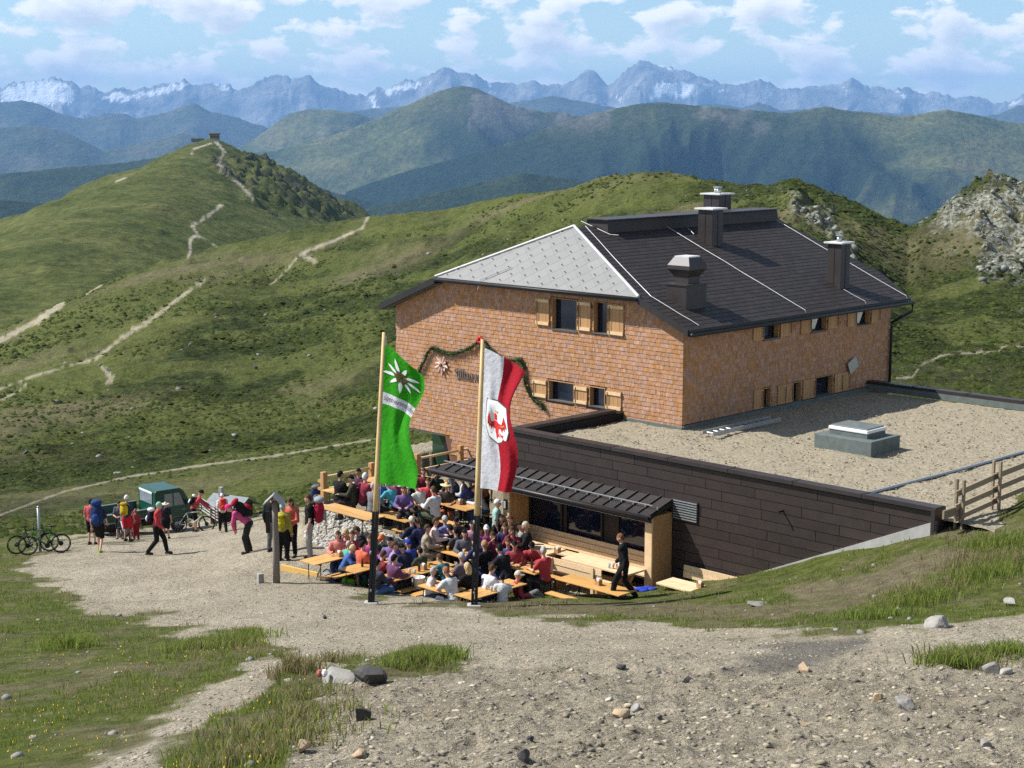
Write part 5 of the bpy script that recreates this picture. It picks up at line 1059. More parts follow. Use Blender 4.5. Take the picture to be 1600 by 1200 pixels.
for m_ in (fw, fr_, fgr):
    nt = m_.node_tree; p = nt.nodes['Principled BSDF']; o_ = [n for n in nt.nodes if n.type == 'OUTPUT_MATERIAL'][0]; tr = nt.nodes.new('ShaderNodeBsdfTranslucent'); ms = nt.nodes.new('ShaderNodeMixShader'); ms.inputs[0].default_value = .5
    src = p.inputs['Base Color'].links[0].from_socket; nt.links.new(src, tr.inputs[0]); nt.links.new(p.outputs[0], ms.inputs[1]); nt.links.new(tr.outputs[0], ms.inputs[2]); nt.links.new(ms.outputs[0], o_.inputs[0])
F1 = Flag(P1+D1*(L1*.955)+np.array([.05, -.06, 0]), D1, 3.42, .92, .72, .0, .4, .055)
g1 = flag_cloth(F1, 'flag', [fgr, fw], lambda u, w: 1 if .345 < w < .425 else 0); tag(g1, 'bright green flag with white edelweiss and lettered white band', 'flag', 'flags flying in front of the terrace')
EC = (.46, .175); pol = []
for i in range(9):
    a = i*2*math.pi/9+.2; l = .42 if i % 2 else .50; wd = .36
    ca = lambda r, b: (EC[0]+r*math.cos(b), EC[1]+r*math.sin(b)*F1.W/F1.H*.95)
    pol.append((ca(l*.5, a), [ca(.05, a), ca(l*.5, a-wd*.55), ca(l*.8, a-wd*.25), ca(l, a), ca(l*.8, a+wd*.25), ca(l*.5, a+wd*.55)]))
flag_shape(F1, g1, 'edelweiss', M['white'], pol, .014)
pol = []
for i in range(7):
    a = i*2*math.pi/6; c = (EC[0]+(.115*math.cos(a) if i < 6 else 0), EC[1]+(-.115*-math.sin(a)*F1.W/F1.H if i < 6 else 0)); pol.append((c, [(c[0]+.062*math.cos(b*.785), c[1]+.062*math.sin(b*.785)*F1.W/F1.H) for b in range(8)]))
flag_shape(F1, g1, 'flower_head', cloth((.10, .075, .03)), pol, .022, 3)
flag_text(F1, g1, 'alpenvereinshütte', .03, .97, .395, cloth((.08, .08, .09)))
F2 = Flag(P2+D2*(L2*.968)+np.array([.06, -.08, 0]), D2, 3.4, .86, .5, -.02, 2.1, .075)
g2 = flag_cloth(F2, 'flag', [fw, fr_], lambda u, w: 1 if u > .5 else 0); tag(g2, 'white and red flag with a red eagle on a white shield', 'flag', 'flags flying in front of the terrace')
SCN = (.50, .49); kk = F2.W/F2.H
def sh(sc): return [(SCN[0]+x*sc, SCN[1]+y*sc*kk) for x, y in ((-.36, -.55), (0, -.60), (.36, -.55), (.37, -.1), (.35, .2), (.24, .48), (0, .64), (-.24, .48), (-.35, .2), (-.37, -.1))]
flag_shape(F2, g2, 'shield_border', cloth((.10, .10, .11)), [(SCN, sh(1.06))], .010, 8); flag_shape(F2, g2, 'shield', M['white'], [(SCN, sh(1.0))], .017, 8)
E_ = lambda pts: [(SCN[0]+x, SCN[1]+.02+y*kk) for x, y in pts]
eag = [[(0, .05), [(-.06, -.1), (.06, -.1), (.09, .1), (.05, .25), (-.05, .25), (-.09, .1)]], [(0, -.2), [(-.05, -.12), (-.07, -.25), (-.12, -.27), (-.04, -.32), (.04, -.28), (.05, -.12)]], [(0, .34), [(-.03, .2), (-.09, .36), (-.03, .36), (0, .44), (.03, .36), (.09, .36), (.03, .2)]]]
for sgn in (-1, 1):
    eag.append([(sgn*.2, 0), [(sgn*.06, -.06), (sgn*.18, -.04), (sgn*.24, -.2), (sgn*.27, -.32), (sgn*.32, -.12), (sgn*.31, .06), (sgn*.26, .03), (sgn*.25, .14), (sgn*.2, .08), (sgn*.17, .2), (sgn*.13, .1), (sgn*.06, .12)]])
    eag.append([(sgn*.12, .3), [(sgn*.05, .2), (sgn*.14, .28), (sgn*.2, .27), (sgn*.15, .33), (sgn*.17, .4), (sgn*.11, .33)]])
flag_shape(F2, g2, 'eagle', cloth((.58, .03, .03)), [(E_([c])[0], E_(p)) for c, p in eag], .026, 4)
gold = cloth((.5, .36, .12)); [flag_shape(F2, g2, 'wing_clasp', gold, [(E_([(s*.2, -.0)])[0], E_([(s*.12, .02), (s*.2, .0), (s*.27, -.06), (s*.26, -.02), (s*.2, .03)]))], .033, 2) for s in (-1, 1)]; flag_shape(F2, g2, 'crown', gold, [(E_([(0, -.36)])[0], E_([(-.05, -.34), (-.06, -.42), (0, -.38), (.06, -.42), (.05, -.34)]))], .033, 2)
# ================================================================ garland, star, lettering on the front wall
def onfront(px, py, out=.1):
    d = ray(px, py); n = -E2; P0 = C0+n*out; return d*((P0@n)/(d@n))
gp = [onfront(*q) for q in ((650, 598), (654, 582), (662, 566), (668, 552), (675, 543), (684, 547), (700, 553), (715, 552), (735, 544), (752, 531), (762, 542), (775, 555), (790, 563), (806, 563), (814, 562), (818, 575), (819, 592), (824, 610), (833, 624), (846, 632), (852, 642))]
gl = MB(); dense = []
for a, b in zip(gp[:-1], gp[1:]):
    k = max(2, int(np.linalg.norm(b-a)/.03))
    for i in range(k): dense.append(a+(b-a)*i/k)
for c in dense:
    for _ in range(12):
        v = np.array([random.gauss(0, 1) for _ in range(3)]); v /= np.linalg.norm(v); l = random.uniform(.10, .19); p = np.cross(v, [random.random(), random.random(), .3]); p = p/np.linalg.norm(p)*.012; q = c+v*l; gl.add([c-p, c+p, q], [(0, 1, 2)])
gar = empty('garland', gp[9], 0, True); tag(gar, 'green fir garland swagged over the front shingle wall', 'garland')
o = gl.build('foliage', M['garland'], gar); o['kind'] = 'stuff'; b = MB(); b.path(gp, .03, 5); b.build('rope', M['garland'], gar)
bw_ = MB()
for i in range(7): a = i*.9; bw_.ell(gp[9]+E1*.09*math.cos(a)+UZ*.09*math.sin(a)-E2*.06, (.06, .06, .06), 7, 5)
bw_.build('ribbon_bow', M['red'], gar, True)
ew = empty('edelweiss_emblem', onfront(690, 570, .06), 0, True); tag(ew, 'pale pinkish edelweiss emblem fixed on the front shingle wall', 'emblem'); ec = onfront(690, 570, .07)
pk = mat('pale_pink_wood', (.66, .47, .40), (.55, .36, .30), 6, .6)
for i in range(10):
    a = i*.628+.2; l = .38 if i % 2 else .30; d = E1*math.cos(a)+UZ*math.sin(a); n_ = E1*-math.sin(a)+UZ*math.cos(a); b = MB(); b.hexa([ec+d*.04-n_*.02, ec+d*l*.6-n_*.06, ec+d*l*.6+n_*.06, ec+d*.04+n_*.02]+[ec-E2*.03+d*.04-n_*.02, ec-E2*.05+d*l*.95-n_*.012, ec-E2*.05+d*l*.95+n_*.012, ec-E2*.03+d*.04+n_*.02]); b.build('petal', pk, ew)
b = MB(); b.ell(ec-E2*.05, (.07, .07, .07), 8, 6); b.build('flower_head', mat('wood_brown', (.3, .17, .1), (.24, .13, .08), 6, .7), ew, True)
def wall_text(text, px, py, size, label):
    cu = bpy.data.curves.new('lettering', 'FONT'); cu.body = text; cu.size = size; cu.extrude = .02; cu.resolution_u = 2; cu.materials.append(mat('grey_iron_letters', (.16, .14, .13), (.11, .10, .09), 6, .6))
    ob = bpy.data.objects.new('lettering', cu); COL.objects.link(ob); ob.matrix_world = Matrix(((-E1[0], 0, -E2[0], 0), (-E1[1], 0, -E2[1], 0), (0, 1, 0, 0), (0, 0, 0, 1))); ob.location = tuple(onfront(px, py, .08)); mt = ob.matrix_world.copy(); bpy.context.view_layer.update(); me = bpy.data.meshes.new_from_object(ob.evaluated_get(bpy.context.evaluated_depsgraph_get())); mt.translation = ob.location; bpy.data.objects.remove(ob); ob = put('lettering', me); ob.matrix_world = mt; tag(ob, label, 'lettering', None); return ob
wall_text('Sillianer Hütte', 710, 588, .42, 'dark grey lettering on the front shingle wall under the garland')

# ================================================================ furniture
def local_thing(name, parts):
    r = empty(name); ch = []
    for nm, mb, m_, kw in parts: me = mb.mesh(nm, m_, kw.get('smooth', False)); o = put(nm, me, r, kw.get('bevel', 0)); ch.append(o)
    KIDS[r.name] = ch; return r
def hide_proto(o):      # drop a prototype once its copies stand
    for c in KIDS.get(o.name, []): bpy.data.objects.remove(c)
    bpy.data.objects.remove(o)
def legs(mb, x, w, h, r=.016):
    for q in (-1, 1): mb.tube((x, q*w, h), (x, q*w*.96, 0), r, n=6)
    mb.tube((x, -w, .12), (x, w, .12), r*.8, n=6); mb.tube((x, -w, h-.05), (x, w, h-.05), r, n=6); mb.tube((x, 0, .12), (x*.55, 0, h-.03), r*.7, n=6)
def mk_table():
    t = []
    for i, y in enumerate((-.17, .17)): b = MB(); b.box((0, y, .755), (2.2, .335, .03)); t.append(('board', b, M['beer'], {'bevel': .006}))
    for x in (-.8, .8): b = MB(); legs(b, x, .27, .735); t.append(('leg_frame', b, M['beer_leg'], {}))
    return local_thing('beer_table', t)
def mk_bench():
    b = MB(); b.box((0, 0, .455), (2.2, .26, .03)); t = [('seat_board', b, M['beer'], {'bevel': .006})]
    for x in (-.8, .8): b = MB(); legs(b, x, .105, .435, .014); t.append(('leg_frame', b, M['beer_leg'], {}))
    return local_thing('beer_bench', t)
TBL, BEN = mk_table(), mk_bench()
def place(proto, P, rz, label, cat, group, scale=(1, 1, 1)):
    c = copy_tree(proto); c.location = tuple(float(q) for q in P); c.rotation_euler = (0, 0, rz); c.scale = scale; tag(c, label, cat, group); return c
A1 = math.atan2(E1[1], E1[0]); A2 = math.atan2(E2[1], E2[0])
# (centre px of the top, level, direction, length factor, description, benches on which sides (+1 = far side, -1 = near side))
TABLES = [((520, 869), Z_LOW, A2, .8, 'the narrow table nearest the plank kerb', (-1,)), ((572, 884), Z_LOW, A2, .6, 'the short table behind the green flag pole', (1,)),
          ((652, 891), Z_LOW, A2, 1.0, 'the long table with bottles left of the second pole', (1,)), ((705, 859), Z_LOW, A1, 1.0, 'the long table in the middle of the crowd', (-1, 1)),
          ((767, 920), Z_LOW, A2, .9, 'the table right of the white and red flag pole', (1,)), ((815, 884), Z_LOW, A1, .75, 'the table with two brown bottles', (1,)),
          ((690, 917), Z_LOW, A1, .5, 'the small table by the white bucket', ()), ((930, 913), Z_LOW, A1, 1.0, 'the empty table in front of the timber bench', (-1,)),
          ((548, 799), Z_UP, A1, 1.05, 'the bare table at the edge of the stone bank', ()), ((548, 761), Z_UP, A2, .8, 'the table by the terrace railing', (-1,)),
          ((638, 780), Z_UP, A1, .8, 'the orange table behind the cyan jacket', (-1, 1)), ((717, 789), Z_UP, A1, .6, 'the orange table beside the steel canopy post', (1,)),
          ((662, 748), Z_UP, A1, .7, 'the far table under the canopy corner', (-1,)), ((600, 746), Z_UP, A2, .8, 'the far table behind the green flag', (1,))]
for (px, py), zl_, ang, k, ds, bs in TABLES:
    P = G(px, py, zl_+.77); P[2] = zl_
    place(TBL, P, ang, 'orange varnished beer table, '+ds, 'table', 'folding beer tables on the terrace', (k, 1, 1))
    n = np.array([-math.sin(ang), math.cos(ang), 0]); n = n if n[1] > 0 else -n
    for b_ in bs: place(BEN, P+n*.62*b_, ang+random.uniform(-.03, .03), 'bench on the %s side of %s' % ('far' if b_ > 0 else 'near', ds), 'bench', 'folding beer benches on the terrace', (k, 1, 1))
for (px, py), zl_, ang, k, lb in (((612, 808), Z_UP, A1, .7, 'folding bench standing right of the bare edge table'), ((652, 917), Z_LOW, A2, .55, 'short bench carrying the white bucket'), ((664, 925), Z_LOW, A2, .4, 'stub of bench in front of the bucket bench'), ((1023, 927), Z_LOW, A2-.25, .85, 'bright orange bench end beside the timber bay post'), ((640, 832), Z_UP-.35, A1, .6, 'folding bench below the end of the stone bank'), ((685, 812), Z_UP, A1, .7, 'folding bench at the foot of the steel canopy post'), ((790, 905), Z_LOW, A1, .5, 'bench behind the lounging person in red')):
    P = G(px, py, zl_+.46); P[2] = zl_; place(BEN, P, ang, lb, 'bench', 'folding beer benches on the terrace', (k, 1, 1))
hide_proto(TBL); hide_proto(BEN)
# heavy timber tables along the bay
def timber_table(s, t, L, w, h, label, cat='table', bench=False):
    r = empty('timber_table' if not bench else 'timber_bench', W(s, t, Z_LOW), 0, True); tag(r, label, cat, 'heavy pale timber furniture under the canopy'); n = 3 if w > .5 else 2
    for i in range(n): b = MB(); b.box(W(s, t-w/2+(i+.5)*w/n, Z_LOW+h-.03), (L, w/n-.008, .055), AX); b.build('plank', M['larch_h'], r, bevel=.008)
    for q in (-1, 1):
        for a_ in (-1, 1): b = MB(); p = W(s+q*(L/2-.3), t-a_*w*.42, Z_LOW); e = W(s+q*(L/2-.3)+.01*a_, t+a_*w*.36, Z_LOW+h-.06); d = (e-p)/np.linalg.norm(e-p); x = E1; y = np.cross(d, x); b.box((p+e)/2, (.09-.004*a_, .11, np.linalg.norm(e-p)), np.array([x, y, d])); b.build('leg', M['larch'], r)
    b = MB(); b.box(W(s, t, Z_LOW+h*.5), (L-.6, .06, .1), AX); b.build('stretcher', M['larch'], r); return r
timber_table(.55, -5.98, 1.9, .8, .78, 'pale timber table with crossed legs at the left end of the bay'); timber_table(-2.1, -5.95, 2.4, .78, .78, 'long pale timber table at the right end of the bay')
timber_table(.2, -6.75, 1.2, .34, .46, 'short timber bench with crossed legs by the grey-haired person in red', 'bench', True)
wb = empty('wall_bench', W(-.8, TW-.4, Z_LOW), 0, True); tag(wb, 'long built-in pale timber bench with high back along the bay windows', 'bench')
for i in range(2): b = MB(); b.box(W(-.8, TW-.48+i*.2, Z_LOW+.46), (5.3, .19, .045), AX); b.build('seat_plank', M['larch_h'], wb)
for i in range(3): b = MB(); b.box(W(-.8, TW-.16+.018*i, Z_LOW+.60+i*.15), (5.3, .04, .145), AX); b.build('back_plank', M['larch_h'], wb)
for i in range(5): b = MB(); b.box(W(-3.3+i*1.25, TW-.35, Z_LOW+.22), (.07, .36, .43), AX); b.build('support', M['larch'], wb)
bb = empty('backed_bench', W(-1.75, -6.75, Z_LOW), 0, True); tag(bb, 'timber bench with a plank backrest turned away from us', 'bench', 'heavy pale timber furniture under the canopy')
for i in range(2): b = MB(); b.box(W(-1.75, -6.6+i*.17, Z_LOW+.45), (2.1, .16, .045), AX); b.build('seat_plank', M['larch_h'], bb)
for i in range(2): b = MB(); b.box(W(-1.75, -6.78-.02*i, Z_LOW+.64+i*.17), (2.1, .035, .165), AX); b.build('back_plank', M['larch_h'], bb)
for q in (-.75, .75): b = MB(); b.box(W(-1.75+q, -6.83, Z_LOW+.45), (.09, .05, .9), AX); b.build('stile', M['larch_h'], bb); b = MB(); b.box(W(-1.75+q, -6.5, Z_LOW+.21), (.08, .36, .42), AX); b.build('leg', M['larch'], bb)
timber_table(-4.85, -5.95, 1.2, .7, .76, 'pale timber table just outside the bay on the right')
ob_ = empty('outer_bench', W(-5.3, TW-.45, Z_LOW), 0, True); tag(ob_, 'pale timber bench with backrest against the dark clad wall', 'bench')
for i in range(2): b = MB(); b.box(W(-5.0, TW-.55+i*.2, Z_LOW+.48), (1.9, .19, .045), AX); b.build('seat_plank', M['larch_h'], ob_)
for i in range(2): b = MB(); b.box(W(-5.0, TW-.2+.02*i, Z_LOW+.66+i*.17), (1.9, .04, .165), AX); b.build('back_plank', M['larch_h'], ob_)
for q in (-.8, .8): b = MB(); b.box(W(-5+q, TW-.42, Z_LOW+.23), (.08, .4, .45), AX); b.build('support', M['larch'], ob_)
bc = MB()
P = G(1008, 921, Z_LOW+.5); 
for i in range(5): bc.ell(P+np.array([random.uniform(-.2, .2), random.uniform(-.1, .1), random.uniform(-.05, .05)]), (.14, .1, .06), 9, 6)
o = bc.build('blue_jacket', cloth((.03, .06, .42)), None, True); tag(o, 'crumpled blue jacket lying beside the timber bay post', 'jacket')
# planks edging the terrace
for a, b_, lb in (((440, 893), (497, 906), 'bright yellow plank kerb between the wooden post and the terrace'),):
    p, q = G(*a, Z_LOW+.05), G(*b_, Z_LOW+.05); d = (q-p)/np.linalg.norm(q-p); n_ = np.cross(UZ, d); b = MB(); b.box((p+q)/2+UZ*.06, (np.linalg.norm(q-p), .06, .3), np.array([d, n_, UZ])); tag(b.build('plank_kerb', mat('fresh_yellow_plank', (.72, .46, .14), (.62, .37, .09), 4, .6, .1, stretch=(1, 6, 6)), None, bevel=.01), lb, 'plank')
# condiment holders, bottles, glasses
def holder(px, py, z, lb):
    P = G(px, py, z+.10); P[2] = z; r = empty('cutlery_box', P, A1); tag(r, lb, 'cutlery box', 'wooden cutlery boxes on the tables')
    for x in (-.07, .07): b = MB(); b.box((x, 0, .07), (.012, .13, .14)); put('side', b.mesh('side', M['larch']), r)
    for y in (-.06, .06): b = MB(); b.box((0, y, .055), (.128, .01, .11)); put('side', b.mesh('side', M['larch']), r)
    b = MB(); b.box((0, 0, .006), (.128, .11, .01)); put('base', b.mesh('base', M['larch']), r)
    b = MB(); b.box((0, 0, .09), (.1, .05, .16)); put('napkins', b.mesh('napkins', M['white']), r)
ZT = Z_LOW+.772; ZTT = Z_LOW+.782
for px, py, z, lb in ((530, 864, ZT, 'cutlery box on the narrow table nearest the plank kerb'), (662, 884, ZT, 'cutlery box on the long table left of the second pole'), (935, 908, ZT, 'cutlery box on the empty table'), (871, 858, ZTT, 'cutlery box on the timber table at the left of the bay'), (968, 884, ZTT, 'cutlery box on the long timber table near the person in black'), (1094, 912, ZTT-.02, 'cutlery box on the timber table outside the bay'), (552, 757, Z_UP+.772, 'cutlery box on the table by the railing'), (718, 783, Z_UP+.772, 'cutlery box on the orange table by the steel post')): holder(px, py, z, lb)
bmat = mat('brown_bottle', (.06, .02, .008), (.05, .016, .006), 5, .08, spec=.6); cmat = mat('clear_glassware', (.55, .56, .55), (.45, .46, .46), 5, .08, spec=.7)
def bottle(px, py, z, lb, m_=bmat):
    P = G(px, py, z+.1); P[2] = z; b = MB(); b.lathe((0, 0, 0), [(.033, 0), (.036, .02), (.036, .15), (.015, .2), (.013, .245)], 10); o = put('bottle', b.mesh('bottle', m_, True)); o.location = tuple(P); tag(o, lb, 'bottle', 'bottles on the tables')
def tumbler(px, py, z, lb, m_=cmat):
    P = G(px, py, z+.06); P[2] = z; b = MB(); b.lathe((0, 0, 0), [(.03, 0), (.04, .13), (.036, .13), (.028, .012), (.002, .012)], 10); o = put('drinking_glass', b.mesh('drinking_glass', m_, True)); o.location = tuple(P); tag(o, lb, 'glass', 'glasses on the tables')
bottle(817, 878, ZT, 'left of the two brown bottles on the short table'); bottle(831, 882, ZT, 'right of the two brown bottles on the short table'); bottle(655, 887, ZT, 'brown bottle next to the cutlery box on the long table'); bottle(566, 880, ZT, 'brown bottle on the table behind the green flag pole')
beer = mat('beer_glass', (.62, .36, .05), (.55, .30, .04), 5, .1, spec=.6)
tumbler(640, 892, ZT, 'clear glass on the near part of the long table'); tumbler(648, 893, ZT, 'second clear glass on the long table'); tumbler(670, 883, ZT, 'glass of beer on the long table', beer); tumbler(700, 857, ZT, 'glass of beer on the middle table', beer); tumbler(760, 917, ZT, 'clear glass on the table right of the second pole'); tumbler(768, 920, ZT, 'taller clear glass beside it near the white shirt'); tumbler(952, 884, ZTT, 'clear glass on the long timber table'); tumbler(958, 885, ZTT, 'second clear glass on the long timber table'); tumbler(725, 862, ZT, 'clear glass at the right end of the middle table')
P = G(655, 913, Z_LOW+.47+.1); P[2] = Z_LOW+.472; bu = empty('bucket', P); tag(bu, 'white plastic bucket standing on a short bench', 'bucket'); b = MB(); b.lathe((0, 0, 0), [(.13, 0), (.155, .28), (.165, .28), (.165, .3), (.145, .3), (.12, .02), (.002, .02)], 16); put('pail', b.mesh('pail', M['white'], True), bu); b = MB(); b.path([(-.16, 0, .27), (-.15, .05, .2), (0, .17, .17), (.15, .05, .2), (.16, 0, .27)], .004, 5); put('handle', b.mesh('handle', M['galv']), bu)
# ================================================================ people: a few body poses, grown as one skin, dressed
def remeshed(mb, name, voxel, smooth=3):
    me = mb.mesh(name+'_src', M['skin']); o = put(name+'_src', me); r = o.modifiers.new('r', 'REMESH'); r.mode = 'VOXEL'; r.voxel_size = voxel; r.use_smooth_shade = True
    s = o.modifiers.new('s', 'SMOOTH'); s.iterations = smooth; s.factor = .5
    bpy.context.view_layer.update(); dg = bpy.context.evaluated_depsgraph_get(); out = bpy.data.meshes.new_from_object(o.evaluated_get(dg)); out.name = name; bpy.data.objects.remove(o); bpy.data.meshes.remove(me); return out
def chain(mb, pts, rs, grow=0):
    for (p, q), (a, b) in zip(zip(pts[:-1], pts[1:]), zip(rs[:-1], rs[1:])): mb.tube(p, q, a+grow, b+grow, 10); mb.ell(p, a+grow, 10, 6); mb.ell(q, b+grow, 10, 6)
V3 = lambda *a: np.array(a, float)
def pose(**k): return k
POSES = {}
def add_pose(name, hip, chest, head, el, wr, er, wrr, kl, al, kr, ar, yaw=0, nod=0):
    POSES[name] = dict(hip=V3(*hip), chest=V3(*chest), head=V3(*head), el=(V3(*el), V3(*er)), wr=(V3(*wr), V3(*wrr)), kn=(V3(*kl), V3(*kr)), an=(V3(*al), V3(*ar)), yaw=yaw, nod=nod)
# local frame: +y forward, +x right, origin on the ground under the body
add_pose('sit', (0, 0, .53), (0, .05, .95), (0, .09, 1.26), (-.27, .16, .80), (-.14, .42, .80), (.27, .16, .80), (.14, .42, .80), (-.12, .46, .52), (-.12, .42, .09), (.12, .46, .52), (.12, .42, .09))
add_pose('lean', (0, 0, .53), (0, .20, .92), (0, .33, 1.20), (-.29, .33, .80), (-.10, .56, .81), (.29, .33, .80), (.10, .56, .81), (-.14, .46, .52), (-.16, .30, .09), (.14, .46, .52), (.12, .48, .09), 0, .35)
add_pose('turn', (0, 0, .53), (.02, .06, .95), (.04, .11, 1.26), (-.26, .18, .78), (-.18, .45, .80), (.26, .22, .86), (.08, .24, 1.14), (-.12, .46, .52), (-.12, .42, .09), (.12, .46, .52), (.16, .40, .09), .7, .05)
add_pose('side', (0, 0, .53), (-.03, .10, .95), (-.05, .16, 1.25), (-.28, .22, .80), (-.22, .48, .80), (.24, .10, .74), (.12, .30, .66), (-.12, .46, .52), (-.10, .46, .09), (.12, .46, .52), (.14, .36, .09), -.7, .1)
add_pose('stand', (0, 0, .96), (0, 0, 1.38), (0, .03, 1.66), (-.25, -.02, 1.12), (-.25, .06, .88), (.25, -.02, 1.12), (.25, .06, .88), (-.10, .03, .52), (-.12, 0, .09), (.10, .03, .52), (.12, 0, .09))
add_pose('walk', (0, 0, .95), (0, .05, 1.37), (0, .11, 1.65), (-.24, -.08, 1.12), (-.24, -.02, .88), (.24, .08, 1.12), (.22, .26, .96), (-.09, .22, .54), (-.09, .30, .11), (.09, .02, .52), (.09, -.30, .12), 0, .2)
add_pose('bow', (0, -.08, .93), (0, .28, 1.22), (0, .50, 1.40), (-.22, .38, .98), (-.12, .34, .74), (.22, .38, .98), (.12, .34, .74), (-.11, .06, .50), (-.12, -.02, .09), (.11, .02, .50), (.12, -.10, .09), 0, .9)
add_pose('handle', (0, -.05, .95), (0, .16, 1.33), (0, .28, 1.60), (-.28, .38, 1.16), (-.27, .60, 1.02), (.28, .38, 1.16), (.27, .60, 1.02), (-.10, .02, .51), (-.10, -.06, .09), (.10, .04, .51), (.10, .02, .09), 0, .5)
add_pose('carry', (0, 0, .95), (0, -.02, 1.38), (0, .04, 1.66), (-.24, .08, 1.12), (-.10, .30, 1.12), (.24, .08, 1.12), (.10, .30, 1.12), (-.10, .03, .52), (-.11, 0, .09), (.10, .03, .52), (.13, .03, .09), 0, .3)
add_pose('lounge', (0, 0, .20), (0, -.10, .60), (0, -.06, .90), (-.27, -.18, .40), (-.25, -.02, .18), (.27, .02, .42), (.16, .25, .40), (-.12, .42, .42), (-.12, .72, .09), (.12, .40, .30), (.14, .82, .10), .3, .1)
def head_parts(mb, c, yaw, nod):
    cy_, sy_ = math.cos(yaw), math.sin(yaw); cn, sn = math.cos(nod), math.sin(nod)
    X = V3(cy_, -sy_, 0); Y = V3(sy_*cn, cy_*cn, -sn); Z = V3(sy_*sn, cy_*sn, cn); return np.array([X, Y, Z])
def skin_head(mb, c, ax):
    o = len(mb.v); mb.ell(c, (.074, .094, .116), 14, 10, ax)
    for i in range(o, len(mb.v)):     # narrower jaw, flatter face
        q = V3(*mb.v[i])-c; x, y, z = q@ax[0], q@ax[1], q@ax[2]; t = max(0, -z/.116); x *= 1-.28*t; y = y*(1-.05*t)+(.012*t if y > 0 else 0); mb.v[i] = tuple(c+ax[0]*x+ax[1]*y+ax[2]*z)
    mb.hexa([c+ax[0]*x+ax[1]*y+ax[2]*z for z, w in ((-.028, .018), (.022, .008)) for x, y in ((-w, .086), (w, .086), (w*.6, .114 if z < 0 else .094), (-w*.6, .114 if z < 0 else .094))])   # nose
    for s in (-1, 1):
        mb.ell(c+ax[0]*s*.075+ax[1]*-.005, (.012, .02, .032), 6, 5, ax); mb.ell(c+ax[0]*s*.030+ax[1]*.083+ax[2]*.012, (.013, .010, .008), 6, 4, ax, 1)
    mb.ell(c+ax[1]*.086+ax[2]*-.056, (.024, .008, .008), 6, 4, ax, 2)
def skin_hand(mb, w, d):
    d = d/np.linalg.norm(d); a = np.cross(d, UZ); a = a/(np.linalg.norm(a)+1e-9); n_ = np.cross(a, d)
    mb.ell(w+d*.045, (.045, .05, .020), 8, 6, np.array([a, d, n_]))
    for i, l in enumerate((.062, .075, .070, .054)): b = w+d*.08+a*(-.032+.021*i); m_ = b+d*l*.5-n_*.006; mb.tube(b, m_, .0095, .009, 5); mb.tube(m_, m_+d*l*.45-n_*.02, .009, .007, 5)
    sgn = 1; b = w+d*.03+a*.036*sgn; mb.tube(b, b+d*.03+a*.022, .011, .010, 5); mb.tube(b+d*.03+a*.022, b+d*.058+a*.026, .010, .008, 5)
LIB = {}
def shoulder_pts(P):
    up = P['chest']-P['hip']; up = up/np.linalg.norm(up); sh = P['chest']+up*.05; return sh+V3(-.175, 0, 0), sh+V3(.175, 0, 0), up
def torso(mb, P, g):
    sl, sr, up = shoulder_pts(P); f = np.cross(up, V3(1, 0, 0)); ax = np.array([V3(1, 0, 0), -f, up]); h = P['hip']; c = P['chest']
    mb.ell(h+up*.03, (.165+g, .115+g, .13+g), 12, 8, ax); mb.ell(h+(c-h)*.45, (.15+g, .105+g, .17+g), 12, 8, ax); mb.ell(c-up*.05, (.175+g, .115+g, .19+g), 12, 8, ax); mb.tube(sl, sr, .062+g, n=10); mb.ell(sl, .066+g, 10, 6); mb.ell(sr, .066+g, 10, 6)
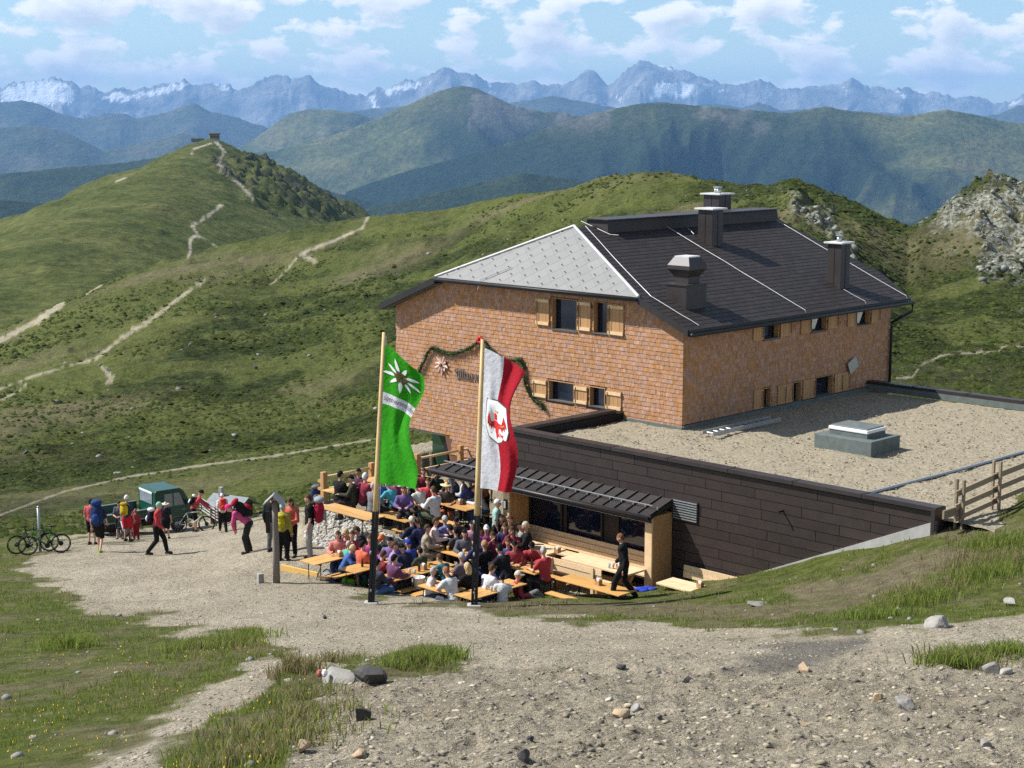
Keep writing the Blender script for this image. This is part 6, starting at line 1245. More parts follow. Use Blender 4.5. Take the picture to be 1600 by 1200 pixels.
def make_lib(name):
    P = POSES[name]; sl, sr, up = shoulder_pts(P); ax = head_parts(None, P['head'], P['yaw'], P['nod']); d = {}
    b = MB(); torso(b, P, 0); b.tube(P['chest']+up*.06, P['head']-ax[2]*.06, .056, .05, 10)
    hips = (P['hip']+V3(-.095, 0, 0), P['hip']+V3(.095, 0, 0))
    for i, s in enumerate((sl, sr)): chain(b, [s, P['el'][i], P['wr'][i]], [.052, .041, .029])
    for i in (0, 1): chain(b, [hips[i], P['kn'][i], P['an'][i]], [.082, .056, .040]); b.tube(P['an'][i], P['an'][i]+V3(0, .12, -.04), .04, .03, 8)
    b.ell(P['head']-ax[2]*.05, (.06, .07, .06), 10, 6, ax)
    me = remeshed(b, name+'_body', .026, 2); hb = MB(); skin_head(hb, P['head'], ax)
    for i in (0, 1): skin_hand(hb, P['wr'][i], P['wr'][i]-P['el'][i])
    bm = bmesh.new(); bm.from_mesh(me); hm = hb.mesh('h', [M['skin'], M['eye'], M['lip']], True); bm.from_mesh(hm); 
    me.materials.clear(); [me.materials.append(q) for q in (M['skin'], M['eye'], M['lip'])]; bm.to_mesh(me); bm.free(); me.polygons.foreach_set('use_smooth', [True]*len(me.polygons)); d['body'] = me
    def piece(key, f, vox=.028, it=4): q = MB(); f(q); m_ = remeshed(q, name+'_'+key, vox, it); d[key] = m_
    def top(q, long):
        torso(q, P, .024); q.tube(P['chest']+up*.03, P['chest']+up*.11, .085, .065, 10)
        for i, s in enumerate((sl, sr)):
            if long: chain(q, [s, P['el'][i], P['el'][i]+(P['wr'][i]-P['el'][i])*.93], [.052, .045, .036], .022)
            else: chain(q, [s, s+(P['el'][i]-s)*.62], [.054, .054], .022)
    piece('top', lambda q: top(q, True)); piece('tee', lambda q: top(q, False))
    def trousers(q, long):
        q.ell(P['hip']-up*.01, (.18, .13, .13), 12, 8)
        for i in (0, 1):
            if long: chain(q, [hips[i], P['kn'][i], P['kn'][i]+(P['an'][i]-P['kn'][i])*.95], [.088, .064, .05], .022)
            else: chain(q, [hips[i], hips[i]+(P['kn'][i]-hips[i])*.92], [.09, .075], .024)
    piece('long', lambda q: trousers(q, True)); piece('short', lambda q: trousers(q, False))
    d['shoes'] = []
    for i in (0, 1):
        q = MB(); a = P['an'][i]; q.ell(a+V3(0, .055, -.045), (.047, .135, .042), 10, 6); q.ell(a+V3(0, 0, -.005), (.046, .05, .06), 10, 6); q.box(a+V3(0, .055, -.078), (.085, .26, .022)); d['shoes'].append(q.mesh(name+'_shoe', M['rubber'], True))
    c = P['head']; H = {}
    def cap_dome(q, k, z0, back=0.0):
        o = len(q.v); q.ell(c+ax[2]*.008-ax[1]*.006, (.074*k, .094*k, .116*k), 14, 10, ax); keep = []
        for i in range(o, len(q.v)):
            v = V3(*q.v[i])-c; y, z = v@ax[1], v@ax[2]; lim = z0 if y > .0 else z0-back*min(1, -y/.06)
            if z < lim: v = v+ax[2]*(lim-z); v = v*(.9 if z < lim-.05 else 1.0); q.v[i] = tuple(c+v)
    q = MB(); cap_dome(q, 1.09, .045, .10); H['crop'] = q.mesh(name+'_crop', M['skin'], True)
    q = MB(); cap_dome(q, 1.12, .045, .12); q.ell(c-ax[1]*.075-ax[2]*.09, (.085, .05, .15), 10, 8, ax); q.ell(c-ax[1]*.05-ax[2]*.03, (.098, .06, .12), 10, 8, ax); H['mane'] = q.mesh(name+'_mane', M['skin'], True)
    q = MB(); cap_dome(q, 1.13, .035, .04); q.hexa([c+ax[0]*x+ax[1]*y+ax[2]*z for z in (.036, .046) for x, y in ((-.07, .07), (.07, .07), (.05, .17), (-.05, .17))]); H['cap'] = q.mesh(name+'_cap', M['skin'], True)
    q = MB(); cap_dome(q, 1.16, .05, .02); n = 16
    ring = [c+ax[0]*.2*math.cos(i*6.283/n)+ax[1]*.21*math.sin(i*6.283/n)+ax[2]*(.045+.012*math.cos(2*i*6.283/n)) for i in range(n)]; inn = [c+ax[0]*.08*math.cos(i*6.283/n)+ax[1]*.10*math.sin(i*6.283/n)+ax[2]*.055 for i in range(n)]
    q.add(ring+inn+[p+ax[2]*.008 for p in ring]+[p+ax[2]*.008 for p in inn], [(i, n+i, n+(i+1) % n, (i+1) % n) for i in range(n)]+[(2*n+i, 2*n+(i+1) % n, 3*n+(i+1) % n, 3*n+i) for i in range(n)]+[(i, (i+1) % n, 2*n+(i+1) % n, 2*n+i) for i in range(n)]); H['hat'] = q.mesh(name+'_hat', M['skin'], True)
    q = MB(); cap_dome(q, 1.28, .03, .03); H['helmet'] = q.mesh(name+'_helmet', M['skin'], True)
    d['head'] = H; d['hp'] = P['head']; LIB[name] = d
for k_ in POSES: make_lib(k_)
def dress(o, m_):
    for s in o.material_slots: pass
    if len(o.material_slots) == 0: return
    o.material_slots[0].link = 'OBJECT'; o.material_slots[0].material = m_
HAIRN = {'crop': 'hair', 'mane': 'hair', 'cap': 'cap', 'hat': 'sun_hat', 'helmet': 'helmet'}
def person(P, rz, pz, label, top, bottom, hair=('crop', (.05, .03, .02)), scale=1.0, tee=False, shorts=False, shoes=(.05, .04, .035), group='guests on the sunny terrace'):
    g_ = sum(top)/3; top = tuple((c*.8+g_*.2)*.88 for c in top)
    L = LIB[pz]; r = empty('person', P, rz); r.scale = (scale,)*3; tag(r, label, 'person', group)
    put('body', L['body'], r)
    o = put('shirt' if tee else 'jacket', L['tee' if tee else 'top'], r); dress(o, cloth(top)); o = put('shorts' if shorts else 'trousers', L['short' if shorts else 'long'], r); dress(o, cloth(bottom))
    o = put(HAIRN[hair[0]], L['head'][hair[0]], r); dress(o, cloth(hair[1])); 
    for q in L['shoes']: dress(put('shoe', q, r), cloth(shoes))
    return r
def face(d):
    if isinstance(d, (int, float)): return R(-d)     # degrees clockwise from straight away
    return {'away': 0, 'cam': math.pi, 'left': math.pi/2, 'right': -math.pi/2, 'e1': rotz_to(*E1[:2]), '-e1': rotz_to(*-E1[:2]), 'e2': rotz_to(*E2[:2]), '-e2': rotz_to(*-E2[:2])}[d]
def seated(hx, hy, lvl, d, pz, label, top, bottom, **k):
    sc = k.get('scale', 1.0); H = LIB[pz]['hp']*sc; rz = face(d); P = G(hx, hy, lvl+H[2]); c, s = math.cos(rz), math.sin(rz)
    return person((P[0]-(H[0]*c-H[1]*s), P[1]-(H[0]*s+H[1]*c), lvl), rz, pz, label, top, bottom, **k)
NV, BK, DK = (.02, .025, .06), (.012, .012, .013), (.03, .028, .028); JN = (.06, .09, .18); KH = (.22, .19, .13); GR = (.16, .16, .16)
WH, RD = (.72, .72, .72), (.55, .02, .03); BR, BLK, BLD, GY = (.09, .05, .025), (.015, .012, .01), (.48, .34, .15), (.42, .41, .39)
lo, up_ = Z_LOW, Z_UP
S_ = seated
S_(528, 836, lo, 'cam', 'sit', 'woman-length coral shirt, facing us at the narrow table nearest the kerb'.replace('woman-length c', 'person in c'), (.72, .20, .15), JN, hair=('mane', BR))
S_(540, 834, lo, 200, 'turn', 'person in pink top with blond hair beside the coral shirt', (.68, .12, .30), JN, hair=('mane', BLD))
S_(550, 836, lo, 'cam', 'sit', 'person in dark red shirt facing us right of the blond one', (.42, .03, .05), DK, hair=('crop', BR))
S_(557, 829, lo, 'left', 'lean', 'person in black T-shirt leaning over toward the left', BK, JN, tee=True, hair=('crop', BR), scale=1.08)
S_(551, 857, lo, 'right', 'lean', 'child in green and blue jacket bending over the table', (.03, .12, .42), NV, shorts=True, hair=('crop', (.55, .45, .25)), scale=.92)
S_(545, 851, lo, 'e2', 'sit', 'person in mint green jacket behind the bending child', (.05, .48, .28), NV, hair=('cap', (.5, .45, .3)), scale=.85)
S_(567, 851, lo, 'e2', 'sit', 'person in bright orange-red shirt with dark hair, back turned', (.72, .10, .03), DK, hair=('crop', BLK))
S_(578, 843, lo, 'cam', 'sit', 'person in magenta top half hidden by the green flag pole', (.55, .05, .25), JN, hair=('mane', BR))
S_(596, 842, lo, 'cam', 'turn', 'person in orange cap and dark green top behind the green flag pole', (.02, .12, .06), DK, hair=('cap', (.68, .18, .03)))
S_(609, 846, lo, 200, 'sit', 'person in purple top with dark long hair', (.22, .12, .38), DK, hair=('mane', BLK))
S_(617, 853, lo, 'right', 'sit', 'person in lilac jacket near the purple one', (.35, .22, .50), JN, hair=('crop', BR))
S_(627, 856, lo, 'e1', 'lean', 'person in navy jacket and dark cap with back to us', NV, DK, hair=('cap', BLK))
S_(599, 867, lo, 'e2', 'lean', 'person in black and dark red jacket right of the green flag pole', (.30, .015, .03), NV, hair=('crop', BR))
S_(590, 880, lo, 'e2', 'sit', 'person in blue jeans and dark top at the front edge behind the pole', (.05, .05, .07), (.07, .14, .30), hair=('crop', BLK))
S_(638, 849, lo, 'e1', 'sit', 'person in royal blue top and blue cap', (.03, .08, .48), (.5, .52, .55), hair=('cap', (.02, .05, .3)))
S_(656, 861, lo, 'e1', 'sit', 'dark-haired person in dark green beside the magenta rucksack', (.05, .08, .05), DK, hair=('crop', BLK), scale=.9)
S_(643, 813, lo+.25, 'e1', 'sit', 'grey-haired person in navy above the child in blue', NV, DK, hair=('crop', (.6, .55, .45)))
S_(652, 816, lo+.25, 'e1', 'lean', 'second person in navy close to the grey-haired one', (.03, .035, .12), DK, hair=('crop', BR))
S_(681, 815, lo+.25, 'right', 'sit', 'person in pale pink shirt left of the blue-purple shirt', (.70, .52, .50), KH, hair=('crop', BR))
S_(695, 812, lo+.2, 'e1', 'sit', 'grey-haired person in blue-purple shirt with back to us', (.14, .18, .55), DK, hair=('crop', GY))
S_(703, 826, lo, 'e1', 'lean', 'person in wide black jacket with back to us at the middle table', BK, DK, hair=('crop', BLK), scale=1.06)
S_(712, 830, lo, 'e1', 'sit', 'person in charcoal jacket touching the wide black one', (.05, .05, .055), DK, hair=('crop', BLK))
S_(726, 834, lo, 'cam', 'sit', 'dark-haired person in grey facing us at the middle table', (.12, .12, .14), DK, hair=('mane', BLK))
S_(731, 844, lo, 'cam', 'lean', 'child in white and grey pattern with red lap, left of the second pole', (.5, .48, .5), (.5, .03, .06), hair=('crop', BR), scale=.85)
S_(721, 870, lo, 'e1', 'sit', 'grey-haired person in mottled grey-purple blouse with back turned', (.20, .14, .18), DK, tee=True, hair=('crop', GY))
S_(697, 893, lo, 'e1', 'lean', 'person in big white T-shirt seen from behind near the bucket', WH, (.06, .07, .1), tee=True, hair=('crop', (.3, .14, .08)), scale=1.05)
S_(677, 893, lo, 'right', 'side', 'child in white shirt and grey cap right of the white bucket', (.62, .60, .58), JN, hair=('cap', GY), scale=.88)
S_(730, 886, lo, 'e1', 'sit', 'person in black with long blond hair left of the second pole', BK, BK, hair=('mane', (.52, .40, .20)))
S_(769, 889, lo, 'e2', 'lean', 'person in white shirt and jeans right of the second pole', (.66, .68, .74), (.05, .08, .2), hair=('crop', BR))
S_(785, 902, lo, 'away', 'sit', 'dark-haired child in white T-shirt with red jumper round the waist', WH, RD, hair=('crop', BLK), scale=.88, tee=True)
S_(810, 899, lo+.05, 'right', 'lounge', 'person in red shirt and pale cap stretching both legs out', (.52, .02, .03), GR, hair=('cap', (.6, .55, .45)), scale=1.0, shoes=BK)
S_(757, 851, lo, 'e1', 'sit', 'fair-haired person in black jacket with back to us behind the second pole', BK, NV, hair=('crop', (.35, .22, .1)), scale=1.05)
S_(780, 858, lo, 'e1', 'lean', 'dark-haired person in black jacket right of the fair-haired one', (.018, .018, .02), NV, hair=('crop', BLK), scale=1.08)
S_(762, 872, lo, 'left', 'lean', 'child in turquoise shirt half hidden behind the white shirt', (.03, .40, .42), NV, hair=('crop', BR), scale=.75)
S_(760, 827, lo, 'cam', 'sit', 'person in purple-red top with white cap by the wooden pillar', (.36, .03, .20), DK, hair=('cap', WH))
S_(748, 830, lo, 'right', 'sit', 'person in violet shirt behind the second pole', (.25, .12, .45), DK, hair=('mane', BR))
S_(789, 824, lo, 'cam', 'sit', 'person in navy shirt facing us behind the turquoise T-shirt', (.03, .03, .12), DK, hair=('mane', BR))
S_(800, 829, lo, 200, 'turn', 'person in dark red shirt at the bay window', (.3, .02, .03), DK, hair=('crop', BR))
S_(813, 821, lo+.05, 'left', 'sit', 'person in black and white patterned shirt with dark cap', (.32, .30, .28), DK, hair=('cap', BLK))
S_(821, 822, lo+.05, 'left', 'sit', 'fair-faced person in black next to the patterned shirt', BK, BK, hair=('crop', (.5, .42, .3)), scale=1.08)
S_(804, 852, lo, 'cam', 'sit', 'person with red scarf and dark vest facing us at the bottle table', (.40, .03, .04), BK, hair=('cap', BLK))
S_(794, 848, lo, 'cam', 'sit', 'person in blue shirt facing us left of the red scarf', (.05, .08, .25), DK, hair=('crop', BR))
S_(831, 853, lo, 'cam', 'lean', 'person in red and black jacket with dark hat at the bottle table', (.48, .02, .03), BK, hair=('cap', BLK))
S_(849, 861, lo, 'e1', 'turn', 'grey-haired man-sized figure in red shirt with hand at the chin'.replace('man-sized figure', 'person'), (.60, .02, .035), DK, tee=True, hair=('crop', GY), scale=1.05)
S_(532, 742, up_, 'e2', 'sit', 'person in black jacket with back to us at the railing table', BK, (.15, .05, .07), hair=('crop', BLK), scale=1.08)
S_(560, 738, up_, -140, 'sit', 'dark-haired person in dark purple facing the railing table', (.08, .03, .06), DK, hair=('crop', BLK))
S_(571, 745, up_, 'e2', 'sit', 'white-haired person in dark red and black jacket at the railing table', (.32, .015, .04), DK, hair=('crop', (.7, .68, .64)), scale=1.05)
S_(592, 752, up_, 'e1', 'sit', 'person in bright blue jacket behind the green flag pole', (.02, .16, .55), DK, hair=('crop', BR))
S_(606, 757, up_, 'e1', 'lean', 'person in cyan hooded jacket below the green flag', (.02, .45, .55), DK, hair=('crop', (.02, .40, .5)))
S_(617, 752, up_, 'cam', 'sit', 'person in magenta jacket facing us below the green flag', (.32, .015, .12), DK, hair=('crop', BR))
S_(650, 760, up_, 'e1', 'lean', 'dark-haired person in white shirt and pale vest at the orange table', (.62, .60, .52), (.10, .07, .05), hair=('crop', BR), scale=1.05)
S_(669, 753, up_, 'cam', 'sit', 'person in scarlet shirt facing us at the orange table', (.68, .02, .05), NV, hair=('crop', BR))
S_(677, 766, up_, 'e1', 'sit', 'person in white shirt with green braces seen from behind', (.70, .70, .68), (.06, .07, .04), hair=('crop', BR), scale=1.04)
S_(698, 760, up_, 'cam', 'sit', 'person in straw hat and dark shirt behind the steel post', (.06, .04, .04), (.3, .10, .05), hair=('hat', (.66, .52, .28)), tee=True)
S_(708, 746, up_, 'left', 'side', 'person in dark blue right of the straw hat', (.02, .03, .10), NV, hair=('crop', BLK))
S_(723, 748, up_, 'left', 'sit', 'person in white and black top under the canopy', (.6, .6, .6), BK, hair=('crop', BLK))
S_(735, 752, up_, 'e1', 'sit', 'person in blue and white jacket beside the second pole', (.10, .14, .50), DK, hair=('crop', BR))
S_(742, 764, up_, 'left', 'lean', 'person in white long-sleeved shirt reaching across the orange table', (.66, .68, .70), JN, hair=('crop', BR))
S_(646, 733, up_, 'cam', 'sit', 'person in petrol blue under the canopy corner', (.02, .14, .28), DK, hair=('crop', BLK))
S_(662, 737, up_, 'cam', 'sit', 'person in dark red under the canopy corner', (.22, .02, .03), DK, hair=('crop', BR))
S_(680, 740, up_, 'cam', 'turn', 'person in dark green under the canopy corner', (.03, .06, .04), DK, hair=('crop', BLK))
S_(770, 838, lo, 'cam', 'turn', 'person in wine red pullover left of the turquoise T-shirt', (.25, .02, .06), DK, hair=('mane', BR))
S_(742, 847, lo, 'e1', 'sit', 'person in dark blue close behind the second pole', (.03, .04, .14), DK, hair=('crop', BLK))
S_(738, 820, lo+.1, 'cam', 'sit', 'person in pink checked shirt beyond the second pole', (.55, .25, .32), DK, hair=('mane', BLK))
S_(713, 815, lo+.2, 'cam', 'lean', 'dark-haired person in brown jacket behind the middle table', (.10, .06, .04), DK, hair=('crop', BLK))
S_(668, 826, lo+.1, 'right', 'sit', 'person in sand coloured vest beside the child in blue', (.42, .34, .22), KH, hair=('crop', BR))
S_(797, 812, lo, 'cam', 'side', 'person in olive jacket next to the bay window', (.09, .10, .04), DK, hair=('crop', BR))
S_(783, 810, lo, 'cam', 'sit', 'person in black pullover under the canopy edge', BK, DK, hair=('crop', BR))
S_(687, 872, lo, 'e1', 'lean', 'person in teal fleece at the near bench of the middle table', (.02, .18, .20), DK, hair=('crop', BR), scale=.95)
S_(616, 873, lo, 'e2', 'sit', 'person in plum jacket at the left end of the long bottle table', (.16, .04, .12), DK, hair=('crop', BLK))
S_(584, 760, up_, 'e2', 'sit', 'person in grey fleece left of the bright blue jacket', (.2, .2, .21), DK, hair=('crop', GY))
S_(548, 748, up_, 'left', 'sit', 'person in dark olive between the black and the dark red jackets', (.06, .06, .03), DK, hair=('cap', BLK))
S_(631, 765, up_, 'cam', 'sit', 'person in violet fleece behind the orange table', (.16, .08, .28), DK, hair=('mane', BR))
def standing(px, py, d, pz, label, top, bottom, lvl=None, **k):
    P = ground_hit(px, py) if lvl is None else G(px, py, lvl); return person(P, face(d), pz, label, top, bottom, **k)
YG = 'walkers and bikers on the gravel yard'
standing(661, 857, 'e1', 'stand', 'child in bright blue jumper standing with back to us', (.02, .28, .50), BK, lvl=lo, hair=('mane', (.16, .07, .03)), scale=.74)
standing(776, 873, 'right', 'stand', 'person standing in pale turquoise T-shirt and white cap', (.32, .55, .48), GR, lvl=lo, tee=True, hair=('cap', WH), scale=1.0)
standing(975, 939, -75, 'walk', 'person all in black walking left in front of the timber bay', BK, BK, lvl=-12.12, hair=('crop', (.2, .09, .04)), scale=1.0, shoes=BK)
standing(756, 820, 'cam', 'stand', 'person in orange T-shirt standing in the entrance behind the second pole', (.75, .22, .02), DK, lvl=up_, tee=True, scale=.95)
standing(144, 851, 10, 'stand', 'walker in red-pink shirt and black shorts, back to us, left of the blue rucksack', (.62, .07, .09), BK, tee=True, shorts=True, hair=('crop', BLK), group=YG, scale=.97)
p2 = standing(156, 863, 0, 'walk', 'walker in black shorts carrying a huge navy rucksack', (.03, .04, .07), BK, shorts=True, tee=True, hair=('crop', BLK), group=YG, shoes=(.25, .4, .03))
p3 = standing(200, 846, 15, 'stand', 'biker in white helmet and red shorts with yellow backpack', (.05, .06, .1), RD, shorts=True, tee=True, hair=('helmet', WH), group=YG)
standing(188, 842, 'cam', 'carry', 'dark-haired biker in white and navy left of the yellow backpack', (.10, .11, .16), BK, shorts=True, tee=True, hair=('crop', BR), group=YG, scale=.86)
standing(213, 843, 'away', 'stand', 'small child in dark red jacket beside the green truck', (.45, .02, .04), (.28, .02, .04), hair=('crop', (.4, .15, .08)), scale=.68, group=YG)
p6 = standing(246, 867, 'right', 'walk', 'walker in scarlet jacket and black trousers with hands in pockets', (.60, .015, .025), BK, hair=('cap', (.25, .5, .4)), group=YG, scale=1.02)
standing(260, 842, 'away', 'stand', 'child in dark clothes with wide pale sun hat by the truck', (.02, .02, .04), BK, tee=True, shorts=True, hair=('hat', (.78, .70, .50)), scale=.82, group=YG)
p8 = standing(305, 831, 75, 'handle', 'biker in red jacket and black helmet bending over the bicycle handlebar', (.60, .03, .05), BK, shorts=True, hair=('helmet', BK), group=YG, scale=1.0)
p9 = standing(349, 832, -20, 'walk', 'small child in white shirt with red backpack by the little hut', (.66, .66, .68), BK, tee=True, hair=('cap', WH), scale=.86, group=YG)
p10 = standing(386, 864, -95, 'bow', 'walker in hot pink hood bent forward under a rucksack', (.72, .04, .22), DK, hair=('cap', (.72, .04, .22)), group=YG, scale=1.02)
standing(426, 862, 20, 'stand', 'person in black half hidden behind the roofed post', BK, GR, group=YG)
p12 = standing(443, 876, 10, 'stand', 'person in yellow and black top right behind the roofed post', (.40, .33, .02), BK, hair=('cap', (.3, .5, .5)), group=YG, scale=.96)
standing(456, 870, -165, 'carry', 'person in orange-red top facing us between post and backpacker', (.70, .12, .06), BK, hair=('mane', BR), group=YG)
p14 = standing(485, 873, -95, 'stand', 'backpacker in black top and grey trousers facing left', BK, (.36, .34, .32), hair=('crop', BR), group=YG, scale=1.08, tee=True)
# ---- rucksacks, worn or set down: things of their own
def rucksack(P, rz, label, c, top=None, size=(.32, .22, .55), lie=False):
    r = empty('backpack', P, rz); tag(r, label, 'backpack', 'backpacks'); m_ = cloth(c); t_ = cloth(top or c); w, d_, h = size
    if lie: r.rotation_euler = (R(80), R(8), rz)
    b = MB(); b.ell((0, 0, h*.47), (w*.55, d_*.6, h*.5), 12, 9); b.box((0, 0, h*.42), (w*.86, d_*.8, h*.7)); bm_ = b.mesh('bag', m_, True); put('bag', bm_, r, .03)
    b = MB(); b.ell((0, -.01, h*.95), (w*.5, d_*.6, h*.14), 12, 7); put('lid', b.mesh('lid', t_, True), r)
    b = MB(); b.ell((0, -d_*.55, h*.3), (w*.36, d_*.25, h*.22), 10, 7); put('pocket', b.mesh('pocket', t_, True), r)
    for s in (-1, 1): b = MB(); b.path([(s*w*.25, d_*.4, h*.85), (s*w*.3, d_*.75, h*.72), (s*w*.33, d_*.8, h*.45), (s*w*.35, d_*.45, h*.12)], .018, 6); put('strap', b.mesh('strap', cloth(BK)), r)
    return r
def worn(p, pz, label, c, top=None, size=(.32, .22, .55), back=.24, drop=.32):
    P = POSES[pz]; sc = p.scale[0]; rz = p.rotation_euler[2]; up = P['chest']-P['hip']; up /= np.linalg.norm(up); q = P['chest']*sc+up*(-drop*sc); f = np.cross(up, V3(1, 0, 0)); q = q-f*back*sc*.9
    cz_, sz_ = math.cos(rz), math.sin(rz); r = rucksack((p.location[0]+q[0]*cz_-q[1]*sz_, p.location[1]+q[0]*sz_+q[1]*cz_, p.location[2]+q[2]), rz, label, c, top, size)
    tilt = math.atan2(up[1], up[2]); r.rotation_mode = 'XYZ'; r.rotation_euler = (Matrix.Rotation(rz, 3, 'Z') @ Matrix.Rotation(-tilt, 3, 'X')).to_euler(); return r
worn(p2, 'walk', 'huge navy rucksack worn by the walker in black shorts', (.02, .035, .11), (.025, .06, .20), (.40, .28, .85), .30, .42)
worn(p3, 'stand', 'yellow backpack on the biker in the white helmet', (.62, .44, .02), (.4, .28, .02), (.3, .2, .48))
worn(p6, 'walk', 'dark backpack with white piping on the walker in scarlet', (.02, .02, .025), WH, (.3, .2, .48))
worn(p8, 'handle', 'small black and white backpack on the bent biker', BK, WH, (.24, .14, .42)); worn(p9, 'walk', 'red backpack on the small child in white', (.6, .05, .03), None, (.28, .18, .42))
worn(p10, 'bow', 'black rucksack with dark red pocket on the bent walker', BK, (.3, .01, .03), (.34, .26, .62), .26); worn(p14, 'stand', 'big dark red rucksack with grey lid on the backpacker', (.34, .015, .04), (.28, .32, .34), (.42, .28, .72), .28, .38); worn(p12, 'stand', 'yellow backpack behind the roofed post', (.5, .42, .02), None, (.26, .16, .4))
def gpack(px, py, lvl, rz, label, c, top=None, lie=False, size=(.32, .22, .5)):
    P = G(px, py, lvl); P[2] = lvl+(.12 if lie else 0); return rucksack(P, rz, label, c, top, size, lie)
gpack(509, 905, lo, .6, 'grey and blue rucksack lying by the plank kerb', (.22, .24, .26), (.04, .09, .4), True); gpack(525, 909, lo, 1.2, 'black rucksack lying next to the grey and blue one', BK, DK, True); gpack(541, 914, lo, .3, 'lime green rucksack on the ground at the terrace edge', (.22, .60, .02), (.2, .5, .03), True); gpack(560, 918, lo, 2.0, 'dark green rucksack beside the lime green one', (.02, .10, .03), BK, True)
gpack(668, 876, lo, 1.0, 'magenta rucksack among the seated guests', (.55, .02, .22), (.6, .3, .4)); gpack(494, 783, up_, .3, 'dark blue rucksack leaning on the first railing post', (.02, .03, .10), GR); gpack(634, 826, up_-.4, .5, 'light blue and grey rucksack under the edge bench', (.12, .25, .45), GR); gpack(828, 925, lo, .5, 'black rucksack beside the person stretching both legs', BK, DK); gpack(848, 905, lo, 1.4, 'grey rucksack under the table near the red shirt', (.1, .1, .1), DK, True)
# ================================================================ bicycles
def mk_wheel(parent, x, name='wheel', r=.345):
    w = empty(name); w.parent = parent; w.location = (x, 0, r)
    b = MB(); n = 28
    for rr, tr, nm, m_ in ((r-.024, .024, 'tyre', M['rubber']), (r-.06, .011, 'rim', M['blacksteel'])):
        b = MB(); b.path([(rr*math.cos(i*6.2832/n), 0, rr*math.sin(i*6.2832/n)) for i in range(n+1)], tr, 6); put(nm, b.mesh(nm, m_, True), w)
    b = MB()
    for i in range(14): a = i*6.2832/14; b.tube((0, .02*(-1)**i, 0), ((r-.06)*math.cos(a), 0, (r-.06)*math.sin(a)), .0025, n=3, cap=False)
    o = put('spokes', b.mesh('spokes', M['galv']), w); o['kind'] = 'stuff'
    b = MB(); b.tube((0, -.05, 0), (0, .05, 0), .03, n=8); b.tube((0, .03, 0), (0, .033, 0), .085, n=12); put('hub', b.mesh('hub', M['blacksteel'], True), w)
def bicycle(px, py, d_ang, label, fc, lean=.1, basket=False):
    P = ground_hit(px, py); r = empty('bicycle', P); r.rotation_euler = (lean, 0, d_ang); tag(r, label, 'bicycle', 'mountain bikes on the gravel yard')
    mk_wheel(r, -.54); mk_wheel(r, .57)
    bb, st, ht, hb, rx, fx = (-.08, 0, .30), (-.22, 0, .82), (.36, 0, .86), (.41, 0, .68), (-.54, 0, .345), (.57, 0, .345)
    b = MB()
    for p, q, rr in ((bb, st, .018), (st, ht, .02), (bb, hb, .026), (ht, hb, .024), (bb, rx, .012), (st, rx, .011)): b.tube(p, q, rr, n=8)
    put('frame', b.mesh('frame', cloth(fc, .4), True), r)
    b = MB(); [b.tube(hb, (hb[0]+.02, s*.06, .62), .02, n=6) for s in (-1, 1)]; [b.tube((hb[0]+.02, s*.06, .66), (fx[0], s*.06, .345), .018, n=8) for s in (-1, 1)]; put('fork', b.mesh('fork', M['blacksteel'], True), r)
    b = MB(); b.tube(ht, (.34, 0, .96), .018, n=8); b.path([(.34, -.34, 1.0), (.38, -.1, .98), (.38, .1, .98), (.34, .34, 1.0)], .014, 6); put('handlebar', b.mesh('handlebar', M['blacksteel'], True), r)
    for s in (-1, 1): b = MB(); b.tube((.345, s*.24, .998), (.34, s*.35, 1.0), .02, n=8); put('grip', b.mesh('grip', M['rubber'], True), r)
    b = MB(); b.tube(st, (-.255, 0, .95), .014, n=8); put('seat_post', b.mesh('seat_post', M['blacksteel'], True), r)
    b = MB(); b.ell((-.27, 0, .965), (.14, .065, .03), 10, 6); put('saddle', b.mesh('saddle', M['rubber'], True), r)
    b = MB(); b.tube((-.08, .04, .3), (-.08, .055, .3), .09, n=16); b.tube((-.08, .07, .3), (.02, .08, .16), .012, n=6); b.tube((-.08, -.05, .3), (-.18, -.08, .44), .012, n=6); put('crank', b.mesh('crank', M['blacksteel']), r)
    for s, q in ((1, (.02, .12, .16)), (-1, (-.18, -.12, .44))): b = MB(); b.box(q, (.1, .08, .02)); put('pedal', b.mesh('pedal', M['rubber']), r)
    return r
bicycle(71, 866, R(198), 'black mountain bike with green trim leaning on the grey pole', (.03, .12, .02), .12)
bicycle(52, 864, R(22), 'dark mountain bike behind the green-trimmed one at the pole', (.03, .03, .035), -.1)
bicycle(301, 832, R(4), 'white and black mountain bike held by the bent biker', (.5, .5, .5), .0)
bicycle(193, 845, R(118), 'mountain bike standing in front of the truck between two bikers', (.4, .42, .44), .05)
P = ground_hit(63, 862); b = MB(); b.tube(P-UZ*.1, P+UZ*1.62, .055, .05, 10); b.tube(P+UZ*1.62, P+UZ*1.66, .06, .03, 10); tag(b.build('marker_pole', M['galv'], None, True), 'grey round pole with bicycles leaning against it', 'pole')
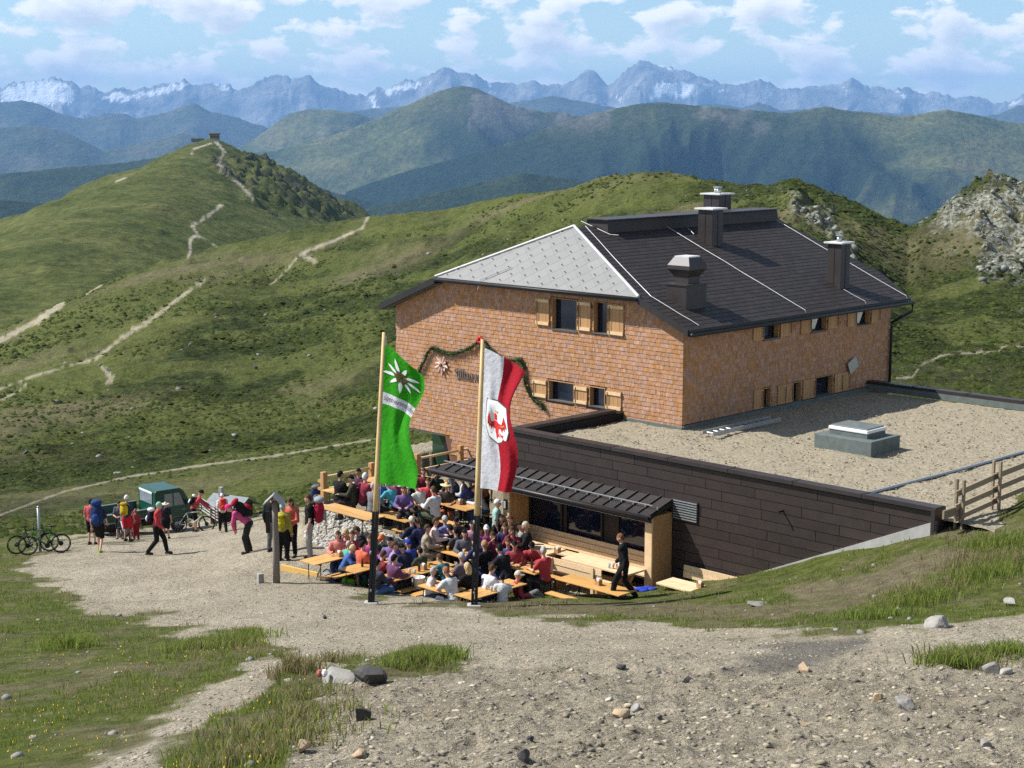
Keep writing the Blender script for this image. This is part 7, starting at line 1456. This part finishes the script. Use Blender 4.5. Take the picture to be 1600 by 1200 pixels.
# ================================================================ small green truck
def make_truck():
    P = ground_hit(228, 831); r = empty('pickup_truck', P, R(-52)); r.scale = (1.0,)*3; tag(r, 'small dark green flatbed truck parked at the back of the yard', 'truck')
    gp = mat('dark_green_truck_paint', (.005, .065, .042), (.004, .05, .032), 3, .3, 0, spec=.5); gl_ = mat('truck_glass', (.22, .25, .28), (.16, .19, .22), 2, .06, spec=.8)
    def part(nm, mb, m_, par=r, bev=0, sm=False): return put(nm, mb.mesh(nm, m_, sm), par, bev)
    b = MB(); b.box((0, -.1, .52), (1.3, 4.0, .16)); part('chassis', b, M['blacksteel'])
    b = MB(); b.box((0, -1.05, .82), (1.66, 2.1, .06)); part('bed_floor', b, M['galv'])
    for nm, c, s in (('side_board', (-.84, -1.05, 1.0), (.04, 2.12, .34)), ('side_board', (.84, -1.05, 1.0), (.04, 2.12, .34)), ('tailgate', (0, -2.12, 1.0), (1.64, .04, .34))):
        b = MB(); b.box(c, s); o = part(nm, b, gp, r, .01)
        for q in (-.07, .07):
            d = MB(); d.box((c[0]+(.024 if c[0] > 0 else -.024 if c[0] < 0 else 0), c[1]-(.024 if c[0] == 0 else 0), c[2]+q), (.012 if c[0] else 1.4, .012 if c[0] == 0 else 1.9, .03)); part('rib', d, gp, o)
        t = MB(); t.box((c[0], c[1], c[2]+.18), (s[0]+.02, s[1], .025)); part('top_rail', t, M['galv'], o)
    prof = [(.08, .45), (1.62, .45), (1.75, .62), (1.72, 1.12), (1.35, 1.78), (1.2, 1.86), (.15, 1.86), (.08, 1.78)]
    b = MB(); b.prism([(-.8, y, z) for y, z in prof], (1.6, 0, 0)); cab = part('cab', b, gp, r, .04)
    b = MB(); b.box((0, .06, 1.50), (1.16, .03, .46)); part('rear_window', b, gl_, r, .01)
    b = MB(); b.box((0, .045, 1.76), (1.2, .02, .08)); part('window_blind', b, M['white'])
    b = MB(); b.hexa([(x, y, z) for z, y0 in ((1.16, 1.70), (1.74, 1.385)) for x, y in ((-.7, y0), (.7, y0), (.7, y0+.03), (-.7, y0+.03))]); part('windscreen', b, gl_)
    for s in (-1, 1):
        b = MB(); b.prism([(s*.8, y, z) for y, z in ((.42, .56), (1.45, .56), (1.5, 1.1), (1.22, 1.74), (.42, 1.74))], (s*.02, 0, 0)); d = part('door', b, gp, r, .008)
        for yy in (((.5, 1.14), (.86, 1.14), (.86, 1.68), (.5, 1.68)), ((.92, 1.14), (1.40, 1.14), (1.16, 1.68), (.92, 1.68))): b = MB(); b.prism([(s*.822, y, z) for y, z in yy], (s*.008, 0, 0)); part('side_window', b, gl_, d)
        b = MB(); b.box((s*.83, .52, 1.02), (.02, .12, .03)); part('door_handle', b, M['blacksteel'], d)
        b = MB(); b.tube((s*.55, 1.74, .75), (s*.55, 1.78, .75), .1, n=14); part('headlight', b, M['white'], r, 0, True)
        b = MB(); b.box((s*.7, -2.15, .72), (.18, .03, .09)); part('tail_light', b, M['red'])
        b = MB(); b.box((s*.93, 1.42, 1.25), (.14, .04, .22)); part('mirror', b, M['blacksteel'], r, .01)
        for y in (-1.25, 1.15):
            w = empty('wheel'); w.parent = r; w.location = (s*.68, y, .31)
            b = MB(); b.path([(0, .25*math.cos(i*.3491), .25*math.sin(i*.3491)) for i in range(19)], .075, 8); put('tyre', b.mesh('tyre', M['rubber'], True), w); b = MB(); b.tube((-.05, 0, 0), (.05, 0, 0), .19, n=14); put('rim', b.mesh('rim', M['galv'], True), w)
            b = MB(); b.path([(s*.70, y+.4*math.cos(a), .34+.36*math.sin(a)) for a in np.linspace(.2, 2.94, 9)], .03, 5); part('mudguard', b, M['blacksteel'])
    b = MB(); b.box((0, 1.78, .5), (1.5, .08, .14)); part('bumper', b, M['blacksteel'])
make_truck()
# ================================================================ roofed post, marker stone, little hut, slatted rack
P = ground_hit(432, 911); r = empty('wooden_post', P, 0); tag(r, 'weathered round post with a small pitched board roof', 'post')
b = MB(); b.path([(0, 0, -.1), (.01, 0, .9), (0, .01, 1.7), (.015, 0, 2.28)], [.10, .092, .085, .08], 12); put('trunk', b.mesh('trunk', M['oldwood'], True), r)
for s, nm in ((1, 'roof_board'), (-1, 'roof_board')):
    b = MB(); ax = np.array([V3(math.cos(.75), 0, -s*math.sin(.75)), V3(0, 1, 0), V3(s*math.sin(.75), 0, math.cos(.75))]); b.box((s*.13, -.08, 2.36), (.36, .5, .03), ax); put(nm, b.mesh(nm, mat('grey_board', (.33, .33, .33), (.25, .25, .25), 4, .8, .3, stretch=(1, 6, 1))), r)
b = MB(); b.box((-.19, 0, 1.7), (.12, .04, .6)); put('board', b.mesh('board', M['blacksteel']), r)
P = ground_hit(407, 911); b = MB(); b.hexa([(x, y, z) for z, w in ((-.1, .085), (.27, .075)) for x, y in ((-w, -w), (w, -w), (w, w), (-w, w))]); o = put('marker_stone', b.mesh('marker_stone', M['pale_rock']), None, .012); o.location = tuple(P); o.rotation_euler = (0, 0, .5); tag(o, 'small white square marker stone on the yard', 'marker stone')
P = ground_hit(362, 812); r = empty('little_hut', P, R(-28)); tag(r, 'tiny dark timber hut with grey sheet roof behind the bent walker', 'hut')
b = MB(); b.box((0, 0, .3), (1.5, 1.0, .9)); put('walls', b.mesh('walls', mat('dark_timber', (.07, .045, .03), (.05, .03, .02), 4, .8, .3)), r)
b = MB(); b.prism([(-.72, -.5, .75), (-.72, .5, .75), (-.72, 0, 1.02)], (1.44, 0, 0)); put('gable', b.mesh('gable', M['oldwood']), r)
for s in (-1, 1): b = MB(); b.hexa([(x, y, z) for d in (0, .04) for x, y, z in ((-.95, s*.85, .60+d), (.95, s*.85, .60+d), (.95, 0, 1.04+d), (-.95, 0, 1.04+d))]); put('roof_sheet', b.mesh('roof_sheet', mat('grey_sheet_roof', (.24, .26, .27), (.18, .20, .21), 6, .6, .2)), r)
b = MB(); b.box((-.45, -.1, 1.2), (.16, .16, .4)); put('chimney', b.mesh('chimney', M['concrete']), r)
a, c = ground_hit(313, 806), ground_hit(341, 822); r = empty('slatted_rack', (a+c)/2, 0, True); tag(r, 'pale slatted rack leaning down behind the bicycle', 'rack')
for i in range(5): b = MB(); p, q = a+UZ*(.85-.13*i), c+UZ*(.75-.13*i); d = (q-p)/np.linalg.norm(q-p); b.box((p+q)/2, (np.linalg.norm(q-p), .04, .035), np.array([d, np.cross(UZ, d), UZ])); b.build('slat', M['concrete'], r)
for t in (.1, .9): b = MB(); p = a+(c-a)*t; b.box(p+UZ*.35, (.07, .07, .9)); b.build('post', M['oldwood'], r)
# ================================================================ stone hut on the far summit
r = empty('summit_hut', S_PT-UZ*1.0, R(15)); r.scale = (.85, .85, .8); tag(r, 'small stone hut on the pointed grassy summit', 'hut')
sm_ = mat('summit_stone', (.20, .18, .15), (.13, .115, .10), .5, .9, .5)
b = MB(); b.box((0, 0, 2.6), (9, 7, 5.2)); put('walls', b.mesh('walls', sm_), r)
b = MB(); b.hexa([(x, y, z) for z, wx, wy in ((5.2, 5.4, 4.4), (5.9, 5.6, 4.6)) for x, y in ((-wx, -wy), (wx, -wy), (wx, wy), (-wx, wy))]); b.hexa([(x, y, z) for z, wx, wy in ((5.9, 5.6, 4.6), (7.0, 3.0, .6)) for x, y in ((-wx, -wy), (wx, -wy), (wx, wy), (-wx, wy))]); put('roof', b.mesh('roof', mat('summit_roof', (.10, .10, .10), (.07, .07, .07), .5, .8)), r)
for x in (-2.6, 0, 2.6): b = MB(); b.box((x, -3.5, 2.9), (1.1, .2, 1.5)); put('window', b.mesh('window', M['blacksteel']), r)
P = S_PT+np.array([-12, -6, -2.5]); b = MB(); b.box((0, 0, 1), (9, 5, 3)); o = put('ruin_wall', b.mesh('ruin_wall', sm_)); o.location = tuple(P); tag(o, 'low ruined wall left below the summit hut', 'ruin')
